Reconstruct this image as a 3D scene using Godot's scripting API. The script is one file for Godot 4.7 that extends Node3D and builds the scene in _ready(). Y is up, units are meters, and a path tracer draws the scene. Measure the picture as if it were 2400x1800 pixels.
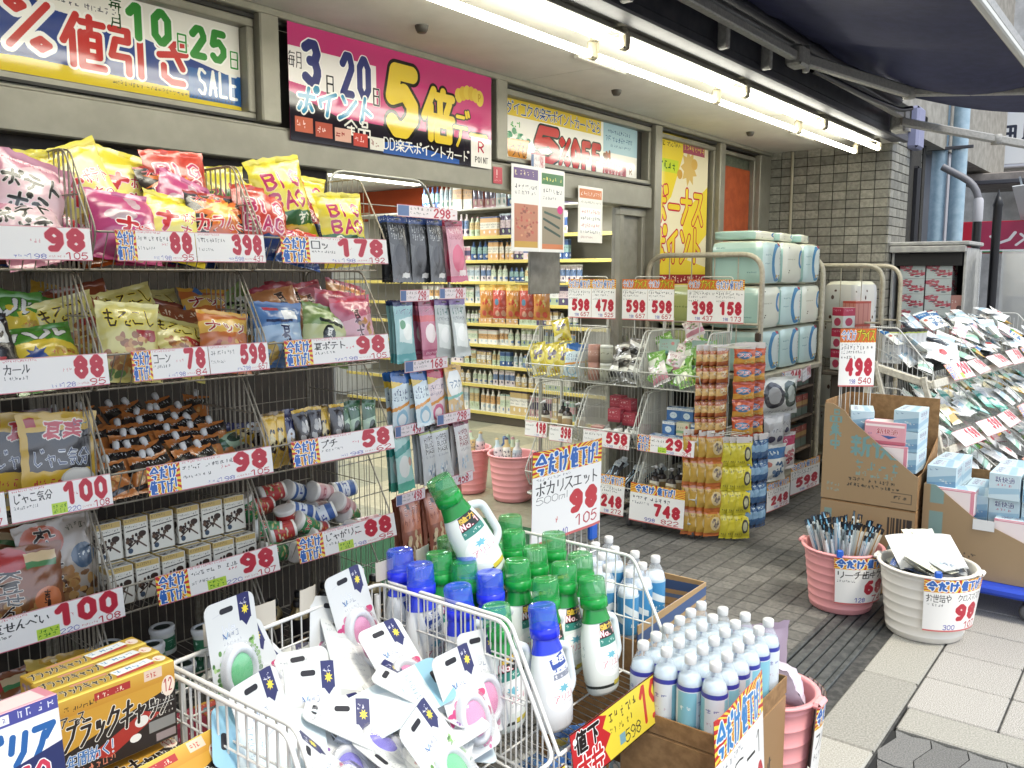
extends Node3D
# A drugstore front under an awning. x runs along the shop front, z out to the street, y up, in metres; the camera stands at x = z = 0.

const SIDE := 2048
const TUBE_LIGHT := 0.08
var rng := RandomNumberGenerator.new()
var taken := {}
var reg := []
var mats := {}
var meshes := {}
var sheets := {}
var arts := {}
var glyphs := {}


func _ready() -> void:
	rng.seed = 11
	view_and_light()
	draw_everything()
	build_ground()
	build_shop()
	build_interior()
	build_awning()
	build_lamps()
	build_far_side()
	build_snack_racks()
	build_mask_rack()
	build_entrance_racks()
	build_paper_cage()
	build_street_rack()
	build_cartons()
	build_wagons()
	finish_labels()


func view_and_light() -> void:
	var cam := Camera3D.new()
	cam.name = "camera"
	add_child(cam)
	var yaw := deg_to_rad(37.7)
	var pit := deg_to_rad(7.26)
	cam.position = Vector3(0, 1.58, 0)
	cam.look_at_from_position(cam.position, cam.position + Vector3(cos(yaw) * cos(pit), -sin(pit), -sin(yaw) * cos(pit)))
	cam.fov = 47.76
	cam.near = 0.05
	cam.far = 300.0
	cam.current = true
	var env := Environment.new()
	env.background_mode = Environment.BG_SKY
	var sky := Sky.new()
	var psm := ProceduralSkyMaterial.new()
	psm.sky_top_color = Color(0.72, 0.77, 0.84)
	psm.sky_horizon_color = Color(0.86, 0.87, 0.89)
	psm.ground_bottom_color = Color(0.42, 0.41, 0.4)
	psm.ground_horizon_color = Color(0.6, 0.6, 0.6)
	psm.sun_angle_max = 1.0
	sky.sky_material = psm
	env.sky = sky
	env.background_energy_multiplier = 1.0
	env.tonemap_mode = Environment.TONE_MAPPER_LINEAR
	env.tonemap_exposure = 3.0
	env.sdfgi_enabled = true
	env.ssao_enabled = true
	env.ssil_enabled = true
	var we := WorldEnvironment.new()
	we.name = "world_environment"
	we.environment = env
	add_child(we)
	var sun := DirectionalLight3D.new()
	sun.name = "sun"
	sun.light_energy = 0.4
	sun.light_angular_distance = 14.0
	sun.light_color = Color(1.0, 0.97, 0.92)
	sun.shadow_enabled = true
	add_child(sun)
	sun.look_at_from_position(Vector3(2, 9, 5.0), Vector3(3, 0, 0))


# ---------------------------------------------------------------- names, labels, nodes

func numbered(called: String) -> String:
	if not taken.has(called):
		taken[called] = 0
		return called
	taken[called] += 1
	return "%s_%03d" % [called, taken[called]]


func tag(o: Node3D, look: String, category: String, where := "", group := "") -> void:
	o.set_meta("category", category)
	reg.append([o, look, where, group])


func thing(called: String, look: String, category: String, at := Vector3.ZERO, turn := 0.0, where := "", group := "") -> Node3D:
	var o := Node3D.new()
	o.name = numbered(called)
	add_child(o)
	o.position = at
	o.rotation.y = turn
	tag(o, look, category, where, group)
	return o


func copy_of(o: Node3D, look: String, category: String, xf: Transform3D, where := "", group := "") -> Node3D:
	var c: Node3D = o.duplicate()
	var base: String = o.name
	var cut := base.length()
	if cut > 4 and base[cut - 4] == "_" and base.right(3).is_valid_int():
		base = base.left(cut - 4)
	c.name = numbered(base)
	add_child(c)
	c.transform = xf
	tag(c, look, category, where, group)
	return c


func part(called: String, mesh: Mesh, mat, parent: Node, at := Vector3.ZERO, rot := Vector3.ZERO) -> MeshInstance3D:
	var m := MeshInstance3D.new()
	m.name = called
	m.mesh = mesh
	dress(m, mat)
	parent.add_child(m, true)
	m.position = at
	m.rotation = rot
	return m


func dress(m: MeshInstance3D, mat) -> void:
	if mat is Array:
		for i in m.mesh.get_surface_count():
			m.set_surface_override_material(i, mat[mini(i, mat.size() - 1)])
	elif mat:
		m.material_override = mat


func one(called: String, mesh: Mesh, mat, look: String, category: String, xf: Transform3D, where := "", group := "") -> MeshInstance3D:
	var m := part(numbered(called), mesh, mat, self)
	m.transform = xf
	tag(m, look, category, where, group)
	return m


func struct(called: String, mesh: Mesh, mat, at := Vector3.ZERO) -> MeshInstance3D:
	var m := part(numbered(called), mesh, mat, self, at)
	m.set_meta("kind", "structure")
	return m


func ordinal(n: int) -> String:
	var ones := ["", "first", "second", "third", "fourth", "fifth", "sixth", "seventh", "eighth", "ninth", "tenth", "eleventh", "twelfth", "thirteenth", "fourteenth", "fifteenth", "sixteenth", "seventeenth", "eighteenth", "nineteenth"]
	var tens := ["", "", "twenty", "thirty", "forty", "fifty", "sixty", "seventy", "eighty", "ninety"]
	if n < 20:
		return ones[n]
	if n % 10 == 0:
		return tens[n / 10].trim_suffix("y") + "ieth"
	return tens[n / 10] + "-" + ones[n % 10]


func finish_labels() -> void:
	var kinds := {}
	for r in reg:
		var key: String = (r[1] + " " + r[2]).strip_edges()
		if not kinds.has(key):
			kinds[key] = []
		kinds[key].append(r)
	var yaw := deg_to_rad(37.7)
	for key in kinds:
		var list: Array = kinds[key]
		if list.size() == 1:
			list[0][0].set_meta("label", key)
			if key.split(" ").size() > 16:
				print(key)
			if list[0][3] != "":
				list[0][0].set_meta("group", list[0][3])
			continue
		var rank := []
		for r in list:
			var p: Vector3 = r[0].position
			var side := p.x * sin(yaw) + p.z * cos(yaw)
			var deep := p.x * cos(yaw) - p.z * sin(yaw)
			rank.append([side / maxf(deep, 0.2), r])
		rank.sort_custom(func(a, b): return a[0] < b[0])
		for i in rank.size():
			var r: Array = rank[i][1]
			var last: bool = i == rank.size() - 1
			var text := "leftmost" if i == 0 else ("rightmost" if last else ordinal(i + 1) + " from the left")
			r[0].set_meta("label", key + ", " + text)
			if (key + ", " + text).split(" ").size() > 16 and i == 1:
				print(key, " ", rank.size())
			r[0].set_meta("group", r[3] if r[3] != "" else (str(r[0].get_meta("category")) + " group " + r[2]).strip_edges())


# ---------------------------------------------------------------- mesh building

func begin() -> SurfaceTool:
	var s := SurfaceTool.new()
	s.begin(Mesh.PRIMITIVE_TRIANGLES)
	return s


func done(s: SurfaceTool, _smooth := false) -> ArrayMesh:
	s.generate_normals()
	return s.commit()


func vtx(s: SurfaceTool, p: Vector3, uv := Vector2.ZERO) -> void:
	s.set_uv(uv)
	s.add_vertex(p)


# a, b, c, d run anticlockwise seen from outside
func quad(s: SurfaceTool, a: Vector3, b: Vector3, c: Vector3, d: Vector3, ua := Vector2(0, 1), ub := Vector2(1, 1), uc := Vector2(1, 0), ud := Vector2(0, 0)) -> void:
	vtx(s, a, ua)
	vtx(s, c, uc)
	vtx(s, b, ub)
	vtx(s, a, ua)
	vtx(s, d, ud)
	vtx(s, c, uc)


func face_uv(ax: int, sg: float, p: Vector3, h: Vector3) -> Vector2:
	if ax == 2:
		return Vector2(0.5 + sg * p.x / (2.0 * h.x), 0.5 - p.y / (2.0 * h.y))
	if ax == 0:
		return Vector2(0.5 - sg * p.z / (2.0 * h.z), 0.5 - p.y / (2.0 * h.y))
	return Vector2(0.5 + p.x / (2.0 * h.x), 0.5 + sg * p.z / (2.0 * h.z))


# a box with chamfered edges; s is one SurfaceTool or three (front and back, sides, top and bottom)
func cbox(s, c: Vector3, size: Vector3, ch := 0.0, b := Basis.IDENTITY) -> void:
	for o in (s if s is Array else [s]):
		o.set_smooth_group(-1)
	var h := size * 0.5
	ch = minf(ch, minf(h.x, minf(h.y, h.z)) * 0.9)
	for ax in 3:
		var u := (ax + 1) % 3
		var v := (ax + 2) % 3
		var to: SurfaceTool = s[[1, 2, 0][ax]] if s is Array else s
		for sg in [1.0, -1.0]:
			var q := []
			for k in [[-1, -1], [1, -1], [1, 1], [-1, 1]]:
				var p := Vector3.ZERO
				p[ax] = sg * h[ax]
				p[u] = k[0] * (h[u] - ch)
				p[v] = k[1] * (h[v] - ch)
				q.append(p)
			if sg < 0:
				q.reverse()
			quad(to, c + b * q[0], c + b * q[1], c + b * q[2], c + b * q[3], face_uv(ax, sg, q[0], h), face_uv(ax, sg, q[1], h), face_uv(ax, sg, q[2], h), face_uv(ax, sg, q[3], h))
	if ch <= 0.0:
		return
	for ax in 3:
		var bx := (ax + 1) % 3
		var w := (ax + 2) % 3
		var to: SurfaceTool = s[[1, 2, 0][ax]] if s is Array else s
		for sa in [1.0, -1.0]:
			for sb in [1.0, -1.0]:
				var q := []
				for k in [[0, -1], [1, -1], [1, 1], [0, 1]]:
					var p := Vector3.ZERO
					p[ax] = sa * (h[ax] - (ch if k[0] else 0.0))
					p[bx] = sb * (h[bx] - (0.0 if k[0] else ch))
					p[w] = k[1] * (h[w] - ch)
					q.append(p)
				if sa * sb < 0:
					q.reverse()
				quad(to, c + b * q[0], c + b * q[1], c + b * q[2], c + b * q[3], face_uv(ax, sa, q[0], h), face_uv(ax, sa, q[1], h), face_uv(ax, sa, q[2], h), face_uv(ax, sa, q[3], h))


func box_mesh(size: Vector3, ch := 0.0015) -> ArrayMesh:
	var key := "box%v%f" % [size, ch]
	if not meshes.has(key):
		var s := begin()
		cbox(s, Vector3.ZERO, size, ch)
		meshes[key] = done(s)
	return meshes[key]


# three surfaces: front and back, sides, top and bottom
func pack_mesh(size: Vector3, ch := 0.0012) -> ArrayMesh:
	var key := "pack%v" % size
	if not meshes.has(key):
		var s := [begin(), begin(), begin()]
		cbox(s, Vector3(0, size.y * 0.5, 0), size, ch)
		var m := ArrayMesh.new()
		for k in 3:
			s[k].generate_normals()
			s[k].commit(m)
		meshes[key] = m
	return meshes[key]


func wire(s: SurfaceTool, pts: Array, r := 0.0015, n := 5, flat_end := false) -> void:
	s.set_smooth_group(0)
	var rings := []
	var side := Vector3.ZERO
	for i in pts.size():
		var d: Vector3
		if i == 0:
			d = pts[1] - pts[0]
		elif i == pts.size() - 1:
			d = pts[i] - pts[i - 1]
		else:
			d = (pts[i + 1] - pts[i]).normalized() + (pts[i] - pts[i - 1]).normalized()
		d = d.normalized()
		if i == 0:
			side = d.cross(Vector3.UP if absf(d.y) < 0.9 else Vector3.RIGHT).normalized()
		else:
			side = (side - d * side.dot(d)).normalized()
		var other := d.cross(side)
		var ring := []
		for k in n:
			var a := TAU * k / n
			ring.append(pts[i] + (side * cos(a) + other * sin(a)) * r)
		rings.append(ring)
	for i in pts.size() - 1:
		for k in n:
			var l := (k + 1) % n
			quad(s, rings[i][k], rings[i][l], rings[i + 1][l], rings[i + 1][k])
	if flat_end:
		for k in range(1, n - 1):
			vtx(s, rings[0][0])
			vtx(s, rings[0][k])
			vtx(s, rings[0][k + 1])
			vtx(s, rings[-1][0])
			vtx(s, rings[-1][k + 1])
			vtx(s, rings[-1][k])


# rounds the corners of a path
func bent(pts: Array, r: float, n := 5) -> Array:
	var out := [pts[0]]
	for i in range(1, pts.size() - 1):
		var a: Vector3 = (pts[i - 1] - pts[i])
		var b: Vector3 = (pts[i + 1] - pts[i])
		var c := minf(r, minf(a.length(), b.length()) * 0.45)
		var p: Vector3 = pts[i] + a.normalized() * c
		var q: Vector3 = pts[i] + b.normalized() * c
		for k in n + 1:
			var t := float(k) / n
			out.append(p.lerp(pts[i], t).lerp(Vector3(pts[i]).lerp(q, t), t))
	out.append(pts[-1])
	return out


# prof: Vector2(radius, height) from the bottom up; sx and sz squash the section
func lathe(s: SurfaceTool, prof: Array, n := 16, sx := 1.0, sz := 1.0, c := Vector3.ZERO, b := Basis.IDENTITY) -> void:
	s.set_smooth_group(0)
	var lo: float = prof[0].y
	var hi: float = prof[-1].y
	for i in prof.size() - 1:
		for k in n:
			var q := []
			var w := []
			for e in [[k, i], [k + 1, i], [k + 1, i + 1], [k, i + 1]]:
				var a: float = TAU * e[0] / n
				var p: Vector2 = prof[e[1]]
				q.append(c + b * Vector3(sin(a) * p.x * sx, p.y, cos(a) * p.x * sz))
				w.append(Vector2(fposmod(float(e[0]) / n + 0.5, 1.0001), 1.0 - (p.y - lo) / maxf(hi - lo, 0.0001)))
			if absf(w[0].x - w[1].x) > 0.5:
				w[1].x += 1.0
				w[2].x += 1.0
				if w[1].x > 1.01:
					for x in 4:
						w[x].x -= 1.0
				if w[0].x > 0.99:
					w[0].x = 0.0
					w[3].x = 0.0
			quad(s, q[0], q[1], q[2], q[3], w[0], w[1], w[2], w[3])


func lathe_mesh(key: String, prof: Array, n := 16, sx := 1.0, sz := 1.0) -> ArrayMesh:
	if not meshes.has(key):
		var s := begin()
		lathe(s, prof, n, sx, sz)
		s.index()
		s.generate_normals()
		meshes[key] = s.commit()
	return meshes[key]


# a flat outline with thickness, centred on z = 0
func prism(s: SurfaceTool, pts: PackedVector2Array, depth: float, lo := Vector2.ZERO, hi := Vector2.ZERO) -> void:
	s.set_smooth_group(-1)
	if Geometry2D.is_polygon_clockwise(pts):
		pts = pts.duplicate()
		pts.reverse()
	if lo == hi:
		lo = pts[0]
		hi = pts[0]
		for p in pts:
			lo = lo.min(p)
			hi = hi.max(p)
	var tri := Geometry2D.triangulate_polygon(pts)
	var d := depth * 0.5
	for i in range(0, tri.size(), 3):
		var a := pts[tri[i]]
		var b := pts[tri[i + 1]]
		var c := pts[tri[i + 2]]
		if (b - a).cross(c - a) < 0:
			var t := b
			b = c
			c = t
		for p in [a, c, b]:
			vtx(s, Vector3(p.x, p.y, d), Vector2((p.x - lo.x) / (hi.x - lo.x), 1.0 - (p.y - lo.y) / (hi.y - lo.y)))
		for p in [a, b, c]:
			vtx(s, Vector3(p.x, p.y, -d), Vector2((p.x - lo.x) / (hi.x - lo.x), 1.0 - (p.y - lo.y) / (hi.y - lo.y)))
	for i in pts.size():
		var a := pts[i]
		var b := pts[(i + 1) % pts.size()]
		var ua := Vector2(clampf((a.x - lo.x) / (hi.x - lo.x), 0.01, 0.99), clampf(1.0 - (a.y - lo.y) / (hi.y - lo.y), 0.01, 0.99))
		quad(s, Vector3(a.x, a.y, d), Vector3(a.x, a.y, -d), Vector3(b.x, b.y, -d), Vector3(b.x, b.y, d), ua, ua, ua, ua)


func rounded(w: float, h: float, r: float, n := 4) -> PackedVector2Array:
	var out := PackedVector2Array()
	for k in [[w - r, h - r, 0.0], [-w + r, h - r, 0.25], [-w + r, -h + r, 0.5], [w - r, -h + r, 0.75]]:
		for i in n + 1:
			var a: float = TAU * (k[2] + 0.25 * i / n)
			out.append(Vector2(k[0] + cos(a) * r, k[1] + sin(a) * r))
	return out


# a filled bag of film, one unit wide, high and thick, standing on y = 0, with crimped ends and creases
func bag_mesh(kind: int) -> ArrayMesh:
	var key := "bag%d" % kind
	if meshes.has(key):
		return meshes[key]
	var noise := FastNoiseLite.new()
	noise.seed = kind * 7 + 3
	noise.frequency = 2.6
	noise.fractal_octaves = 2
	var nu := 12
	var nv := 16
	var s := begin()
	for face in [1.0, -1.0]:
		var grid := []
		for j in nv + 1:
			var row := []
			for i in nu + 1:
				var u := float(i) / nu
				var v := float(j) / nv
				var e := clampf((v - 0.07) / 0.86, 0.0, 1.0)
				var full := pow(sin(PI * u), 0.55) * pow(sin(PI * e), 0.6)
				var pinch := 1.0 - 0.10 * pow(sin(PI * v), 0.8) - 0.015 * sin(v * 40.0 + kind)
				var edge := 1.0 - full
				var crease: float = noise.get_noise_3d(u * 1.2, v * 1.5, face * 5.0) * 0.16 + absf(noise.get_noise_3d(u * 2.7 + 9.0, v * 2.2, face)) * -0.16
				var rib := sin(u * 46.0) * 0.012 * (1.0 if e <= 0.0 or e >= 1.0 else 0.0)
				var z: float = face * (0.5 * full * (1.0 + crease * 1.5)) + crease * 0.25 * edge + rib
				var lean := 0.12 * noise.get_noise_2d(u * 2.0 + 40.0, float(kind)) * smoothstep(0.75, 1.0, v) + 0.05 * sin(u * 7.0 + kind) * smoothstep(0.85, 1.0, v)
				var cx := (u - 0.5) * pinch
				row.append([Vector3(cx, v + 0.02 * noise.get_noise_2d(u * 3.0, v * 3.0), z + lean), Vector2(u, 1.0 - v)])
			grid.append(row)
		for j in nv:
			for i in nu:
				var a: Array = grid[j][i]
				var b: Array = grid[j][i + 1]
				var c: Array = grid[j + 1][i + 1]
				var d: Array = grid[j + 1][i]
				if face > 0:
					quad(s, a[0], b[0], c[0], d[0], a[1], b[1], c[1], d[1])
				else:
					quad(s, b[0], a[0], d[0], c[0], b[1], a[1], d[1], c[1])
	s.index()
	s.generate_normals()
	meshes[key] = s.commit()
	return meshes[key]


# a sheet of card or paper, one unit wide and high, bowed, 1 unit = its size
func sheet_mesh(w: float, h: float, bow: float, key := "") -> ArrayMesh:
	var id := "sheet%f_%f_%f%s" % [w, h, bow, key]
	if meshes.has(id):
		return meshes[id]
	var s := begin()
	var n := 8
	var t := 0.0006
	for i in n:
		var q := []
		for k in [i, i + 1]:
			var u := float(k) / n
			q.append([Vector3((u - 0.5) * w, 0, bow * (1.0 - pow(2.0 * u - 1.0, 2.0)) + bow * 0.35 * sin(u * 9.0)), u])
		var a: Vector3 = q[0][0]
		var b: Vector3 = q[1][0]
		var up := Vector3(0, h * 0.5, 0)
		var th := Vector3(0, 0, t)
		var ua: float = q[0][1]
		var ub: float = q[1][1]
		s.set_smooth_group(1)
		quad(s, a - up + th, b - up + th, b + up + th, a + up + th, Vector2(ua, 1), Vector2(ub, 1), Vector2(ub, 0), Vector2(ua, 0))
		s.set_smooth_group(-1)
		quad(s, b - up - th, a - up - th, a + up - th, b + up - th, Vector2(0.02, 0.02), Vector2(0.03, 0.02), Vector2(0.03, 0.03), Vector2(0.02, 0.03))
		quad(s, a + up + th, b + up + th, b + up - th, a + up - th, Vector2(0.02, 0.02), Vector2(0.03, 0.02), Vector2(0.03, 0.03), Vector2(0.02, 0.03))
		quad(s, b - up + th, a - up + th, a - up - th, b - up - th, Vector2(0.02, 0.02), Vector2(0.03, 0.02), Vector2(0.03, 0.03), Vector2(0.02, 0.03))
	meshes[id] = done(s)
	return meshes[id]


# ---------------------------------------------------------------- plain materials

func plain(key: String, c: Color, rough := 0.6, metal := 0.0) -> StandardMaterial3D:
	if not mats.has(key):
		var m := StandardMaterial3D.new()
		m.resource_name = key
		m.albedo_color = c
		m.roughness = rough
		m.metallic = metal
		mats[key] = m
	return mats[key]


func grain(key: String, a: Color, b: Color, scale: float, rough := 0.8, freq := 0.02, bump := 0.0, octaves := 5) -> StandardMaterial3D:
	if mats.has(key):
		return mats[key]
	var m := plain(key, Color.WHITE, rough)
	var n := FastNoiseLite.new()
	n.seed = hash(key) % 1000
	n.frequency = freq
	n.fractal_octaves = octaves
	n.fractal_gain = 0.62
	var ramp := Gradient.new()
	ramp.offsets = PackedFloat32Array([0.25, 0.75])
	ramp.colors = PackedColorArray([a, b])
	var t := NoiseTexture2D.new()
	t.width = 512
	t.height = 512
	t.seamless = true
	t.noise = n
	t.color_ramp = ramp
	m.albedo_texture = t
	m.uv1_triplanar = true
	m.uv1_world_triplanar = true
	m.uv1_scale = Vector3.ONE * scale
	if bump > 0.0:
		var t2 := NoiseTexture2D.new()
		t2.width = 512
		t2.height = 512
		t2.seamless = true
		t2.noise = n
		m.heightmap_enabled = true
		m.heightmap_texture = t2
		m.heightmap_scale = bump
	return m


func glass(key: String, c: Color, alpha: float, rough := 0.03) -> StandardMaterial3D:
	var m := plain(key, Color(c.r, c.g, c.b, alpha), rough)
	m.transparency = BaseMaterial3D.TRANSPARENCY_ALPHA
	return m


# ---------------------------------------------------------------- lettering: every sign is a set of strokes on a 10 x 10 grid

const STROKES := {
	"0": "200207293957523020", "1": "022030 3039", "2": "02204052530959", "3": "012040524424 445657492908", "4": "400656 4049", "5": "501004335557391908", "6": "4020030729395756342406", "7": "0050 5029", "8": "200203243453523020 2406072939575634", "9": "5435250302203052563919",
	"%": "1001122110 4738495847 5009", "Y": "002450 2429", "!": "1016 1919", ".": "0919", "-": "0555", ">": "014408", "<": "410448", "/": "5009", "^": "002540", "~": "0555",
	"A": "0930 3059 1656", "B": "0009 0030515334 0434565739 0939", "C": "5230200207293957", "D": "0009 00305257 573909", "E": "5000 0009 0959 0444", "F": "5000 0009 0444", "G": "52302002072939575535", "H": "0009 5059 0555", "I": "1019", "K": "0009 5005 1459", "L": "0009 0959", "M": "09003550 5059", "N": "09005950", "O": "2003062939565320", "P": "09003052533505", "R": "09003052533505 2559", "S": "51301002144557492908", "T": "0050 2029", "U": "000729395750", "W": "0019345960", "X": "0059 5009", "Z": "00500959", "m": "0409 04244429 4454595 9", "l": "1019", "a": "142444495 9 4616082949", "e": "055554341406072949", "i": "1419 1111", "n": "0409 0424445 5 5559", "s": "542414152555563909 ", "w": "0419344954", "o": "240507294956442 4",
	"ホ": "0393 505849 2618 7698", "イ": "810416 5359", "ン": "1133 195792", "ト": "3039 3486", "テ": "2171 0494 544729", "ー": "0595", "タ": "3005 22726629 2456", "コ": "1181 8189 8919", "ク": "3005 22827529", "の": "523817144171948759", "カ": "03837958 404419", "な": "0252 3016 7193 747859385799", "ら": "3061 222654867839", "い": "12173947 8396", "つ": "0452948749", "て": "1181545789", "も": "4036497987 1262 1565", "ス": "11815509 5599", "ナ": "0393 505519", "リ": "2125 818659", "エ": "1282 5258 0898", "ッ": "2335 4355 847749", "サ": "0393 2026 707649", "ア": "019164 534629", "ハ": "3218 6298", "フ": "11817529", "キ": "1382 0695 4069", "ャ": "158466 3359", "メ": "805509 2388", "ル": "313509 616895", "ロ": "1282 8288 8818 1812", "マ": "129257 3569", "チ": "7022 0494 515629", "ラ": "2171 13837639", "シ": "1123 0436 197692",
	"今": "5004 5094 3464 276759", "た": "0252 3019 5474 565899", "け": "1119 3393 707659", "値": "3005 2329 4191 6063 5383 8387 8757 5753 5585 4349 4999", "下": "0191 5159 5376", "引": "0141 4143 4313 1306 0646 46492 9 7079", "き": "1281 1483 3076 26284979", "日": "2080 8089 8929 2920 2484", "月": "202619 2080 808969 2383 2686", "毎": "3012 2191 231878 238379 0595 5358", "倍": "3005 2329 6061 4191 5254 8274 3595 4686 8689 8949 4946", "全": "5004 5094 2575 2777 5459 1989", "品": "3070 7073 7333 3330 0545 4549 4909 0905 5595 9599 9959 5955", "楽": "5041 3171 7174 7434 3431 0112 0413 9182 9483 0696 5459 5609 5699", "天": "1181 0494 515409 5499", "新": "2021 0141 1213 3233 0343 0646 2329 2608 2648 80616659 6494 8489", "快": "2029 0314 4324 528285 4595 606549 6699", "適": "1022 052527 0999 6061 4191 4393 4349 9398 5585 6467 5757", "お": "0262 3038 3819 1654 85885 9 7193", "世": "0393 202999 5056 808656", "話": "2021 0242 1434 1636 1838 8151 4494 7174 5696 9699 9959 5956", "や": "045282947656 2159 5061", "歯": "5053 5181 2123 0494 151999 9995 5558 2565", "中": "1383 8386 8616 1613 5059", "ケ": "3004 2393 636639", "夏": "0191 2272 7276 7626 2622 2474 3608 2868 6829 3789", "大": "0393 505409 5499", "豆": "1181 2373 7375 7525 2523 2728 7768 0999", "せ": "0494 717656 31385989", "ん": "500935555879 96", "へ": "063397", "丸": "13737898 404409 2547", "気": "3003 2181 2373 15757899 2749 5629", "分": "4004 6094 25756948 4519", "し": "20274987", "ゃ": "15548486 57 3359", "か": "03535749 3019 7295", "り": "2126 708559", "こ": "2171 162888", "く": "702479", "年": "3004 2181 2474 2427 0797 5159", "間": "0009 0040 4043 4303 9099 9050 5053 5393 3464 6469 6939 3934 3767", "効": "2021 0242 1304 3344 1349 3309 549498 79 705539", "松": "0343 2029 2307 2446 6153 7194 735898 8799", "田": "1181 8189 8919 1911 5159 1585", "医": "9010 1019 1999 4133 3272 2585 525409 5588", "円": "1189 1119 1181 8189 5155 1585", "る": "2171 710578 2858 88987969", "す": "0292 505439 3635", "p": "0419 042444555628 0828", "ろ": "217105 4857 8796 8949", "強": "0131 3133 3303 0306 0636 3639 7152 5293 4484 8487 8747 4744 6069 0999", "実": "5051 0291 1383 1585 0797 5257 5709 5799", "油": "1022 0424 1929 4282 8289 8949 4942 4585 6069", "集": "3014 2272 2474 2676 2226 4246 0797 5059 5609 5699", "部": "3031 0151 1223 4233 0454 1646 4649 4919 1916 6069 6093 9365 6598 9868", "屋": "1191 9193 9313 1109 2585 3567 0999 5659", "醤": "0292 5054 1585 1589 8919 1787", "力": "0393 8389 8969 404419", "ツ": "1224 4254 827639", "特": "2029 0353 0656 7073 5393 4696 7679", "っ": "25447487 7859", "ム": "4008 0889 6699", "ソ": "1133 816639", "ミ": "2272 2474 1879",
}
const VOICED := {"ポ": "ホ°", "ボ": "ホ\"", "デ": "テ\"", "ド": "ト\"", "ダ": "タ\"", "グ": "ク\"", "バ": "ハ\"", "ブ": "フ\"", "プ": "フ°", "だ": "た\"", "げ": "け\"", "で": "て\"", "べ": "へ\"", "じ": "し\"", "が": "か\""}


func glyph(ch: String) -> Array:
	if glyphs.has(ch):
		return glyphs[ch]
	var out := []
	var base := ch
	var mark := ""
	if VOICED.has(ch):
		base = VOICED[ch][0]
		mark = VOICED[ch][1]
	var text: String = STROKES.get(base, "0090 9099 9909 0900")
	for run in text.split(" ", false):
		var st := PackedVector2Array()
		for i in range(0, run.length() - 1, 2):
			st.append(Vector2(int(run[i]), int(run[i + 1])) / 9.0)
		if st.size() == 1:
			st.append(st[0])
		if st.size() == 0:
			continue
		if mark != "":
			for i in st.size():
				st[i] = Vector2(st[i].x * 0.86, st[i].y * 0.94 + 0.06)
		out.append(st)
	if mark == "\"":
		out.append(PackedVector2Array([Vector2(0.8, 0.0), Vector2(0.86, 0.14)]))
		out.append(PackedVector2Array([Vector2(0.96, -0.02), Vector2(1.02, 0.1)]))
	elif mark == "°":
		var ring := PackedVector2Array()
		for k in 7:
			ring.append(Vector2(0.93, 0.06) + Vector2(0.1, 0).rotated(TAU * k / 6))
		out.append(ring)
	glyphs[ch] = out
	return out


func span(im: Image, clip: Rect2i, y: int, xa: float, xb: float, col: Color) -> void:
	var a := maxi(int(round(xa)), clip.position.x)
	var b := mini(int(round(xb)), clip.end.x)
	if b > a and y >= clip.position.y and y < clip.end.y:
		im.fill_rect(Rect2i(a, y, b - a, 1), col)


func capsule(im: Image, clip: Rect2i, p: Vector2, q: Vector2, r: float, col: Color) -> void:
	var ya := maxi(int(floor(minf(p.y, q.y) - r)), clip.position.y)
	var yb := mini(int(ceil(maxf(p.y, q.y) + r)), clip.end.y - 1)
	var d := q - p
	var n := Vector2.ZERO
	if d.length() > 0.01:
		n = d.normalized().orthogonal() * r
	var e := [p + n, q + n, q - n, p - n, p + n]
	for y in range(ya, yb + 1):
		var yc := y + 0.5
		var lo := 1e9
		var hi := -1e9
		for o in [p, q]:
			var dy: float = yc - o.y
			if absf(dy) < r:
				var h := sqrt(r * r - dy * dy)
				lo = minf(lo, o.x - h)
				hi = maxf(hi, o.x + h)
		for k in 4:
			var a: Vector2 = e[k]
			var b: Vector2 = e[k + 1]
			if (a.y <= yc) != (b.y <= yc):
				var x := a.x + (b.x - a.x) * (yc - a.y) / (b.y - a.y)
				lo = minf(lo, x)
				hi = maxf(hi, x)
		if hi > lo:
			span(im, clip, y, lo, hi, col)


func polygon(im: Image, clip: Rect2i, pts: Array, col: Color) -> void:
	var lo := 1e9
	var hi := -1e9
	for p in pts:
		lo = minf(lo, p.y)
		hi = maxf(hi, p.y)
	for y in range(maxi(int(lo), clip.position.y), mini(int(hi) + 1, clip.end.y)):
		var yc := y + 0.5
		var xs := []
		for k in pts.size():
			var a: Vector2 = pts[k]
			var b: Vector2 = pts[(k + 1) % pts.size()]
			if (a.y <= yc) != (b.y <= yc):
				xs.append(a.x + (b.x - a.x) * (yc - a.y) / (b.y - a.y))
		xs.sort()
		for k in range(0, xs.size() - 1, 2):
			span(im, clip, y, xs[k], xs[k + 1], col)


func oval(im: Image, clip: Rect2i, c: Vector2, r: Vector2, col: Color) -> void:
	for y in range(maxi(int(c.y - r.y), clip.position.y), mini(int(c.y + r.y) + 1, clip.end.y)):
		var t := (y + 0.5 - c.y) / r.y
		if absf(t) < 1.0:
			var h := r.x * sqrt(1.0 - t * t)
			span(im, clip, y, c.x - h, c.x + h, col)


func is_narrow(ch: String) -> bool:
	return ch.unicode_at(0) < 128


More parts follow.
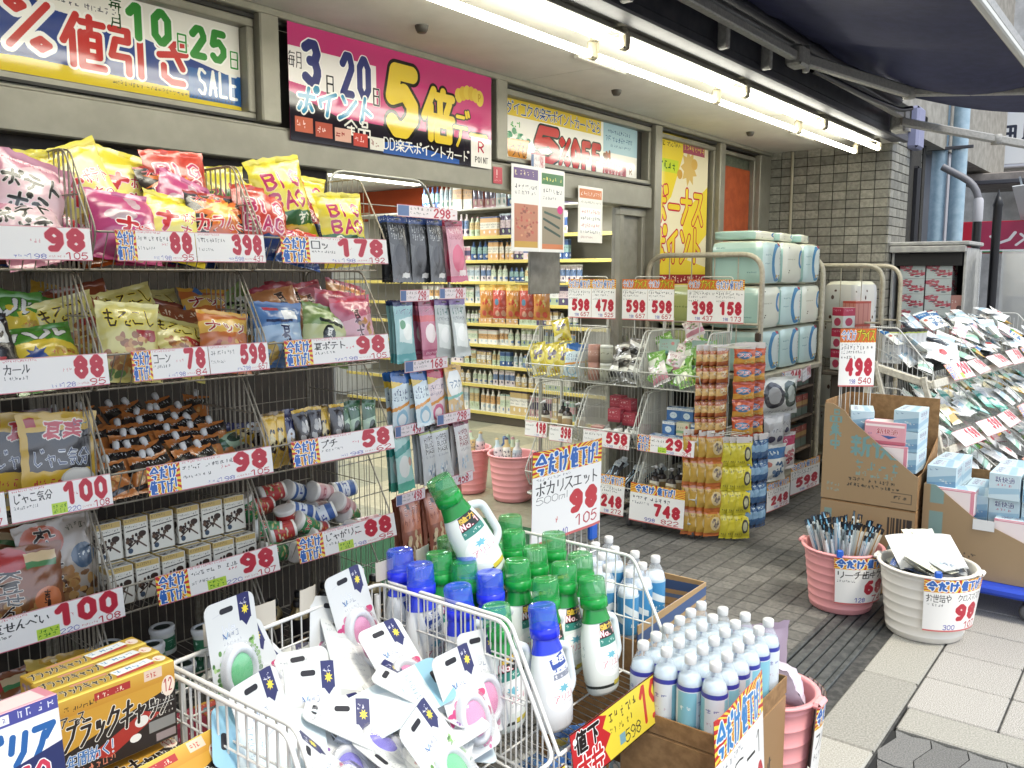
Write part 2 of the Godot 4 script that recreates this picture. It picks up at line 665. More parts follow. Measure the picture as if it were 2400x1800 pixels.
# sets TEXT into the box, stretched to fill it; down: one letter under the other
func letter(im: Image, clip: Rect2i, box: Rect2, text: String, col: Color, weight := 0.11, edge := Color.TRANSPARENT, edge_w := 0.0, down := false, slant := 0.0) -> void:
	var total := 0.0
	for ch in text:
		total += 1.0 if down else (0.66 if is_narrow(ch) else 1.0)
	for pass_at in 2:
		if pass_at == 0 and edge_w <= 0.0:
			continue
		var at := 0.0
		for ch in text:
			var adv := 1.0 if down else (0.66 if is_narrow(ch) else 1.0)
			var cell_w := box.size.x if down else box.size.x * adv / total
			var cell_h := box.size.y * adv / total if down else box.size.y
			var em := minf(cell_w / (1.0 if down and not is_narrow(ch) else adv), cell_h)
			var r := em * weight * (0.66 if is_narrow(ch) else 0.78)
			var o := box.position + (Vector2(0, box.size.y * at / total) if down else Vector2(box.size.x * at / total, 0))
			var gw := cell_w / 0.66 if is_narrow(ch) and not down else cell_w
			var pad := r * 1.15
			for st in glyph(ch):
				for i in st.size() - 1:
					var q := []
					for k in 2:
						var g: Vector2 = st[i + k]
						var fy := o.y + pad + g.y * (cell_h - 2.0 * pad)
						q.append(Vector2(o.x + pad + g.x * (gw - 2.0 * pad * gw / cell_w) + slant * (o.y + cell_h * 0.5 - fy), fy))
					capsule(im, clip, q[0], q[1], r + (em * edge_w if pass_at == 0 else 0.0), edge if pass_at == 0 else col)
			at += adv


# ---------------------------------------------------------------- printed matter
# an art is a list of strokes of paint in shares of its cell, parted by «;»:
# b colour | r x y w h colour | e cx cy rx ry colour | n cx cy rx ry count size colour.. | t x y w h text colour [edge edgewidth [weight]] | v the same, downwards
# s x y w h colour (fine print) | l x1 y1 x2 y2 width colour | p colour x y .. | k cx cy r1 r2 points colour | g x y w h colour colour | a slanted t

func hue(c: String) -> Color:
	var k := Color.html(c)
	var grey := 0.3 * k.r + 0.59 * k.g + 0.11 * k.b
	return Color(lerpf(k.r, grey, 0.17) * 0.92, lerpf(k.g, grey, 0.17) * 0.92, lerpf(k.b, grey, 0.17) * 0.9)


func sheet(called: String) -> Dictionary:
	if not sheets.has(called):
		sheets[called] = {"image": Image.create_empty(SIDE, SIDE, false, Image.FORMAT_RGB8), "x": 0, "y": 0, "row": 0, "texture": null}
	return sheets[called]


func art(called: String, on: String, w: int, h: int, ops: String) -> void:
	var sh := sheet(on)
	if sh.x + w > SIDE:
		sh.x = 0
		sh.y += sh.row
		sh.row = 0
	if sh.y + h > SIDE:
		push_warning("sheet full: " + called)
		sh.y = 0
	var cell := Rect2i(sh.x, sh.y, w, h)
	sh.x += w
	sh.row = maxi(sh.row, h)
	arts[called] = [on, cell]
	paint(sh.image, cell, ops)


func paint(im: Image, cell: Rect2i, ops: String) -> void:
	var o := Vector2(cell.position)
	var z := Vector2(cell.size)
	var dice := RandomNumberGenerator.new()
	dice.seed = hash(ops) % 100000
	for op in ops.split(";", false):
		var a := op.strip_edges().split(" ", false)
		var f := []
		for x in a:
			f.append(x.to_float())
		match a[0]:
			"b":
				im.fill_rect(cell, hue(a[1]))
			"r":
				im.fill_rect(Rect2i(Vector2i(o + Vector2(f[1], f[2]) * z), Vector2i((Vector2(f[3], f[4]) * z).ceil())).intersection(cell), hue(a[5]))
			"e":
				oval(im, cell, o + Vector2(f[1], f[2]) * z, Vector2(f[3], f[4]) * z, hue(a[5]))
			"n":
				for i in int(f[5]):
					var q := Vector2(dice.randf_range(-1, 1), dice.randf_range(-1, 1))
					if q.length() > 1.0:
						continue
					var c := hue(a[7 + dice.randi() % (a.size() - 7)])
					c = c.darkened(dice.randf() * 0.2)
					oval(im, cell, o + (Vector2(f[1], f[2]) + q * Vector2(f[3], f[4])) * z, Vector2(f[6] * dice.randf_range(0.6, 1.3), f[6] * dice.randf_range(0.5, 1.1)) * z.x, c)
			"t", "v", "a":
				var edge := Color.TRANSPARENT
				var ew := 0.0
				var wt := 0.1
				if a.size() > 8:
					edge = hue(a[7])
					ew = f[8]
				if a.size() > 9:
					wt = f[9]
				letter(im, cell, Rect2(o + Vector2(f[1], f[2]) * z, Vector2(f[3], f[4]) * z), a[5], hue(a[6]), wt, edge, ew, a[0] == "v", 0.22 if a[0] == "a" else 0.0)
			"s":
				var hh: float = f[4] * z.y
				var x: float = o.x + f[1] * z.x
				var ya: float = o.y + f[2] * z.y
				while x < o.x + (f[1] + f[3]) * z.x - hh * 0.6:
					var w: float = hh * dice.randf_range(0.5, 0.95)
					for k in 4:
						var p := Vector2(x + dice.randf() * w, ya + dice.randf() * hh)
						var q := Vector2(x + dice.randf() * w, p.y) if k % 2 else Vector2(p.x, ya + dice.randf() * hh)
						capsule(im, cell, p, q, maxf(0.6, hh * 0.07), hue(a[5]))
					x += hh * 1.08 if dice.randf() < 0.88 else hh * 1.6
			"l":
				capsule(im, cell, o + Vector2(f[1], f[2]) * z, o + Vector2(f[3], f[4]) * z, f[5] * z.x * 0.5, hue(a[6]))
			"p":
				var pts := []
				for i in range(2, a.size() - 1, 2):
					pts.append(o + Vector2(f[i], f[i + 1]) * z)
				polygon(im, cell, pts, hue(a[1]))
			"k":
				var pts := []
				for i in int(f[5]) * 2:
					pts.append(o + Vector2(f[1], f[2]) * z + Vector2(f[3] if i % 2 else f[4], 0).rotated(PI * i / f[5]) * z.x)
				polygon(im, cell, pts, hue(a[6]))
			"g":
				var n := int(f[4] * z.y)
				for i in n:
					im.fill_rect(Rect2i(Vector2i(o + Vector2(f[1], f[2]) * z) + Vector2i(0, i), Vector2i(int(ceil(f[3] * z.x)), 1)).intersection(cell), hue(a[5]).lerp(hue(a[6]), float(i) / n))


# the printed material of an art; finish: film, paper, gloss, card, label
func ink(called: String, finish := "paper") -> StandardMaterial3D:
	var key := called + "/" + finish
	if mats.has(key):
		return mats[key]
	var sh: Dictionary = sheets[arts[called][0]]
	if sh.texture == null:
		sh.texture = ImageTexture.create_from_image(sh.image)
	var cell: Rect2i = arts[called][1]
	var m := plain(key, Color.WHITE, {"film": 0.24, "paper": 0.6, "gloss": 0.07, "card": 0.42, "label": 0.3}[finish])
	m.albedo_texture = sh.texture
	m.uv1_scale = Vector3((cell.size.x - 2.0) / SIDE, (cell.size.y - 2.0) / SIDE, 1)
	m.uv1_offset = Vector3((cell.position.x + 1.0) / SIDE, (cell.position.y + 1.0) / SIDE, 0)
	if finish == "gloss":
		m.metallic_specular = 0.4
	if finish == "film":
		m.metallic_specular = 0.75
	return m


# ---------------------------------------------------------------- price cards


func burst(x: float, y: float, w: float, h: float, n := 9) -> String:
	var out := "r %f %f %f %f fd3" % [x, y, w, h]
	for i in n:
		var a := float(i) / n
		out += ";p d22 %f %f %f %f %f %f" % [x + w * 0.5, y + h * 0.5, x + w * a, y, x + w * (a + 0.5 / n), y]
		out += ";p d22 %f %f %f %f %f %f" % [x + w * 0.5, y + h * 0.5, x + w * a, y + h, x + w * (a + 0.5 / n), y + h]
		if i < 5:
			out += ";p d22 %f %f %f %f %f %f" % [x + w * 0.5, y + h * 0.5, x, y + h * i * 0.2, x, y + h * (i * 0.2 + 0.1)]
			out += ";p d22 %f %f %f %f %f %f" % [x + w * 0.5, y + h * 0.5, x + w, y + h * i * 0.2, x + w, y + h * (i * 0.2 + 0.1)]
	return out


# a long shelf card: burst or not, name, price, small price, old price
func strip_art(called: String, name_text: String, price: String, small: String, old: String, bursting: bool, green := false, w := 420, h := 110) -> void:
	var ops := "b f4f1f2;"
	var x := 0.03
	if bursting:
		ops += burst(0, 0, 0.24, 1) + ";t .02 .06 .2 .43 今だけ 26c fff .08 .14;t .01 .5 .22 .46 値下げ! 26c fff .08 .14;"
		x = 0.26
	if name_text == "":
		ops += "s %f .2 %f .14 333;" % [x, 0.4]
	else:
		ops += "t %f .16 %f .3 %s 222 222 0 .07;" % [x, minf(0.07 * name_text.length() + 0.02, 0.66 - x), name_text]
	ops += "s %f .05 .3 .06 d56;s %f .52 .22 .1 444;s .56 .38 .09 .1 d56;" % [x, x]
	ops += "t %f .02 %f .73 %s d0213a fbb .02 .185;" % [0.97 - 0.155 * price.length(), 0.155 * price.length(), price]
	ops += "t .8 .74 .17 .22 %s d0213a d0213a 0 .1;t .53 .8 .14 .15 %s 44b 44b 0 .08;s .44 .82 .09 .1 77c;s .68 .84 .12 .06 d88;" % [small, old]
	if green:
		ops += "r .38 .62 .15 .32 bd3;s .39 .66 .13 .11 171;s .39 .8 .13 .11 171;"
	ops += "r 0 .965 1 .035 d6667a;r 0 0 1 .03 e8a0a8"
	art(called, "tags", w, h, ops)


# a tall card with a band on top
func card_art(called: String, name_text: String, price: String, small: String, yellow := false, w := 240, h := 300) -> void:
	var ops := "b f5f3f3;" + burst(0, 0, 1, 0.24, 11)
	if yellow:
		ops += ";r 0 .0 1 .23 e66a1e;t .03 .03 .42 .17 今だけ 37c fff .07 .09;t .46 .02 .5 .19 プライス fe2 350 .08 .09"
	else:
		ops += ";t .02 .03 .46 .19 今だけ 2a6ad0 fff .1 .1;t .5 .03 .48 .19 値下げ! 2a6ad0 fff .1 .1"
	ops += ";s .05 .26 .5 .035 777"
	if name_text != "":
		ops += ";t .04 .31 .9 .12 %s 222 222 0 .07" % name_text
	else:
		ops += ";s .04 .3 .9 .06 222;s .04 .38 .7 .05 333"
	ops += ";s .05 .47 .4 .05 444;s .25 .68 .12 .05 d56"
	ops += ";t %f .5 %f .32 %s d0213a fcc .02 .18" % [0.95 - 0.26 * price.length(), 0.26 * price.length(), price]
	ops += ";t .55 .84 .38 .11 %s d0213a d0213a 0 .11;t .3 .87 .18 .08 %s 44b 44b 0 .1;r 0 .975 1 .025 d66" % [small, "198"]
	art(called, "tags", w, h, ops)


func draw_everything() -> void:
	draw_posters()
	draw_cards()
	draw_packs()


func draw_posters() -> void:
	art("poster_discount", "posters", 1500, 316, "b f2c91c;p f6f3ee .5 0 1 0 1 .62 .6 .5;r 0 .8 1 .2 f0d020;k .38 .25 .09 .05 11 e08a1a;p 1e3f9c .28 .62 .44 .6 .44 .25 .56 .25 .56 .3 .73 .36 .88 .5 1 .62 1 .92 .87 .84 .5 .8 .3 .86;r .86 .58 .14 .33 1c62b8;r 0 .92 1 .08 f0d020;t .3 .05 .16 .75 5 dd2a2a fff .03 .17;t .47 .24 .105 .5 % dd2a2a fff .09 .1;t .573 .26 .3 .56 値引き dd2a2a fff .05 .095;t .882 .56 .112 .3 SALE f4f6f8 f4f6f8 0 .13;t .715 .03 .115 .4 10 2f9a33 fff .05 .16;t .828 .24 .035 .2 日 2f9a33 fff .06 .07;t .865 .1 .105 .38 25 2f9a33 fff .05 .16;t .966 .3 .032 .2 日 2f9a33 fff .06 .07;v .68 .04 .028 .3 毎月 184a1c 184a1c 0 .07;r .55 .15 .15 .09 f6f4f0;s .555 .165 .14 .06 556;s .68 .865 .3 .04 443;r .4 0 .02 .02 fff")
	art("poster_points", "posters", 1000, 364, "b d8357f;r 0 .2 .37 .35 f2edf0;r 0 .72 .87 .28 241f28;p 241f28 0 .56 .4 .72 0 .74;p 2a5bb8 .37 .9 .5 .86 .8 .95 .8 1 .4 1;p d8357f 0 .5 .2 .55 .4 .62 .4 .74 .2 .74 0 .58;t .05 .1 .09 .42 3 343a86 fff .03 .17;t .14 .38 .045 .17 日 241f28 fff .03 .08;t .205 .13 .15 .42 20 343a86 fff .03 .17;t .345 .4 .045 .17 日 241f28 fff .03 .08;t 0 .24 .055 .14 毎月 241f28 241f28 0 .07;a .03 .5 .33 .26 ポイント 2a93c8 fff .06 .1;t .22 .73 .12 .15 全品 f4f2ee f4f2ee 0 .08;t .41 .1 .19 .74 5 f0cc2a 1e1a16 .045 .17;t .59 .24 .19 .58 倍 f0cc2a 1e1a16 .05 .105;t .765 .42 .1 .4 デ f0cc2a 1e1a16 .05 .085;t .86 .5 .115 .3 ー f0cc2a 1e1a16 .06 .1;t .4 .84 .46 .12 DD楽天ポイントカード f4f2ee f4f2ee 0 .075;r .87 .68 .13 .32 f3f0ee;t .912 .71 .045 .13 R c0203c c0203c 0 .12;t .895 .88 .085 .07 POINT 333 333 0 .1;e .8 .28 .022 .075 e8c53a;e .825 .25 .022 .075 e0b830;e .85 .23 .022 .075 e8c53a;e .875 .23 .022 .075 e0b830;e .9 .24 .022 .075 e8c53a;e .925 .26 .025 .085 edca42;t .915 .21 .02 .09 P c89820 c89820 0 .12;r .02 .79 .07 .13 d86a50;s .025 .82 .06 .06 fdd;r .1 .81 .07 .13 c85a48;s .105 .84 .06 .06 fdd;r .18 .83 .07 .12 e8b0a0;s .185 .86 .06 .06 a33;r .26 .85 .065 .12 d84a40;s .265 .87 .055 .06 fdd;r .335 .86 .065 .12 e8e4dc;s .34 .89 .055 .06 a77")
	art("poster_five_off", "posters", 1000, 240, "b f6f4f0;r 0 0 .68 .26 eecb30;t .02 .03 .66 .2 ダイコクの楽天ポイントカードなら 234a9c fff .04 .07;s .03 .32 .1 .14 3a3;n .09 .6 .07 .12 30 .012 7c9 fff 3a7;p e2902a .0 .62 .16 .6 .14 .9 .03 .9;t .01 .66 .15 .22 いつでも! 222 222 0 .07;t .19 .3 .2 .66 5 d8262c 1c2c2c .05 .17;t .36 .42 .1 .5 % d8262c 1c2c2c .04 .12;t .45 .4 .24 .54 OFF d8262c 1c2c2c .05 .17;r .7 .0 .3 .52 a8d0e4;s .74 .1 .2 .07 247;s .72 .22 .25 .09 258;s .76 .36 .18 .05 468;n .74 .58 .04 .06 14 .012 c64 853;r .7 .66 .2 .32 b02a32;s .71 .7 .18 .1 fee;s .71 .83 .18 .11 fee;t .93 .72 .03 .14 R 963 963 0 .12")
	art("poster_bonus", "posters", 500, 660, "b f0e4c0;p f2d428 0 0 .6 0 .3 .4 0 .55;p f2d428 .5 .5 1 .3 1 .62 .6 .8;p f2d428 0 .72 1 .84 1 1 0 1;k .62 .2 .16 .1 9 e0b860;s .05 .06 .42 .03 222;r .5 .04 .42 .07 b8506a;s .52 .055 .38 .035 fe4;r 0 .17 .42 .08 c8dc28;s .02 .185 .38 .05 153;t .02 .33 .9 .24 ボーナス f2d020 d0203c .055 .125;t .02 .58 .88 .24 ポイント f2d020 d0203c .055 .125;r 0 .89 1 .06 a82834;s .02 .9 .94 .04 fdc;e .45 .25 .05 .03 d8a040;e .72 .17 .06 .035 e0b050")
	art("notice_pair", "posters", 300, 330, "b eeecee;r .04 .04 .43 .12 6a4a90;s .06 .07 .38 .05 fea;r .54 .06 .43 .13 2a7a30;s .56 .1 .38 .05 fe6;s .06 .22 .4 .05 445;s .56 .24 .38 .05 445;s .06 .3 .4 .04 556;s .56 .33 .3 .04 556;r .05 .45 .42 .5 c87a5a;n .26 .65 .2 .18 60 .02 d85a4a e8a070 b86048;r .05 .88 .42 .07 d0a030;r .55 .46 .42 .5 9a8a70;l .58 .6 .88 .7 .03 243;l .6 .7 .9 .8 .03 243;l .6 .52 .9 .58 .03 354;e .9 .48 .06 .05 e08;r .55 .9 .42 .06 e07a40;r .495 0 .02 1 fff")
	art("calendar", "posters", 190, 240, "b f4f2ee;r .05 .05 .9 .16 e07a38;s .1 .1 .8 .06 fff;s .1 .26 .8 .04 555;r .08 .38 .84 .42 fff;s .1 .42 .8 .06 c44;s .1 .54 .8 .06 445;s .1 .66 .8 .06 c44;s .1 .78 .8 .05 445;s .1 .88 .5 .04 a44")
	art("far_board", "posters", 420, 240, "b eceef2;t .03 .2 .19 .36 松 2a3048 2a3048 0 .11;t .25 .2 .18 .36 田 2a3048 2a3048 0 .11;t .46 .2 .18 .36 医 2a3048 2a3048 0 .11")
	art("far_red_sign", "posters", 420, 190, "b c02a55;t .12 .2 .3 .6 シ f6eef0 f6eef0 0 .09;t .4 .2 .22 .6 メ f6eef0 f6eef0 0 .09;t .6 .2 .2 .6 イ f6eef0 f6eef0 0 .09;t .8 .2 .2 .6 ト f6eef0 f6eef0 0 .09;r 0 .9 1 .06 f4eef0;r 0 .95 1 .05 2a8a50")
	art("warning_red", "posters", 80, 80, "b cc2233;t .3 .15 .4 .5 ! f8e8e8 f8e8e8 0 .12;s .1 .75 .8 .1 fcc")


func draw_cards() -> void:
	strip_art("s_potato", "ポテト", "98", "105", "198", false)
	strip_art("s_turtle", "", "88", "95", "198", true)
	strip_art("s_big", "ビッ", "178", "192", "198", true)
	strip_art("s_curl", "カール", "88", "95", "128", false)
	strip_art("s_corn", "コーン", "78", "84", "198", true)
	strip_art("s_summer", "夏ポテト", "98", "105", "198", true)
	strip_art("s_jako", "じゃこ気分", "100", "108", "220", false, true)
	strip_art("s_jelly", "", "98", "105", "198", true)
	strip_art("s_petit", "プチ", "58", "62", "98", true)
	strip_art("s_senbei", "大豆せんべい", "100", "108", "220", false, true)
	strip_art("s_drip", "", "98", "107", "220", true, true)
	strip_art("s_jagarico", "じゃがりこ", "88", "95", "198", true, true)
	strip_art("s_298", "", "298", "321", "398", true, true)
	strip_art("s_598", "", "598", "657", "798", false)
	strip_art("s_398", "", "398", "437", "598", false)
	strip_art("s_198", "", "198", "217", "298", false)
	strip_art("s_248", "", "248", "272", "298", true)
	strip_art("s_448", "", "448", "492", "598", false)
	strip_art("s_458", "", "458", "503", "598", false)
	strip_art("s_168", "", "168", "184", "298", true)
	for q in [["a", "298"], ["b", "298"], ["c", "198"], ["d", "168"], ["e", "498"], ["f", "298"], ["g", "498"], ["h", "458"]]:
		art("m_" + q[0], "tags", 220, 48, "b e9dde6;r 0 0 1 .06 d06a80;r 0 .94 1 .06 d06a80;r .02 .1 .16 .8 5a78b0;s .2 .15 .36 .25 555;s .2 .55 .3 .2 777;t .58 .1 .3 .8 %s c8203c c8203c 0 .12;s .9 .4 .08 .3 c66" % q[1])
	card_art("c_pocari", "ポカリスエッ", "98", "105")
	arts.erase("c_pocari")
	art("c_pocari", "tags", 360, 440, "b f5f4f5;" + burst(0, 0, 1, 0.27, 11) + ";t .03 .03 .45 .23 今だけ 2468cc f6f8fc .08 .15;t .5 .03 .47 .23 値下げ! 2468cc f6f8fc .08 .15;s .05 .29 .5 .03 667;t .04 .33 .9 .15 ポカリスエット 222 222 0 .075;t .05 .49 .5 .08 500ml 333 333 0 .04;t .5 .5 .46 .28 98 d8303c d8303c 0 .2;t .6 .8 .35 .13 105 c8283c c8283c 0 .08;t .28 .9 .1 .08 98 222 222 0 .12;t .4 .9 .1 .08 40 44b 44b 0 .09;s .3 .75 .12 .06 d66;r 0 .97 1 .03 d66")
	art("c_os", "tags", 360, 440, "b f5f4f5;" + burst(0, 0, 1, 0.27, 11) + ";t .03 .03 .45 .23 今だけ 2a86d8 f6f8fc .08 .15;t .5 .03 .47 .23 値下げ! 2a86d8 f6f8fc .08 .15;s .05 .3 .5 .04 667;t .06 .38 .5 .15 OS 222 222 0 .06;t .8 .34 .1 .15 1 222 222 0 .07;l .6 .45 .75 .45 .02 222;t .42 .55 .55 .28 178 d8303c d8303c 0 .19;t .6 .86 .35 .1 192 c8283c c8283c 0 .09;r 0 .97 1 .03 d66")
	art("c_yellow", "tags", 560, 130, "b f2da2e;p d8262c 0 0 .2 0 .28 .12 .24 .3 .3 .5 .24 .7 .28 1 0 1;t .02 .05 .2 .42 値下 222 fff .04 .1;t .03 .5 .2 .45 大特 d8262c fff .07 .1;e .03 .2 .014 .06 fff;s .3 .15 .26 .2 542;s .3 .42 .22 .13 542;t .42 .65 .15 .25 598 333 333 0 .07;r .37 .66 .05 .2 7ab;t .57 .06 .28 .8 198 e0352a e0352a 0 .13;t .86 .66 .12 .26 217 d8352a d8352a 0 .09;r .86 .08 .12 .4 f2f0f0;t .87 .12 .1 .32 2-1 333 333 0 .08;r 0 0 1 .03 321;r 0 .97 1 .03 321")
	card_art("c_598a", "", "598", "657")
	card_art("c_478", "", "478", "525")
	card_art("c_598b", "", "598", "657", true)
	card_art("c_398", "", "398", "437", true)
	card_art("c_158", "", "158", "173")
	card_art("c_498", "", "498", "540", true)
	art("c_748", "tags", 340, 240, "b f3f1f2;" + burst(0, 0, 1, 0.25, 11) + ";t .1 .03 .36 .2 今だけ 2a6ad0 fff .08 .14;t .5 .03 .36 .2 値下げ! 2a6ad0 fff .08 .14;s .05 .32 .7 .1 223;s .05 .47 .3 .06 445;t .45 .45 .5 .34 748 d0213a fcc .02 .18;t .6 .82 .33 .13 822 c8283c c8283c 0 .1;t .3 .85 .2 .1 998 44b 44b 0 .1;r 0 .97 1 .03 d66")
	card_art("c_248", "", "248", "272")
	art("c_reach", "tags", 300, 240, "b f5f3f3;" + burst(0, 0, 1, 0.24, 11) + ";t .03 .02 .45 .2 今だけ 2a6ad0 fff .08 .14;t .5 .02 .47 .2 値下げ! 2a6ad0 fff .08 .14;t .03 .27 .94 .17 リーチ歯中ケア 222 222 0 .07;s .05 .47 .3 .05 555;t .5 .48 .44 .32 68 d0213a fcc .02 .2;t .68 .82 .27 .15 74 d0213a d0213a 0 .12;t .35 .85 .2 .1 128 44b 44b 0 .1;r 0 .97 1 .03 d66;r 0 .24 .015 .76 d66")
	art("c_mask", "tags", 300, 240, "b f5f3f3;" + burst(0, 0, 1, 0.24, 11) + ";t .03 .02 .45 .2 今だけ 2a6ad0 fff .08 .14;t .5 .02 .47 .2 値下げ! 2a6ad0 fff .08 .14;t .03 .28 .35 .15 お世話や 222 222 0 .07;t .48 .28 .49 .14 クロスマスク 222 222 0 .07;s .05 .46 .25 .05 555;t .46 .46 .46 .34 98 d0213a fcc .02 .2;t .66 .82 .29 .14 107 d0213a d0213a 0 .12;t .3 .86 .2 .1 300 44b 44b 0 .1;r 0 .97 1 .03 d66")
	art("c_bucket", "tags", 300, 240, "b f5f3f3;" + burst(0, 0, 1, 0.26, 11) + ";t .03 .03 .45 .2 今だけ 2a6ad0 fff .08 .14;t .5 .03 .47 .2 値下げ! 2a6ad0 fff .08 .14;t .05 .32 .6 .18 フルーツ 333 333 0 .07;s .05 .55 .5 .08 777;r 0 .97 1 .03 d66")


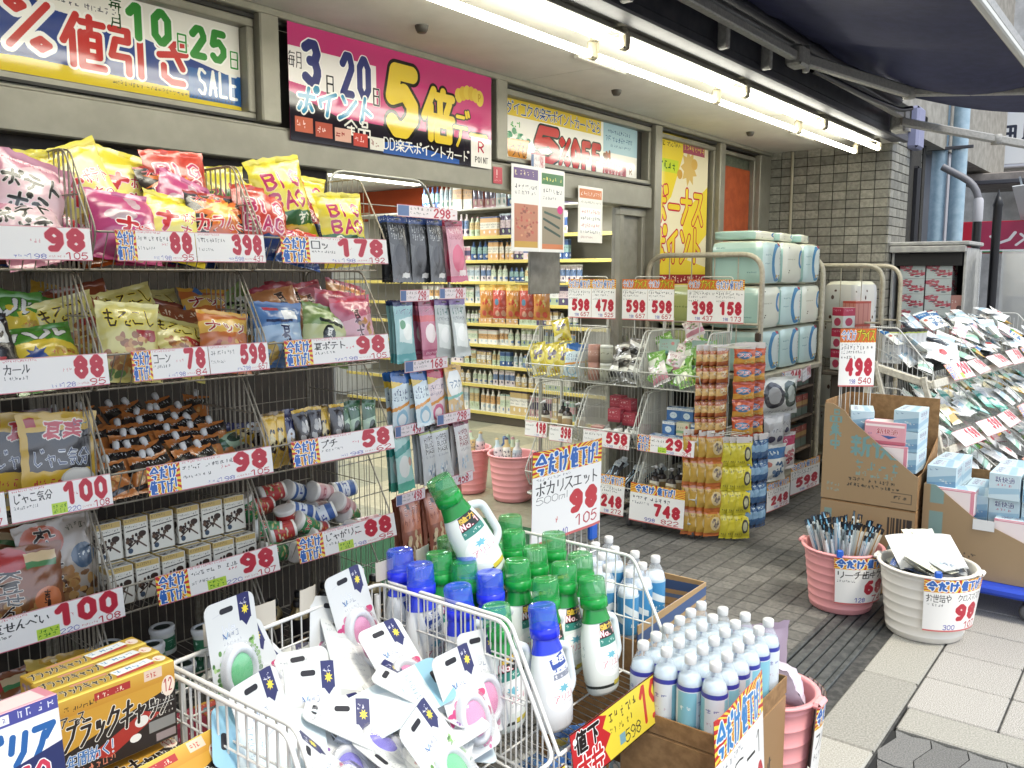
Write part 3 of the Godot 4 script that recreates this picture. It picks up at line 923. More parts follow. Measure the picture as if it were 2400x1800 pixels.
func draw_packs() -> void:
	# snack bags
	var small := {
		"pink_potato": "b d889a8;p ecc4d4 0 .3 .5 .1 1 .35 1 .8 .5 .95 0 .75;t .1 .2 .8 .2 ポテト 222 eee .03 .1;t .2 .42 .6 .22 ポテ 222 eee .03 .1;n .6 .78 .3 .13 26 .05 e0c060 d0a848;s .1 .08 .7 .05 a35",
		"brown_potato": "b 7a3d42;r .3 .1 .3 .8 a88858;v .33 .15 .22 .6 ポテト 3a1c14 3a1c14 0 .1;n .7 .7 .25 .2 30 .05 a87850 8a5840;s .1 .05 .8 .05 dba",
		"yellow_turtle": "b e8d018;p f2e46a 0 .25 1 .1 1 .6 0 .8;t .12 .3 .36 .34 す d8222a fbe .03 .12;t .5 .3 .42 .16 ポテト d8222a fff .06 .09;t .5 .5 .4 .14 すっ d8222a fff .06 .09;n .4 .82 .3 .1 24 .05 e0b040 f0d070;r 0 .0 1 .05 f0e040",
		"pink_turtle": "b c83c80;n .5 .5 .4 .36 14 .1 e8b8d0 f0d0e0;t .3 .42 .34 .34 す d8222a fff .05 .11;t .58 .52 .38 .16 ポテト d8222a fff .07 .09;r 0 0 1 .05 e070a8;n .6 .88 .3 .08 16 .05 f0d8c0",
		"karamu": "b 2a1a18;k .5 .35 .48 .26 13 e86a18;k .5 .3 .3 .14 11 f2b030;t .06 .38 .88 .26 カラムー e03040 f8e4dc .07 .1;r .2 .68 .6 .08 3a7a20;s .24 .695 .5 .05 ef9;k .5 .88 .4 .3 15 d85a18;t .1 .06 .5 .12 カラ d8303c fde .05 .1;r 0 0 1 .04 c03018",
		"red_big": "b d03024;t .12 .2 .76 .22 BIG c01f60 f6d0d8 .07 .13;t .12 .44 .76 .22 BAG c01f60 f6d0d8 .07 .13;p 1c4a98 0 .8 .5 .68 1 .72 1 1 0 1;s .1 .82 .8 .08 def;r 0 0 1 .06 e84028",
		"yellow_big": "b e4d01c;t .14 .16 .72 .2 BIG c02060 f8e870 .04 .14;t .14 .38 .72 .2 BAG c02060 f8e870 .04 .14;p 1e6a2a 0 .56 1 .64 1 .78 0 .72;t .1 .58 .25 .14 の f0f0d8 f0f0d8 0 .1;t .6 .63 .25 .12 お f0f0d8 f0f0d8 0 .1;e .5 .86 .3 .1 efd760;n .5 .88 .2 .06 14 .05 d8b840 f2e49a;r 0 0 1 .05 f0e040",
		"green_big": "b 246a30;t .14 .2 .72 .2 BIG c02060 f8e870 .05 .14;t .14 .42 .72 .2 BAG c02060 f8e870 .05 .14;r 0 0 1 .3 d8cc24;t .1 .68 .8 .14 のりしお f0f0d8 f0f0d8 0 .09;n .5 .88 .3 .1 20 .05 d8b840 b0a030",
		"curl_green": "b 4c9a2a;p e8c828 0 .35 .5 .28 1 .4 1 .7 .5 .8 0 .6;a .1 .06 .8 .24 ハル f4f4f0 333 .03 .14;k .35 .52 .16 .08 7 284a9c;n .7 .6 .22 .12 18 .06 f0d040 e8b828;s .55 .5 .35 .06 c33;r 0 .82 1 .1 f0d030",
		"curl_yellow": "b d8a428;p 5aa030 0 .2 1 .32 1 .55 0 .5;a .1 .1 .8 .22 カール f4f4f0 333 .03 .12;n .5 .72 .36 .2 24 .07 e8c050 d09a30 b87828",
		"curl_black": "b 232026;r .1 .1 .8 .3 e6e6e4;t .14 .15 .72 .2 カール 222 222 0 .12;k .5 .65 .25 .15 9 d04040;n .5 .8 .36 .12 24 .06 b08040 906030",
		"corn": "b d8cc6a;t .08 .1 .84 .22 もろこし 3a2a08 f0d838 .06 .07;r .55 .36 .36 .14 b82a2c;s .58 .4 .3 .06 fec;n .45 .66 .36 .24 50 .06 c87a30 e0a048 d88a38 b86a28;n .2 .9 .16 .06 10 .05 6a9a40;r 0 0 1 .05 e4da80",
		"orange_cheese": "b d8702a;p f0b848 0 .2 1 .1 1 .34 0 .4;t .1 .18 .8 .2 ナッツ b02028 ffe .06 .09;n .5 .68 .4 .22 46 .06 b02a28 d84838 e89038 f0b858;r 0 .0 1 .06 f0b030",
		"rust_bag": "b a8542c;p d89a50 0 .5 1 .3 1 .7 0 .9;s .1 .2 .8 .1 ffe8c0;n .5 .6 .36 .24 40 .05 d89048 8a3a20 c07038;r 0 0 1 .05 803820",
		"blue_summer": "b 4a7cc0;p 90b4dc 0 .42 1 .3 1 .7 0 .8;r .55 .14 .3 .14 e8eef4;r .2 .1 .3 .05 d04050;v .42 .36 .2 .44 夏ポ 1c2c5c e8eef8 .03 .1;n .25 .8 .2 .14 18 .06 e0b850 d8a040;n .72 .82 .2 .12 18 .06 e8c878 d0a850;l .2 .32 .7 .3 .05 1c2c5c",
		"green_summer": "b 7c9c50;p c4cc90 0 .42 1 .3 1 .72 0 .8;r .58 .2 .3 .12 e8eee4;e .46 .58 .14 .2 1c2420;v .4 .42 .14 .32 夏ポ f0f0e8 f0f0e8 0 .1;n .25 .8 .22 .12 20 .06 d0a868 b08850;l .3 .3 .75 .34 .07 223020",
		"pink_summer": "b c85a78;p e0a0b0 0 .4 1 .3 1 .7 0 .8;v .38 .2 .2 .5 夏ポ 5a1828 f4e0e4 .03 .1;n .65 .6 .26 .2 24 .06 e0a850 d08838;p 8a2848 0 .85 .5 .78 1 .85 1 .95 0 .95;r 0 0 1 .08 d83850",
		"orange_summer": "b d0824a;v .4 .15 .22 .55 夏ポ 40201c f0e0d0 .03 .1;n .5 .8 .36 .14 30 .06 e0a850 b87838;r 0 0 1 .08 b03848",
		"jako": "b d8a818;r .1 .2 .82 .4 2c2c34;a .3 .08 .5 .2 夏実 d83040 f4ece0 .06 .09;t .13 .38 .76 .18 じゃこ気分 2c3c6c e8ecf2 .05 .07;e .72 .72 .24 .13 d4d0c8;e .72 .7 .2 .09 e8e4dc;s .14 .68 .36 .07 c23;s .14 .77 .3 .05 d56;n .35 .9 .3 .07 24 .05 d8c8a0 c0b088;r .1 .06 .12 .08 c03030;s .7 .1 .2 .05 48a",
		"soybean": "b a89c90;n .5 .75 .45 .22 60 .06 8a5428 b87838 6a3c1c c89048;e .3 .2 .26 .16 c85a38;v .2 .06 .28 .66 丸大豆せん 1c1614 efe8dc .05 .1;e .78 .42 .18 .12 3a5878;s .68 .38 .2 .06 e8eef0;s .62 .1 .3 .05 554;r 0 .94 1 .06 8c2c28;n .4 .6 .24 .1 20 .05 c08040 d8a058",
		"soybean_orange": "b 8a4a24;n .5 .75 .45 .22 60 .06 8a5428 b87838 c89048;v .12 .1 .3 .66 丸大豆せん 1c1614 efe8dc .05 .1;e .3 .14 .26 .13 c03838;e .74 .62 .2 .13 d87038;v .68 .52 .1 .2 醤油 402010 402010 0 .1;r .5 .1 .4 .16 e0c090;r .5 .2 .4 .06 4a8a50",
		"petit_yellow": "b d0a020;r .2 .15 .6 .5 e8b838;n .5 .5 .2 .2 16 .09 f4dfa0 302010;s .2 .75 .6 .06 542;r 0 0 1 .05 705010",
		"petit_blue": "b 34386c;e .5 .55 .3 .2 d8dce8;n .5 .55 .2 .12 12 .06 c8a878 906040;s .2 .15 .6 .08 dde;r .1 .8 .8 .12 6a70b0",
		"petit_black": "b 2a2428;n .5 .45 .3 .26 12 .1 ece8e4 d0ccc8;r 0 .7 1 .3 d8a838;s .2 .76 .6 .08 421;r 0 .0 1 .06 e0b028",
		"petit_green": "b 3c6c48;p a8c8a8 0 .4 1 .3 1 .8 0 .9;e .5 .6 .26 .2 2c4434;s .15 .12 .7 .08 eef;r 0 0 1 .05 1c5430",
		"jelly": "b c8702c;p 262224 0 .25 1 .05 1 .3 0 .5;s .1 .16 .7 .1 eee;n .5 .7 .36 .2 30 .07 d88838 b85a20 e8a858;p 262224 0 .85 1 .7 1 .8 0 .95",
		"drip": "b e6e2d6;r 0 0 1 .16 d2b060;s .06 .04 .6 .07 654;s .06 .2 .8 .06 555;l .08 .34 .9 .3 .03 332820;n .4 .6 .36 .18 26 .06 4a3024 6a4630 2c1c16;e .72 .46 .16 .08 3a241a;l .1 .8 .5 .62 .05 4a3024;l .5 .62 .85 .82 .05 5a3c2c;e .2 .86 .1 .07 38506a;r .94 0 .06 1 cfcabc",
		"mask_black": "b 3a3c42;r 0 0 1 .1 2c4890;s .1 .03 .7 .05 dde;s .1 .14 .75 .09 c8ccd2;s .1 .26 .7 .09 b8bcc4;e .52 .6 .34 .18 141418;e .62 .78 .2 .1 26282e;r .5 .86 .4 .07 d0d0d4;p 55585f 0 .4 .2 .45 0 .7",
		"mask_pink": "b d08aa0;r 0 0 1 .1 a02848;s .1 .14 .75 .08 f4e8ec;s .1 .25 .7 .07 8a3050;e .5 .62 .36 .22 e0507a;r .5 .82 .4 .1 f0dce2;r 0 .9 1 .1 c83c68",
		"mask_teal": "b 8ac4cc;r 0 0 1 .08 243c78;t .08 .12 .84 .1 ハイソ 1c4a7c f0f6f8 .03 .08;p d8ecf0 .2 .3 .9 .25 .8 .7 .15 .65;e .6 .5 .25 .13 f0f6f8;e .35 .38 .14 .07 4c9a6c;r 0 .85 1 .15 58b0b8",
		"mask_rose": "b c86a8c;r 0 0 1 .1 8a2c50;t .08 .13 .84 .1 ハイソ 7c1c40 f8f0f2 .03 .08;r 0 .26 1 .1 d84c58;e .5 .55 .3 .16 ecdce2;r 0 .82 1 .1 b04870;s .2 .85 .6 .04 fde",
		"mask_silver": "b b0b8b8;r 0 0 1 .1 6a4c98;s .1 .15 .8 .12 3a6a5c;s .1 .3 .7 .06 445;p e4eaec .1 .4 .9 .45 .85 .85 .15 .8;e .5 .6 .26 .13 f2f4f6",
		"mask_blue": "b cfe2ee;r 0 0 1 .2 2e6cc0;p e8c030 0 .14 .6 .2 0 .28;s .08 .3 .84 .1 1c2c6c;s .08 .42 .7 .08 1c2c6c;p e8963a 0 .62 1 .5 1 .56 0 .68;e .5 .8 .32 .15 8cc0e0;e .5 .82 .22 .1 e4eef4",
		"mask_redtop": "b e8d4dc;r 0 0 1 .2 d0264c;p e8c030 0 .14 .6 .2 0 .28;s .08 .3 .84 .1 1c2c6c;s .08 .42 .7 .08 1c2c6c;p e8963a 0 .62 1 .5 1 .56 0 .68;e .5 .8 .32 .15 e06a94;e .5 .82 .22 .1 f4e4ea",
		"mask_gold": "b d8b070;e .5 .35 .45 .28 e8ecee;t .12 .26 .76 .16 マスク 5c7ca0 f2f4f4 .03 .08;r 0 0 1 .1 e0a838;p 7ac0b8 0 .56 1 .5 1 .55 0 .62;n .5 .78 .36 .16 14 .08 eadfc8 d0d4d8",
		"mask_hyper": "b c4c8cc;r 0 0 1 .1 34343c;r 0 .1 1 .03 a8b848;t .2 .18 .6 .09 HYPER 333 333 0 .11;t .2 .28 .6 .09 BLOCK 333 333 0 .11;t .2 .38 .6 .09 MASK 333 333 0 .11;s .2 .5 .6 .05 667;n .5 .76 .3 .14 20 .05 dce4ea a8bcd0 88a0c0",
		"mask_hyper_red": "b d0cccc;r 0 0 1 .1 7a2a44;t .2 .18 .6 .09 HYPER 8a2c3c 8a2c3c 0 .11;t .2 .28 .6 .09 BLOCK 8a2c3c 8a2c3c 0 .11;t .2 .38 .6 .09 MASK 8a2c3c 8a2c3c 0 .11;s .2 .5 .6 .05 667;n .5 .76 .3 .14 20 .05 dce4ea a8c4e0",
		"mask_aqua": "b 9cd0cc;s .15 .06 .7 .06 334;p 2ca098 0 .3 1 .16 1 .28 0 .42;e .42 .58 .3 .18 d8dcdc;e .78 .52 .12 .08 c89888;r 0 .84 1 .16 48b49c",
		"nuts": "b a85a44;r .08 .06 .84 .36 d07a5c;t .14 .1 .72 .12 ミックス 902c20 f0d8c8 .03 .08;s .14 .26 .72 .09 802018;n .5 .7 .42 .24 60 .06 d8b078 a87040 e4c898 7a4428;r 0 .94 1 .06 6a2a20;r .3 .08 .12 .06 3a2a24",
		"yellow_refill": "b d8c020;e .5 .4 .4 .22 e8d860;n .5 .36 .26 .14 16 .08 8a8098 b0a0b0 6a6080;s .15 .1 .7 .08 554;p e8e4c8 0 .7 .6 .62 .5 .9 0 .95;n .6 .85 .3 .1 14 .06 e0a828 f0d850",
		"red_pouch": "b d85040;r 0 0 1 .16 e0a030;s .1 .2 .8 .12 f6e4d8;e .3 .5 .14 .1 5a90b0;s .1 .64 .8 .06 fdd;e .3 .84 .14 .09 e8a890;e .7 .84 .14 .09 e8a890",
		"orange_pouch": "b dc8a34;r 0 0 1 .16 e8c050;s .1 .2 .8 .12 f6e4d8;n .5 .5 .3 .12 18 .07 e84c38 f0d070;e .3 .84 .14 .09 e84c38;e .7 .84 .14 .09 e84c38",
		"green_candy": "b 6cae3c;p e0e8d0 0 .4 .6 .3 .7 .6 0 .75;s .1 .1 .8 .14 f4f8ec;n .6 .7 .3 .2 18 .07 b8d848 3c7a24;s .1 .85 .6 .06 d5688a",
		"white_candy": "b e4dcdc;p d8889c 0 .7 1 .6 1 .85 0 .9;s .1 .12 .8 .14 a04060;n .5 .45 .3 .14 14 .07 d88ca0 84b468 e8c8d0",
		"aqua_box": "b a8ccc0;s .15 .3 .4 .1 c44;s .15 .5 .5 .12 a44;e .8 .3 .1 .12 d88;r 0 .8 1 .2 6aa89c",
		"pink_tin": "b c08878;r 0 .3 1 .34 d09c8c;s .2 .36 .6 .08 f4e8e0;s .2 .5 .5 .06 f0dcd4",
		"clear_tin": "b a4a494;r .1 .2 .8 .6 b8b8a4;s .2 .4 .6 .1 554;r 0 0 1 .1 d8d8d0",
		"chrome_pack": "b 8a8884;p ecece8 0 .1 1 .3 1 .5 0 .3;p 3c3a38 0 .5 1 .6 1 .85 0 .75;e .6 .66 .2 .14 1c1a1a;s .1 .06 .6 .07 444",
		"red_box": "b b8384a;s .1 .15 .8 .2 f0c8cc;s .1 .5 .8 .12 e8a0a8;r 0 .8 1 .2 98283c",
		"blue_carton": "b 3c72b8;r 0 0 1 .22 e4e8ec;e .5 .6 .26 .24 d4e4f0;s .15 .06 .7 .1 247;s .3 .54 .4 .1 36a",
		"cream_box": "b d8d0b0;s .1 .3 .8 .14 565;r 0 .6 1 .2 88b080;e .8 .3 .1 .12 c44",
		"noodle_strip": "b b85c24;p e0b060 0 .3 1 .2 1 .6 0 .7;e .5 .42 .3 .18 c8a068;n .5 .42 .24 .14 16 .07 e8d098 d08838;s .1 .1 .8 .08 fed;r 0 .9 1 .1 7c2c1c;r 0 0 1 .05 d8a848",
		"orange_strip": "b d85020;p e8a030 0 .6 1 .45 1 .8 0 .9;e .48 .42 .36 .2 4878a8;a .16 .3 .64 .22 フス d84048 f4f0ec .07 .1;r 0 0 1 .08 c02818;n .7 .8 .2 .1 12 .06 f0c868",
		"gold_strip": "b d0a030;r 0 0 1 .14 d06a20;e .6 .5 .3 .26 e0c890;n .6 .5 .2 .18 16 .07 8a7a70 b0a090;r 0 .86 1 .14 d86c28;s .1 .18 .6 .08 642",
		"yellow_strip": "b ded020;e .66 .5 .22 .28 4a4a44;e .66 .5 .14 .18 c8c89c;s .1 .16 .5 .1 343;r 0 .0 1 .06 b8b018;s .1 .76 .5 .08 343",
		"blue_strip": "b 2c5c94;p 78a8d0 0 .3 1 .2 1 .5 0 .6;s .1 .1 .7 .1 dee;r 0 .85 1 .15 1c3c6c",
		"coffee_can": "b 1e1c20;v .16 .08 .22 .66 UCC d8d4cc d8d4cc 0 .13;v .66 .08 .22 .66 UCC d8d4cc d8d4cc 0 .13;r 0 .78 1 .06 7a5a3c;e .5 .6 .08 .08 b07a40",
		"gel_tin": "b e2e4de;r 0 .3 1 .5 2a7a50;s .05 .4 .4 .12 dfe;s .55 .4 .4 .12 dfe;s .05 .62 .9 .08 bdc",
		"jag_green": "b 2a8a4a;r 0 0 1 .14 e8e8e4;t .04 .2 .42 .26 じゃが d83038 f4f0d8 .06 .1;t .54 .2 .42 .26 じゃが d83038 f4f0d8 .06 .1;n .5 .7 .45 .16 26 .04 e0c050 e87038 f0e0a0;r 0 .9 1 .1 f0f0ea",
		"jag_blue": "b 3060b0;r 0 0 1 .14 e8e8e4;r 0 .3 1 .34 dde4ee;s .05 .36 .4 .2 24a;s .55 .36 .4 .2 24a;r 0 .9 1 .1 f0f0ea",
		"jag_pink": "b dca0a8;r 0 0 1 .14 f0ecec;s .05 .25 .4 .2 a34;s .55 .25 .4 .2 a34;r 0 .5 1 .2 eed0d4;r 0 .9 1 .1 f0f0ea",
		"jag_red": "b c83030;r 0 0 1 .14 e8e8e4;n .5 .5 .45 .3 40 .04 f0c040 58a040 f0e8c0;r 0 .9 1 .1 f0f0ea",
		"tissue_berry": "b c4d0d4;n .3 .3 .28 .22 40 .07 c8304c e06078;n .7 .65 .28 .22 40 .07 c8304c e06078;e .3 .48 .1 .04 4a5560;e .7 .86 .1 .04 4a5560;n .5 .5 .4 .4 14 .02 6a9a68;r 0 0 1 .02 e8ecee",
		"tissue_pink": "b d08c84;s .1 .2 .6 .14 f0dcd8;e .7 .5 .16 .1 5a3a38;r 0 .6 1 .4 d8a898",
		"roll_green": "b b8cc74;p cada94 0 0 1 0 1 .2 0 .3;s .2 .5 .5 .04 6a8a40;s .2 .2 .3 .03 7a9a50",
		"roll_aqua": "b a4d0c8;p b8dcd4 0 0 1 0 1 .15 0 .2;s .7 .7 .2 .03 5a8a8c;s .1 .15 .2 .02 5a8a8c",
		"roll_ring": "b bcd8d4;e .72 .5 .3 .46 2c86c0;e .84 .5 .28 .38 d8e4e0;v .84 .2 .1 .36 nepia 3c3a38 3c3a38 0 .07;r .8 0 .2 .1 b83048;s .1 .3 .3 .04 577;s .1 .5 .25 .03 577;n .8 .85 .14 .08 10 .03 e8c048 3868b0",
		"roll_cream": "b dcdcc8;r .85 0 .15 1 d0d4cc;n .3 .15 .04 .04 3 .02 4a4a44;s .2 .4 .4 .025 887;n .3 .7 .05 .04 3 .02 6a4a3a;e .84 .4 .12 .22 3c86c0;e .9 .4 .1 .18 dcdcd0",
		"roll_dots": "b d4d4d0;n .4 .5 .3 .44 22 .03 6a4a44 7a5a54;r .75 0 .25 1 c8ccd2;n .86 .5 .08 .4 12 .02 6a5a60",
		"refill_blue": "b e4e8e6;r 0 .1 1 .26 2a6cb0;s .1 .15 .6 .12 dee;n .6 .66 .24 .2 26 .06 3c6ca8 6a8cb8;e .2 .5 .12 .07 c86a5a;s .1 .9 .4 .04 47a",
		"refill_pink": "b e4dcde;r 0 .1 1 .22 c82a5c;s .1 .14 .6 .12 fde;n .6 .62 .28 .22 34 .06 c84860 e07a80;s .1 .9 .4 .04 a35",
		"refill_clear": "b c8c8cc;s .1 .4 .7 .1 556;e .25 .7 .14 .1 3c3858;e .65 .7 .14 .1 4a4868;p e4e4e8 0 0 1 0 .9 .2 .1 .25",
		"diaper": "b dcdcd8;e .3 .45 .22 .34 30303a;e .3 .45 .14 .22 a8a8a8;e .74 .45 .22 .34 2c4438;e .74 .45 .14 .22 b0b8b0;s .1 .85 .8 .06 556",
		"soap_red": "b d0d0cc;r 0 0 1 .4 c8284c;e .5 .7 .3 .2 c03858;s .1 .1 .7 .1 fde",
		"soap_salmon": "b d8887c;l .2 0 .2 1 .04 b86050;l .5 0 .5 1 .04 b86050;l .8 0 .8 1 .04 b86050;r 0 0 1 .1 c84c3c",
		"shelf_box": "b 8c5a48;r 0 0 1 .3 a8483c;r 0 .3 1 .2 c89a58;s .1 .08 .6 .12 fed;r 0 .6 1 .4 6a7a6c",
		"toothbrush": "b d8e4ea;r 0 0 1 .14 1c2430;l .5 .15 .5 .9 .3 6cb0d8;l .45 .2 .55 .5 .1 f0f0ec;s .1 .2 .8 .05 334;r 0 .9 1 .1 3c8cc0",
		"toothbrush_tan": "b e0dccc;r 0 0 1 .14 1c2028;l .5 .15 .5 .9 .26 c89858;l .6 .2 .6 .5 .1 f0f0ec;r 0 .86 1 .14 88b4d0",
		"razor": "b 20262e;l .1 .1 .9 .8 .08 8ab4d4;l .2 .5 .7 .95 .06 c8ccd0;r 0 0 1 .2 c8d4dc;s .1 .04 .8 .1 246",
		"shampoo": "b e0d8c4;r 0 0 1 .2 3a2c24;e .5 .5 .3 .2 b09060;s .15 .75 .7 .08 654",
		"box_mask_blue": "b 88b4d4;p b8d4e8 0 0 1 0 1 .3 0 .5;p 6a9cc8 0 .7 1 .55 1 .8 0 .95;s .1 .1 .4 .1 446a9a;n .6 .6 .3 .1 10 .04 d8e8f0",
		"box_mask_pale": "b c4dcea;t .2 .12 .6 .22 新快適 3c4c8c f4f8fa .04 .07;s .25 .38 .5 .1 c46;p 9cc4de 0 .6 1 .5 1 .7 0 .85",
		"box_mask_pink": "b e89cac;r .04 .12 .92 .1 f6e4e8;t .3 .3 .5 .24 新快適 c0283c f8f0f2 .04 .08;p 3c5ca8 .4 .6 .8 .62 .6 .75;r 0 .85 1 .15 d06078;s .1 .5 .3 .1 86a",
		"box_mask_white": "b ecdce0;r 0 0 1 .1 e48aa0;r .9 0 .1 1 e48aa0;r 0 .92 1 .08 e8a0b0;l .1 .05 .9 .05 .02 f4ecee",
		"pale_blue": "b e6e8ea;p a8c8e0 0 .3 1 .15 1 .4 0 .55;s .1 .1 .7 .12 4a6aa0;e .6 .7 .2 .14 c4d8e8;s .1 .88 .5 .06 889",
		"pale_pink": "b ece6e8;p e8b0c0 0 .5 1 .35 1 .6 0 .7;s .1 .1 .7 .12 c05070;e .3 .75 .16 .1 f4d0d8;r 0 .94 1 .06 d890a0",
		"pale_green": "b e4eae6;p 98ccb8 0 .6 1 .4 1 .75 0 .85;s .1 .1 .6 .12 3a7a60;e .65 .35 .18 .12 c8e0d4",
		"pale_red": "b eae6e2;e .5 .5 .24 .16 cc4a50;s .1 .1 .8 .1 445;s .1 .8 .7 .08 c66",
		"pale_grey": "b dcdee2;r .1 .1 .8 .3 eef0f2;s .14 .15 .6 .1 556;r .1 .5 .5 .3 b8bcc4;s .1 .86 .7 .06 778",
		"pale_gold": "b e8dcb4;p d8a848 0 .6 1 .5 1 .8 0 .9;s .1 .12 .7 .12 864;e .6 .4 .2 .12 f2ead0",
		"carton_new": "b a38560;v .07 .06 .13 .42 品集中 6c9a9c 6c9a9c 0 .09;t .3 .3 .66 .22 新快適 6c9a9c 6c9a9c 0 .085;s .36 .55 .5 .1 6c9a9c;s .36 .66 .46 .06 7aa2a2;s .3 .74 .5 .035 3a3430;s .28 .8 .56 .03 3a3430;l .74 .84 .94 .84 .006 4a4038;l .74 .94 .94 .94 .006 4a4038;l .74 .84 .74 .94 .006 4a4038;l .94 .84 .94 .94 .006 4a4038;s .77 .87 .14 .035 4a4038;s .07 .82 .16 .03 88a09c;s .07 .88 .16 .03 88a09c",
		"carton_plain": "b a38560;r .05 .1 .08 .24 7a9a98;r .05 .42 .08 .24 7a9a98;r .72 .1 .24 .22 3a3430;l .745 .1 .745 .32 .012 b08a5c;l .77 .1 .77 .32 .008 b08a5c;l .8 .1 .8 .32 .014 b08a5c;l .84 .1 .84 .32 .01 b08a5c;l .87 .1 .87 .32 .016 b08a5c;l .91 .1 .91 .32 .008 b08a5c;e .78 .45 .05 .05 7a9a98;s .05 .76 .3 .05 4a4038",
		"carton_water": "b bc9460;p 3c5c94 0 .2 1 .1 1 .3 0 .45;p 5a78a8 0 .55 1 .4 1 .5 0 .62;r 0 .7 1 .04 a07c4c;s .1 .8 .4 .08 5a4a34",
		"carton_brown": "b a87e50;r .4 .3 .06 .2 3a3430;s .5 .34 .3 .1 4a4038;l 0 .8 1 .8 .006 8a6840",
	}
	for k in small:
		art(k, "packs", 146, 168, small[k])
	# shelf goods of the back wall share a few plain prints
	var tints := ["e8e4e0", "d8c0c4", "e4dcc8", "b8ccd8", "3c5c98", "c8d8b8", "e8d8dc", "8ab0a8", "d8b878", "6a88b8", "c89098", "f0ece4", "a8b890", "504468", "e0a868"]
	for i in tints.size():
		art("goods%d" % i, "packs", 64, 84, "b %s;r 0 .3 1 .34 %s;s .1 .36 .8 .1 445;s .1 .5 .5 .07 667;e .7 .78 .14 .08 %s;r 0 0 1 .08 %s" % [tints[i], tints[(i + 3) % tints.size()], tints[(i + 7) % tints.size()], tints[(i + 5) % tints.size()]])
	# the wagons in front
	var card := "b dcdee2;r .66 0 .24 .24 2a2c6c;s .69 .05 .18 .05 dde;k .79 .15 .08 .04 8 f0d830;p 2a2c6c .7 .24 .88 .24 .78 .3;l .15 .13 .4 .1 .008 c8ccd8;s .3 .3 .36 .05 8a94b0;t .3 .22 .3 .08 Wa eef0f8 b4c0d4 .03 .07;l .3 .3 .36 .35 .016 2c60b0;l .36 .35 .4 .3 .016 4c90d0;s .3 .38 .4 .03 aab;"
	art("fresh_green", "big", 260, 400, card + "n .2 .62 .16 .2 24 .04 8cc868 6aa848 b8dc90 4c8a38;n .82 .66 .14 .24 26 .04 8cc868 5a9840 a8d488;n .5 .94 .4 .05 10 .03 a8d488")
	art("fresh_purple", "big", 260, 400, card + "n .2 .55 .16 .12 26 .028 8c4cc0 b070d8 a858d0;n .82 .6 .14 .2 26 .028 9c58cc c088e0 7c3cb0;n .3 .93 .26 .06 20 .028 8c4cc0 b070d8")
	art("fresh_pink", "big", 260, 400, card + "n .2 .6 .16 .14 10 .07 e8408c f078b0 f4a8c8;n .82 .62 .13 .2 12 .07 e84880 d83070 f49cc0;n .6 .94 .3 .05 6 .05 f078b0")
	art("fresh_back", "big", 260, 400, "b d0d4d8;s .1 .1 .5 .03 88909c;s .1 .16 .6 .03 98a0ac;r .7 .06 .2 .1 c8ccd2;r .1 .26 .8 .6 eef0f2;s .14 .3 .7 .02 a8aeb8;s .14 .36 .6 .02 a8aeb8;s .14 .42 .7 .02 b0b6c0;s .14 .48 .5 .02 a8aeb8;s .14 .54 .7 .02 b0b6c0;s .14 .6 .64 .02 a8aeb8;s .14 .66 .7 .02 b0b6c0;e .8 .8 .05 .03 d8a0a8;l .1 .86 .9 .86 .01 c8ccd4")
	art("fresh_blue", "big", 260, 400, "b d4e6f0;r 0 0 1 .2 8cc4e4;s .1 .3 .7 .05 8aa4bc;s .1 .4 .6 .04 9ab4cc;e .5 .66 .3 .18 eef4f8")
	art("cap_front", "big", 500, 330, "b d89a24;p 2a2220 0 .66 1 .3 1 1 0 1;g 0 0 1 .22 e4b038 d08c1c;p b82c24 .2 .8 .7 .5 .85 .6 .4 .9;e .68 .62 .06 .07 e4e0dc;e .62 .8 .05 .05 ece8e4;a .04 .28 .92 .36 ブラックキャップ 2a2220 f2ece0 .05 .14;s .06 .1 .3 .07 3a2c18;r .3 .06 .3 .09 c02c2c;s .32 .075 .26 .06 fec;t .02 .2 .2 .13 アース 2a2220 f2ece0 .04 .1;r .72 .02 .16 .13 e8c8b0;s .74 .05 .12 .08 c33;e .93 .3 .06 .13 f0dcc8;t .89 .2 .08 .17 12 c03038 c03038 0 .11;t .05 .68 .42 .17 年間効く! 3c78c0 f4f4f4 .05 .08;s .05 .87 .4 .08 e86;r .74 .5 .24 .005 ddd;s .75 .44 .22 .035 dcd8d0;s .75 .53 .22 .035 dcd8d0;s .75 .61 .22 .035 dcd8d0;r .74 .68 .24 .14 8a8a88;r .8 .86 .18 .1 988")
	art("cap_top", "big", 500, 120, "b c49a24;r 0 .86 1 .14 ecd048;t .02 .25 .5 .5 ブラックキャップ 2a2220 f2ece0 .05 .13;r .2 .12 .3 .1 d88;p e8eef4 .52 .2 .86 .12 .88 .5 .54 .64;s .55 .26 .3 .24 3c8cc8;p c8303c .52 .66 .86 .54 .86 .7 .52 .8;e .93 .45 .05 .26 f0dcd0;s .905 .34 .05 .2 c44")
	art("cap_side", "big", 120, 330, "b d8a028;r 0 .4 1 .6 2a2220;e .5 .5 .36 .12 f0dcc8;t .25 .44 .5 .12 12 c03038 c03038 0 .11;n .5 .12 .3 .06 14 .08 b888b0 d8b0c0;s .1 .7 .8 .04 ddd;s .1 .8 .8 .04 ddd")
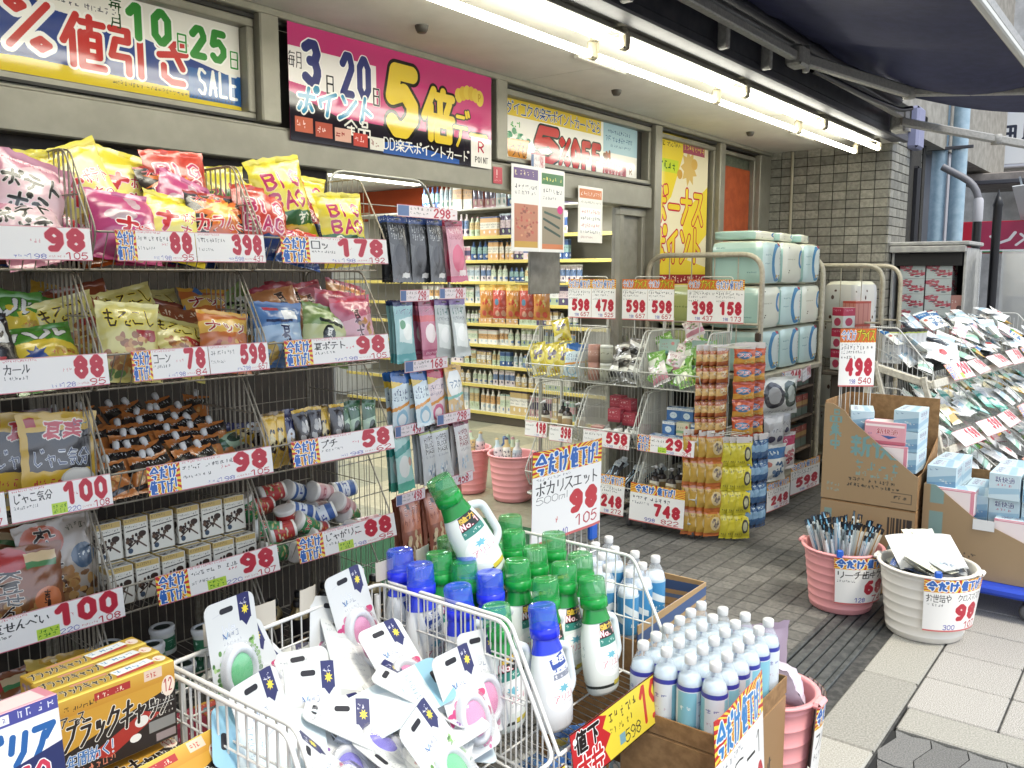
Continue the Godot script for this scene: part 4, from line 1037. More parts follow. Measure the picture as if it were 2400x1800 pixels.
	art("barrier", "big", 420, 400, "b eeeaf0;r 0 0 1 .13 4a4ca8;r .3 .03 .26 .08 f0eef4;s .32 .05 .22 .045 4a4ca8;s .64 .03 .3 .07 e4e4f4;a .02 .18 .92 .34 サバリア 1f62b4 fafafc .06 .16;p 26306c 0 .6 1 .42 1 1 0 1;t .42 .52 .46 .24 260 d83050 f6f2f4 .04 .13;s .88 .66 .08 .06 d83050;s .5 .78 .42 .07 fafaff;s .42 .87 .5 .07 f0f0ff;e .3 .64 .09 .095 e0dccc;e .3 .64 .07 .075 26306c;e .34 .84 .08 .085 e0dccc;e .34 .84 .06 .065 343c74;r 0 .66 .2 .2 d8d4b8;s .02 .7 .16 .1 334;r .5 .93 .5 .07 4a88cc")
	art("wash_green", "big", 512, 512, "b e8f0ec;p 1c241e .42 .02 .6 .0 .62 .22 .4 .24;t .42 .03 .18 .08 強力 e8c030 7a2c10 .04 .1;t .41 .11 .2 .09 No.1 f4f0f0 d8304c .06 .11;r .4 .22 .22 .1 2a8a7c;s .41 .24 .2 .05 cfe8e0;e .51 .55 .17 .2 fbfcfc;k .5 .46 .06 .03 7 6cc0d8;t .4 .52 .22 .1 アリエル e06a84 fff .03 .08;s .47 .64 .1 .03 a8b4b8;p 2c3430 .0 .8 .2 .84 .5 .86 .8 .84 1 .8 1 .84 .8 .88 .5 .9 .2 .88 .0 .84;r .5 .83 .16 .06 e0c82c;s .6 .94 .12 .03 7ab0a0;r .62 .0 .12 .5 d8e8e0;r .9 .2 .1 .3 d4e4e0;s .04 .3 .2 .05 9ab8b0;s .04 .4 .2 .05 9ab8b0")
	art("wash_blue", "big", 512, 512, "b ecf0f6;p 2c4cb0 .4 .08 .56 .02 .6 .18 .42 .2;t .42 .05 .16 .09 部屋 f4f6fa f4f6fa 0 .1;s .42 .2 .2 .05 2c4cb0;r .42 .26 .2 .07 8a90a4;s .43 .27 .18 .045 eef;e .51 .55 .17 .2 fbfcfe;k .5 .46 .06 .03 7 6cc0d8;t .4 .52 .22 .1 アリエル e06a84 fff .03 .08;s .47 .64 .1 .03 a8b4b8;s .56 .88 .14 .03 7a90c8;s .56 .92 .14 .03 7a90c8;r .84 .1 .12 .6 2c40c0;r .02 .1 .12 .6 2c40c0;r .72 .1 .06 .5 dce4f2")
	art("pocari_label", "big", 256, 200, "b 3c94d4;p e8f2f8 0 .2 .3 .5 .6 .3 1 .6 1 .75 .6 .5 .3 .68 0 .4;s .1 .66 .8 .14 e4f0f8;r 0 0 1 .06 c8e0f0")
	art("os_label", "big", 256, 200, "b dfe8f4;r 0 0 1 .1 3c44b8;r .0 .12 .25 .88 84cce4;r .5 .12 .25 .88 84cce4;s .27 .3 .2 .12 8890c8;s .77 .3 .2 .12 8890c8;s .27 .6 .2 .06 c8a8c0;s .77 .6 .2 .06 c8a8c0;s .04 .4 .18 .1 f0f8fc")


# ---------------------------------------------------------------- the setting

func build_ground() -> void:
	struct("ground", box_mesh(Vector3(120, 0.4, 120), 0.0), grain("asphalt", Color(0.2, 0.2, 0.2), Color(0.29, 0.285, 0.28), 0.7, 0.95, 0.05), Vector3(30, -0.232, 0))
	# the tiled apron before the shop
	var joint := grain("apron joint", Color(0.2, 0.2, 0.195), Color(0.3, 0.295, 0.285), 2.0, 0.95)
	var apron := struct("apron_paving", box_mesh(Vector3(12.4, 0.03, 1.74), 0.0), joint, Vector3(3.8, -0.019, -2.05))
	var tone := []
	for k in 4:
		var c := 0.365 + 0.022 * k
		tone.append(grain("apron tile %d" % k, Color(c * 0.8, c * 0.785, c * 0.75), Color(c * 1.0, c * 0.98, c * 0.93), 1.3 + 0.3 * k, 0.78, 0.03))
	var tm := box_mesh(Vector3(0.0935, 0.012, 0.0935), 0.0025)
	var near := []
	var far_st := begin()
	for i in range(-16, 80):
		for j in 17:
			var p := Vector3(1.25 + i * 0.1, 0, -1.25 - j * 0.1)
			var score := p.distance_to(Vector3(3.7, 0, -1.75)) - (0.8 if p.x > 2.4 and p.x < 5.4 and p.z > -2.35 else 0.0)
			near.append([score, p])
	near.sort_custom(func(a, b): return a[0] < b[0])
	for k in near.size():
		var p: Vector3 = near[k][1]
		var y := -0.0012 + rng.randf() * 0.0012
		if k < 300:
			part("tile", tm, tone[rng.randi() % 4], apron, p - apron.position + Vector3(0, y - 0.006, 0), Vector3(rng.randf_range(-0.006, 0.006), 0, rng.randf_range(-0.006, 0.006)))
		else:
			cbox(far_st, p - apron.position + Vector3(0, y - 0.006, 0), Vector3(0.0935, 0.012, 0.0935), 0.002)
	var rest := part("tile", done(far_st), tone[1], apron)
	rest.set_meta("kind", "stuff")
	# the drain channel with its bars
	var drain := struct("drain_channel", box_mesh(Vector3(12.4, 0.03, 0.235), 0.0), plain("drain dark", Color(0.09, 0.09, 0.095), 0.7), Vector3(3.8, -0.026, -1.085))
	var steel := grain("drain bar", Color(0.25, 0.26, 0.26), Color(0.37, 0.38, 0.375), 1.6, 0.5)
	steel.metallic = 0.35
	for k in 6:
		var edge: bool = k == 0 or k == 5
		part("drain_bar", box_mesh(Vector3(12.4, 0.02, 0.022 if edge else 0.04), 0.003), steel, drain, Vector3(0, 0.016 + (0.004 if edge else 0.0), [-0.106, -0.069, -0.023, 0.023, 0.069, 0.106][k]))
	# kerb stones and pavers
	var kerb := struct("kerb", box_mesh(Vector3(12.4, 0.03, 0.27), 0.0), joint, Vector3(3.8, -0.022, -0.832))
	var stones := []
	for k in 3:
		var c := 0.56 + 0.035 * k
		stones.append(grain("kerb stone %d" % k, Color(c * 0.86, c * 0.845, c * 0.79), Color(c * 1.1, c * 1.08, c * 1.02), 2.3 + k * 0.4, 0.9, 0.09))
	for k in 20:
		part("stone", box_mesh(Vector3(0.595, 0.03, 0.205), 0.006), stones[k % 3], kerb, Vector3(-5.87 + k * 0.6 - 0.15, 0.007 + rng.randf() * 0.002, 0.025))
	part("stone", box_mesh(Vector3(12.4, 0.02, 0.05), 0.004), stones[0], kerb, Vector3(0, 0.004, -0.108))
	var walk := struct("pavement", box_mesh(Vector3(12.0, 0.03, 3.2), 0.0), joint, Vector3(9.1, -0.022, 0.91))
	var pav := []
	for k in 4:
		var c := 0.62 + 0.03 * k
		pav.append(grain("paver %d" % k, Color(c * 0.68, c * 0.665, c * 0.635), Color(c * 1.25, c * 1.22, c * 1.17), 2.6 + 0.4 * k, 0.92, 0.16, 0.0, 3))
	var pm := box_mesh(Vector3(0.293, 0.03, 0.293), 0.004)
	for i in 22:
		for j in 9:
			part("paver", pm, pav[rng.randi() % 4], walk, Vector3(3.425 + i * 0.3 - 9.1, 0.0065 + rng.randf() * 0.002, -0.55 + j * 0.3 - 0.91), Vector3(rng.randf_range(-0.003, 0.003), 0, rng.randf_range(-0.003, 0.003)))
	for j in 5:
		part("border_stone", box_mesh(Vector3(0.18, 0.03, 0.595), 0.005), stones[(j + 1) % 3], walk, Vector3(3.183 - 9.1, 0.007, -0.39 + j * 0.6 - 0.91))
	# interlocking dark pavers with zigzag sides
	var dark := struct("dark_paving", box_mesh(Vector3(7.0, 0.03, 3.2), 0.0), plain("dark joint", Color(0.12, 0.12, 0.12), 0.95), Vector3(-0.42, -0.024, 0.9))
	var zig := PackedVector2Array([Vector2(-0.112, -0.055), Vector2(-0.06, -0.04), Vector2(0.0, -0.055), Vector2(0.06, -0.07), Vector2(0.112, -0.055), Vector2(0.098, 0.0), Vector2(0.112, 0.055), Vector2(0.06, 0.04), Vector2(0.0, 0.055), Vector2(-0.06, 0.07), Vector2(-0.112, 0.055), Vector2(-0.126, 0.0)])
	var zs := begin()
	prism(zs, zig, 0.03)
	var zm := done(zs)
	var dm := []
	for k in 3:
		dm.append(grain("dark paver %d" % k, Color(0.36, 0.357, 0.35) * (0.92 + 0.07 * k), Color(0.5, 0.497, 0.485) * (0.92 + 0.07 * k), 2.4, 0.95, 0.12))
	for i in 12:
		for j in 12:
			part("paver", zm, dm[rng.randi() % 3], dark, Vector3(2.97 - i * 0.232 + 0.42, 0.0045, -0.63 + j * 0.114 - 0.9), Vector3(-PI / 2, 0, 0))


func framed(parent: Node3D, x0: float, x1: float, y0: float, y1: float, z: float, w: float, mat: Material, depth := 0.05) -> void:
	var c := Vector2((x0 + x1) * 0.5, (y0 + y1) * 0.5)
	part("frame", box_mesh(Vector3(x1 - x0, w, depth), 0.004), mat, parent, Vector3(c.x, y1 - w * 0.5, z))
	part("frame", box_mesh(Vector3(x1 - x0, w, depth), 0.004), mat, parent, Vector3(c.x, y0 + w * 0.5, z))
	part("frame", box_mesh(Vector3(w, y1 - y0 - 2 * w, depth), 0.004), mat, parent, Vector3(x0 + w * 0.5, c.y, z))
	part("frame", box_mesh(Vector3(w, y1 - y0 - 2 * w, depth), 0.004), mat, parent, Vector3(x1 - w * 0.5, c.y, z))


func build_shop() -> void:
	var alu := grain("bronze aluminium", Color(0.5, 0.49, 0.44), Color(0.54, 0.53, 0.48), 0.7, 0.42, 0.012)
	alu.metallic = 0.25
	var soffit_m := grain("soffit board", Color(0.78, 0.77, 0.73), Color(0.815, 0.805, 0.765), 0.5, 0.6, 0.01)
	var shop := thing("drugstore_building", "shop front with beige metal frames, posters and a white soffit", "shop front", Vector3.ZERO)
	# soffit of boards with thin joints
	for k in 5:
		part("soffit_board", box_mesh(Vector3(1.816, 0.02, 1.03), 0.002), soffit_m, shop, Vector3(-0.72 + k * 1.82, 2.612, -2.396))
	part("soffit_backing", box_mesh(Vector3(9.4, 0.1, 1.06), 0.0), plain("soffit backing", Color(0.3, 0.29, 0.27), 0.9), shop, Vector3(2.8, 2.674, -2.4))
	for p in [[0.6, -2.62], [2.75, -2.6], [4.35, -2.62], [6.2, -2.6]]:
		part("ceiling_fitting", lathe_mesh("fitting", [Vector2(0.0, 0), Vector2(0.018, 0.0), Vector2(0.026, 0.012), Vector2(0.03, 0.03)], 12), plain("fitting", Color(0.25, 0.23, 0.2), 0.5), shop, Vector3(p[0], 2.573, p[1]))
	for x in [1.3, 3.77, 6.6]:
		part("soffit_trim", box_mesh(Vector3(0.45, 0.012, 0.028), 0.003), plain("trim white", Color(0.8, 0.79, 0.75), 0.4), shop, Vector3(x, 2.595, -2.36))
	part("top_rail", box_mesh(Vector3(9.3, 0.03, 0.1), 0.004), alu, shop, Vector3(2.75, 2.5865, -2.935))
	part("top_track", box_mesh(Vector3(9.3, 0.018, 0.06), 0.003), plain("dark gasket", Color(0.12, 0.115, 0.1), 0.6), shop, Vector3(2.75, 2.562, -2.95))
	# header beam
	part("header_beam", box_mesh(Vector3(7.25, 0.135, 0.12), 0.005), alu, shop, Vector3(1.68, 2.0845, -2.965))
	part("beam_sill", box_mesh(Vector3(7.25, 0.012, 0.1), 0.003), alu, shop, Vector3(1.68, 2.155, -2.965))
	for x in [0.36, 2.2, 3.655, 5.36, 6.385]:
		var tall: bool = x > 5.3
		part("post", box_mesh(Vector3(0.09, 0.41 if not tall else 2.57, 0.13), 0.006), alu, shop, Vector3(x, 2.372 if not tall else 1.285, -2.95))
	part("post", box_mesh(Vector3(0.2, 2.57, 0.12), 0.006), alu, shop, Vector3(7.29, 1.285, -2.96))
	part("reveal", box_mesh(Vector3(0.06, 2.55, 0.05), 0.004), alu, shop, Vector3(7.15, 1.285, -2.91))
	var black := plain("dark gasket", Color.BLACK)
	# the fanlights and their posters
	var gl := glass("window glass", Color(0.9, 0.95, 0.92), 0.12)
	for w in [[0.42, 2.15], [2.25, 3.605], [3.705, 5.31]]:
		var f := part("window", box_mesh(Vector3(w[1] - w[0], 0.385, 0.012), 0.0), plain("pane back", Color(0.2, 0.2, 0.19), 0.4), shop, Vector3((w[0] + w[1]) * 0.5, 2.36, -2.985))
		var plain_one: bool = w[0] > 2.2 and w[0] < 3
		if not plain_one:
			framed(f, (w[0] - w[1]) * 0.5, (w[1] - w[0]) * 0.5, -0.192, 0.192, 0.035, 0.032, alu, 0.06)
			part("gasket", box_mesh(Vector3(w[1] - w[0] - 0.02, 0.01, 0.02), 0.0), black, f, Vector3(0, -0.187, 0.062))
	var poster := func(called: String, x0: float, x1: float, y0: float, y1: float, look: String, cat: String, z := -2.968):
		one("poster", sheet_mesh(x1 - x0, y1 - y0, 0.004, called), ink(called, "gloss"), look, cat, Transform3D(Basis(), Vector3((x0 + x1) * 0.5, (y0 + y1) * 0.5, z)))
	poster.call("poster_discount", 0.5, 2.115, 2.196, 2.524, "glossy red and yellow discount poster with green dates and SALE", "poster")
	poster.call("poster_points", 2.29, 3.57, 2.115, 2.572, "glossy pink and black points poster with a big golden five", "poster", -2.895)
	poster.call("poster_five_off", 3.765, 5.2, 2.178, 2.519, "white banner reading 5%OFF in red with a yellow title strip", "poster")
	# the full-height lights to the right
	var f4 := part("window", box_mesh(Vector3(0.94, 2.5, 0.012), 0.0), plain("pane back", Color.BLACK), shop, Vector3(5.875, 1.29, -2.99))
	framed(f4, -0.47, 0.47, -1.25, 1.25, 0.035, 0.03, alu)
	poster.call("poster_bonus", 5.44, 6.29, 1.45, 2.572, "tall yellow poster with two lines of big yellow kana edged red", "poster")
	var f5 := part("window", box_mesh(Vector3(0.7, 2.5, 0.012), 0.0), grain("old green board", Color(0.3, 0.33, 0.27), Color(0.42, 0.43, 0.36), 1.0, 0.7), shop, Vector3(6.78, 1.29, -2.99))
	part("orange_board", box_mesh(Vector3(0.64, 0.62, 0.012), 0.002), grain("orange board", Color(0.58, 0.25, 0.11), Color(0.66, 0.31, 0.15), 0.8, 0.55), f5, Vector3(-0.01, 0.83, 0.02))
	framed(f5, -0.35, 0.35, -1.25, 1.25, 0.035, 0.03, alu)
	# the closed leaf right of the doorway
	var leaf := part("door_leaf", box_mesh(Vector3(0.34, 1.98, 0.03), 0.004), grain("door leaf", Color(0.44, 0.43, 0.39), Color(0.5, 0.49, 0.45), 0.9, 0.5), shop, Vector3(5.14, 1.02, -3.0))
	framed(leaf, -0.17, 0.17, -0.99, 0.99, 0.03, 0.05, alu, 0.04)
	part("door_handle", box_mesh(Vector3(0.03, 0.3, 0.03), 0.006), plain("handle steel", Color(0.7, 0.69, 0.66), 0.3, 0.9), leaf, Vector3(-0.1, 0.0, 0.06))
	part("side_wall", box_mesh(Vector3(0.1, 2.6, 0.1), 0.0), alu, shop, Vector3(-1.85, 1.3, -2.96))
	part("roof_slab", box_mesh(Vector3(12.4, 0.12, 7.2), 0.0), plain("roof slab", Color(0.3, 0.3, 0.29), 0.9), shop, Vector3(2.2, 2.87, -5.5))
	part("upper_wall", box_mesh(Vector3(16.0, 3.0, 0.3), 0.0), grain("upper render", Color(0.5, 0.49, 0.46), Color(0.58, 0.57, 0.54), 0.6, 0.9), shop, Vector3(4.4, 4.24, -2.05))
	# notices stuck on the beam
	one("notice", sheet_mesh(0.5, 0.46, 0.006), ink("notice_pair", "label"), "double notice with two product photos hanging under the header beam", "notice", Transform3D(Basis(), Vector3(3.97, 1.93, -2.88)))
	one("notice", sheet_mesh(0.13, 0.1, 0.002), ink("m_a", "label"), "small round topped pink note above the double notice", "notice", Transform3D(Basis(), Vector3(3.98, 2.185, -2.894)))
	one("calendar_notice", sheet_mesh(0.27, 0.33, 0.004), ink("calendar", "label"), "white calendar notice with an orange heading on the door frame", "notice", Transform3D(Basis(), Vector3(4.5, 1.93, -2.88)))
	one("alarm_sticker", sheet_mesh(0.075, 0.085, 0.0), ink("warning_red", "label"), "small red sticker on the header beam", "sticker", Transform3D(Basis(), Vector3(3.63, 2.09, -2.9)))
	one("grey_board", box_mesh(Vector3(0.3, 0.36, 0.02), 0.003), grain("grey card", Color(0.42, 0.41, 0.38), Color(0.48, 0.47, 0.44), 1.0, 0.7), "blank grey board hanging below the double notice", "board", Transform3D(Basis(), Vector3(4.22, 1.64, -3.02)))
	# the tiled pier at the far end
	var pier := thing("tiled_pier", "tiled pier at the far end of the shop front, stained grey tiles", "wall", Vector3(7.4, 0, -1.93))
	part("core", box_mesh(Vector3(1.0, 2.9, 1.0), 0.0), grain("pier joint", Color(0.13, 0.125, 0.11), Color(0.2, 0.19, 0.17), 2.0, 0.9), pier, Vector3(0.506, 1.45, -0.506))
	var pt := []
	for k in 4:
		var c := 0.44 + 0.03 * k
		pt.append(grain("pier tile %d" % k, Color(c * 0.9, c * 0.89, c * 0.82), Color(c * 1.06, c * 1.05, c * 0.97), 1.5 + k * 0.4, 0.5, 0.02))
	var rest := begin()
	var nth := 0
	var tall_t := 0.0725
	var face_t := box_mesh(Vector3(0.012, tall_t - 0.006, 0.104), 0.001)
	var side_t := box_mesh(Vector3(0.104, tall_t - 0.006, 0.012), 0.002)
	for r in range(38, -1, -1):
		var y := 0.04 + r * tall_t
		for c in 9:
			var at := Vector3(-0.003, y, -0.055 - c * 0.11)
			if nth < 210:
				part("tile", face_t, pt[rng.randi() % 4], pier, at)
				nth += 1
			else:
				cbox(rest, at, Vector3(0.012, tall_t - 0.006, 0.104), 0.002)
	var n2 := 0
	for r in range(38, -1, -1):
		var y := 0.04 + r * tall_t
		for c in 5:
			var at := Vector3(0.055 + c * 0.11, y, 0.003)
			if n2 < 90:
				part("tile", side_t, pt[rng.randi() % 4], pier, at)
				n2 += 1
			else:
				cbox(rest, at, Vector3(0.104, tall_t - 0.006, 0.012), 0.002)
	part("tile", done(rest), pt[1], pier).set_meta("kind", "stuff")
	part("conduit", box_mesh(Vector3(0.022, 2.6, 0.022), 0.006), plain("conduit", Color(0.62, 0.6, 0.52), 0.5), pier, Vector3(-0.02, 1.3, -0.78))


func build_interior() -> void:
	var tile_a := grain("vinyl light", Color(0.6, 0.57, 0.47), Color(0.66, 0.63, 0.53), 1.2, 0.3)
	var tile_b := grain("vinyl grey", Color(0.5, 0.49, 0.41), Color(0.56, 0.55, 0.47), 1.2, 0.3)
	var fl := struct("shop_floor", box_mesh(Vector3(11.0, 0.02, 6.0), 0.0), plain("floor joint", Color(0.36, 0.34, 0.29), 0.6), Vector3(2.2, -0.0165, -5.95))
	var tm := box_mesh(Vector3(0.449, 0.006, 0.449), 0.001)
	for i in 24:
		for j in 12:
			part("tile", tm, tile_a if (i / 2 + j / 2) % 2 else tile_b, fl, Vector3(-5.2 + i * 0.45, 0.0105, 2.76 - j * 0.45))
	one("door_mat", box_mesh(Vector3(1.75, 0.012, 0.85), 0.005), grain("green mat", Color(0.05, 0.22, 0.11), Color(0.09, 0.32, 0.18), 6.0, 0.95, 0.3), "dark green mat on the floor just inside the doorway", "mat", Transform3D(Basis(), Vector3(3.35, 0.002, -3.3)))
	var white := plain("shop ceiling", Color(0.82, 0.82, 0.8), 0.8)
	struct("ceiling", box_mesh(Vector3(11.0, 0.1, 6.0), 0.0), white, Vector3(2.2, 2.64, -6.03))
	var wall := plain("orange wall", Color(0.68, 0.27, 0.1), 0.7)
	struct("wall_back", box_mesh(Vector3(11.0, 2.8, 0.1), 0.0), white, Vector3(2.2, 1.4, -9.0))
	struct("wall_right", box_mesh(Vector3(0.1, 2.8, 6.0), 0.0), white, Vector3(7.65, 1.4, -6.03))
	struct("wall_band", box_mesh(Vector3(0.02, 0.36, 6.0), 0.0), wall, Vector3(7.585, 2.4, -6.03))
	struct("wall_left", box_mesh(Vector3(0.1, 2.8, 6.1), 0.0), white, Vector3(-3.3, 1.4, -6.0))
	struct("wall_front", box_mesh(Vector3(1.4, 2.8, 0.1), 0.0), white, Vector3(-2.6, 1.4, -2.99))
	# lit ceiling panels
	for k in 6:
		var at := Vector3(1.4 + (k % 3) * 2.5, 2.565, -4.4 - (k / 3) * 2.3)
		var pan := thing("ceiling_lamp", "long white ceiling lamp inside the shop", "ceiling lamp", at, 0.0, "", "ceiling lamps inside the shop")
		part("housing", box_mesh(Vector3(1.26, 0.03, 0.2), 0.004), white, pan, Vector3(0, 0.0, 0))
		part("tube", box_mesh(Vector3(1.2, 0.02, 0.14), 0.004), lit("ceiling lamp glow", 4.0), pan, Vector3(0, -0.026, 0))
		area("ceiling_light", at + Vector3(0, -0.045, 0), 1.2, 0.14, 1.9, Color(0.97, 0.99, 1.0))
	# the long shelf unit along the right wall
	var sh := thing("wall_shelf_unit", "long white shelf unit along the inner wall with yellow price rails", "shelf unit", Vector3(7.06, 0, -6.0))
	var sw := plain("shelf white", Color(0.76, 0.75, 0.7), 0.5)
	part("back_panel", box_mesh(Vector3(0.02, 2.3, 4.0), 0.0), plain("shelf back", Color(0.62, 0.6, 0.54), 0.6), sh, Vector3(0.42, 1.15, 0))
	part("plinth", box_mesh(Vector3(0.4, 0.1, 4.0), 0.003), plain("plinth", Color(0.3, 0.27, 0.22), 0.6), sh, Vector3(0.22, 0.05, 0))
	var levels := [0.12, 0.41, 0.62, 0.84, 1.06, 1.27, 1.5, 1.72, 1.97, 2.26]
	var rail := grain("yellow rail", Color(0.72, 0.64, 0.3), Color(0.8, 0.73, 0.42), 3.0, 0.5, 0.1)
	var total := 0
	for k in levels.size():
		var y: float = levels[k]
		part("shelf", box_mesh(Vector3(0.4, 0.018, 4.0), 0.002), sw, sh, Vector3(0.21, y - 0.012, 0))
		if k < 9:
			part("price_rail", box_mesh(Vector3(0.012, 0.034, 4.0), 0.002), rail, sh, Vector3(0.003, y - 0.016, 0))
		var step := 0.085
		var gap: float = (levels[k + 1] - y if k < 9 else 0.34) - 0.05
		var z := -0.75
		while z < 1.2 and total < 290:
			var runs := rng.randi_range(2, 4)
			var design := "goods%d" % (rng.randi() % 15)
			var kind := rng.randi() % 3
			var h := gap * rng.randf_range(0.82, 1.06)
			var w := rng.randf_range(0.06, 0.085)
			for q in runs:
				var xf := Transform3D(Basis(Vector3.UP, -PI / 2 + rng.randf_range(-0.1, 0.1)), Vector3(7.14 + rng.randf_range(-0.01, 0.015), y - 0.003, -6.0 + z))
				var where := "on the %s shelf of the inner wall" % ["bottom", "second", "third", "fourth", "fifth", "sixth", "seventh", "eighth", "ninth", "top"][k]
				if kind == 0:
					one("product_box", pack_mesh(Vector3(snappedf(w, 0.02), snappedf(h, 0.05), 0.06)), ink(design, "card"), "small printed box", "box", xf, where)
				elif kind == 1:
					var m := one("product_bottle", lathe_mesh("shelf bottle", [Vector2(0, 0), Vector2(0.38, 0.0), Vector2(0.42, 0.03), Vector2(0.42, 0.6), Vector2(0.36, 0.72), Vector2(0.17, 0.8), Vector2(0.17, 0.97), Vector2(0.0, 1.0)], 10), ink(design, "label"), "small plastic bottle", "bottle", xf, where)
					m.scale = Vector3(w, h, w * 0.8)
				else:
					var m := one("product_pouch", bag_mesh(rng.randi() % 4), ink(design, "film"), "small printed pouch", "pouch", xf, where)
					m.scale = Vector3(w, h, 0.04)
				z += w + 0.002
				total += 1
			z += 0.004
	# pink buckets on the shop floor
	for p in [[4.74, -3.66, 0.34, "with bottles beside the wire racks inside the doorway"], [4.72, -4.06, 0.36, "behind the first bucket on the shop floor"]]:
		bucket("pink plastic bucket " + p[3], Vector3(p[0], 0.0, p[1]), 0.165, 0.33, "pink")
		for q in 6:
			var m := one("product_bottle", lathe_mesh("shelf bottle", []), ink("goods%d" % [3, 5, 7, 0, 4, 8][q], "label"), "small bottle", "bottle", Transform3D(Basis(Vector3(1, 0, 0.4).normalized(), rng.randf_range(-0.3, 0.3)), Vector3(p[0] + rng.randf_range(-0.09, 0.09), 0.2, p[1] + rng.randf_range(-0.09, 0.09))), "in the " + ("nearer" if p[1] > -3.8 else "farther") + " pink bucket inside")
			m.scale = m.scale * Vector3(0.09, 0.24, 0.08)
	# red refill pouches hanging on the column behind the racks
	var rack := thing("hook_rack", "narrow hook rack inside the doorway behind the wire racks", "rack", Vector3(5.02, 0, -3.62))
	part("pole", lathe_mesh("rackpole", [Vector2(0.014, 0), Vector2(0.014, 1.9)], 8), plain("chrome wire", Color(0.66, 0.66, 0.63), 0.35, 0.7), rack)
	part("foot", box_mesh(Vector3(0.3, 0.03, 0.3), 0.006), plain("drain dark", Color.BLACK), rack, Vector3(0, 0.015, 0))
	for k in 3:
		part("hook", box_mesh(Vector3(0.14, 0.008, 0.008), 0.002), plain("chrome wire", Color.BLACK), rack, Vector3(-0.07, 1.52, -0.12 + k * 0.12))
	part("hook_bar", box_mesh(Vector3(0.012, 0.012, 0.42), 0.003), plain("chrome wire", Color.BLACK), rack, Vector3(0, 1.52, 0))
	for k in 5:
		hang("refill_pouch", "red_pouch" if k % 2 else "orange_pouch", "red and orange refill pouch", "pouch", Vector3(4.86, 1.5, -3.98 + k * 0.12), 0.125, 0.24, 0.06, -1.2, "hanging behind the entrance racks")


func lit(key: String, energy: float, c := Color(1.0, 0.99, 0.93)) -> StandardMaterial3D:
	var m := plain(key, Color(0.9, 0.9, 0.88), 0.5)
	m.emission_enabled = true
	m.emission = c
	m.emission_energy_multiplier = energy
	return m


func area(called: String, at: Vector3, w: float, d: float, energy: float, c := Color(1.0, 0.98, 0.9), tip := 0.0) -> void:
	var l := AreaLight3D.new()
	l.name = numbered(called)
	l.area_size = Vector2(w, d)
	l.light_energy = energy
	l.light_color = c
	l.shadow_enabled = true
	l.area_range = 12.0
	l.area_attenuation = 2.0
	add_child(l)
	l.position = at
	l.rotation = Vector3(-PI / 2 + tip, 0, 0)


func build_lamps() -> void:
	var white := plain("lamp steel", Color(0.82, 0.81, 0.76), 0.35)
	var holder := plain("lamp holder", Color(0.66, 0.63, 0.54), 0.5)
	var tube := lathe_mesh("lamp tube", [Vector2(0.0, 0), Vector2(0.013, 0.0), Vector2(0.0155, 0.012), Vector2(0.0155, 1.168), Vector2(0.013, 1.18), Vector2(0.0, 1.18)], 12)
	var glow := lit("tube glow", 6.5)
	for k in 5:
		var x := 0.8 + k * 1.235
		if k == 4:
			x += 0.02
		var f := thing("fluorescent_lamp", "twin tube fluorescent lamp under the soffit edge", "lamp", Vector3(x + 0.6, 2.6, -1.985), 0.0, "", "fluorescent lamps under the soffit")
		part("batten", box_mesh(Vector3(1.2, 0.04, 0.09), 0.006), white, f, Vector3(0, -0.022, 0))
		for s in [-1, 1]:
			var xo: float = 0.0 if s < 0 else -0.055
			if s > 0:
				part("reflector", box_mesh(Vector3(1.19, 0.006, 0.075), 0.001), white, f, Vector3(xo, -0.046, s * 0.075), Vector3(s * 0.35, 0, 0))
			var t := part("tube", tube, glow, f, Vector3(xo + 0.59, -0.098, s * 0.093), Vector3(0, 0, PI / 2))
			for e in [-1, 1]:
				var h := part("lamp_holder", box_mesh(Vector3(0.03, 0.075, 0.036), 0.008), holder, f, Vector3(xo + e * 0.607, -0.078, s * 0.093))
				part("holder_arm", box_mesh(Vector3(0.024, 0.02, 0.09), 0.004), holder, h, Vector3(0, 0.045, -s * 0.04))
			area("tube_light", Vector3(x + 0.6 + xo, 2.6 - 0.118, -1.985 + s * 0.093), 1.17, 0.03, TUBE_LIGHT, Color(1.0, 0.98, 0.9), 0.0)


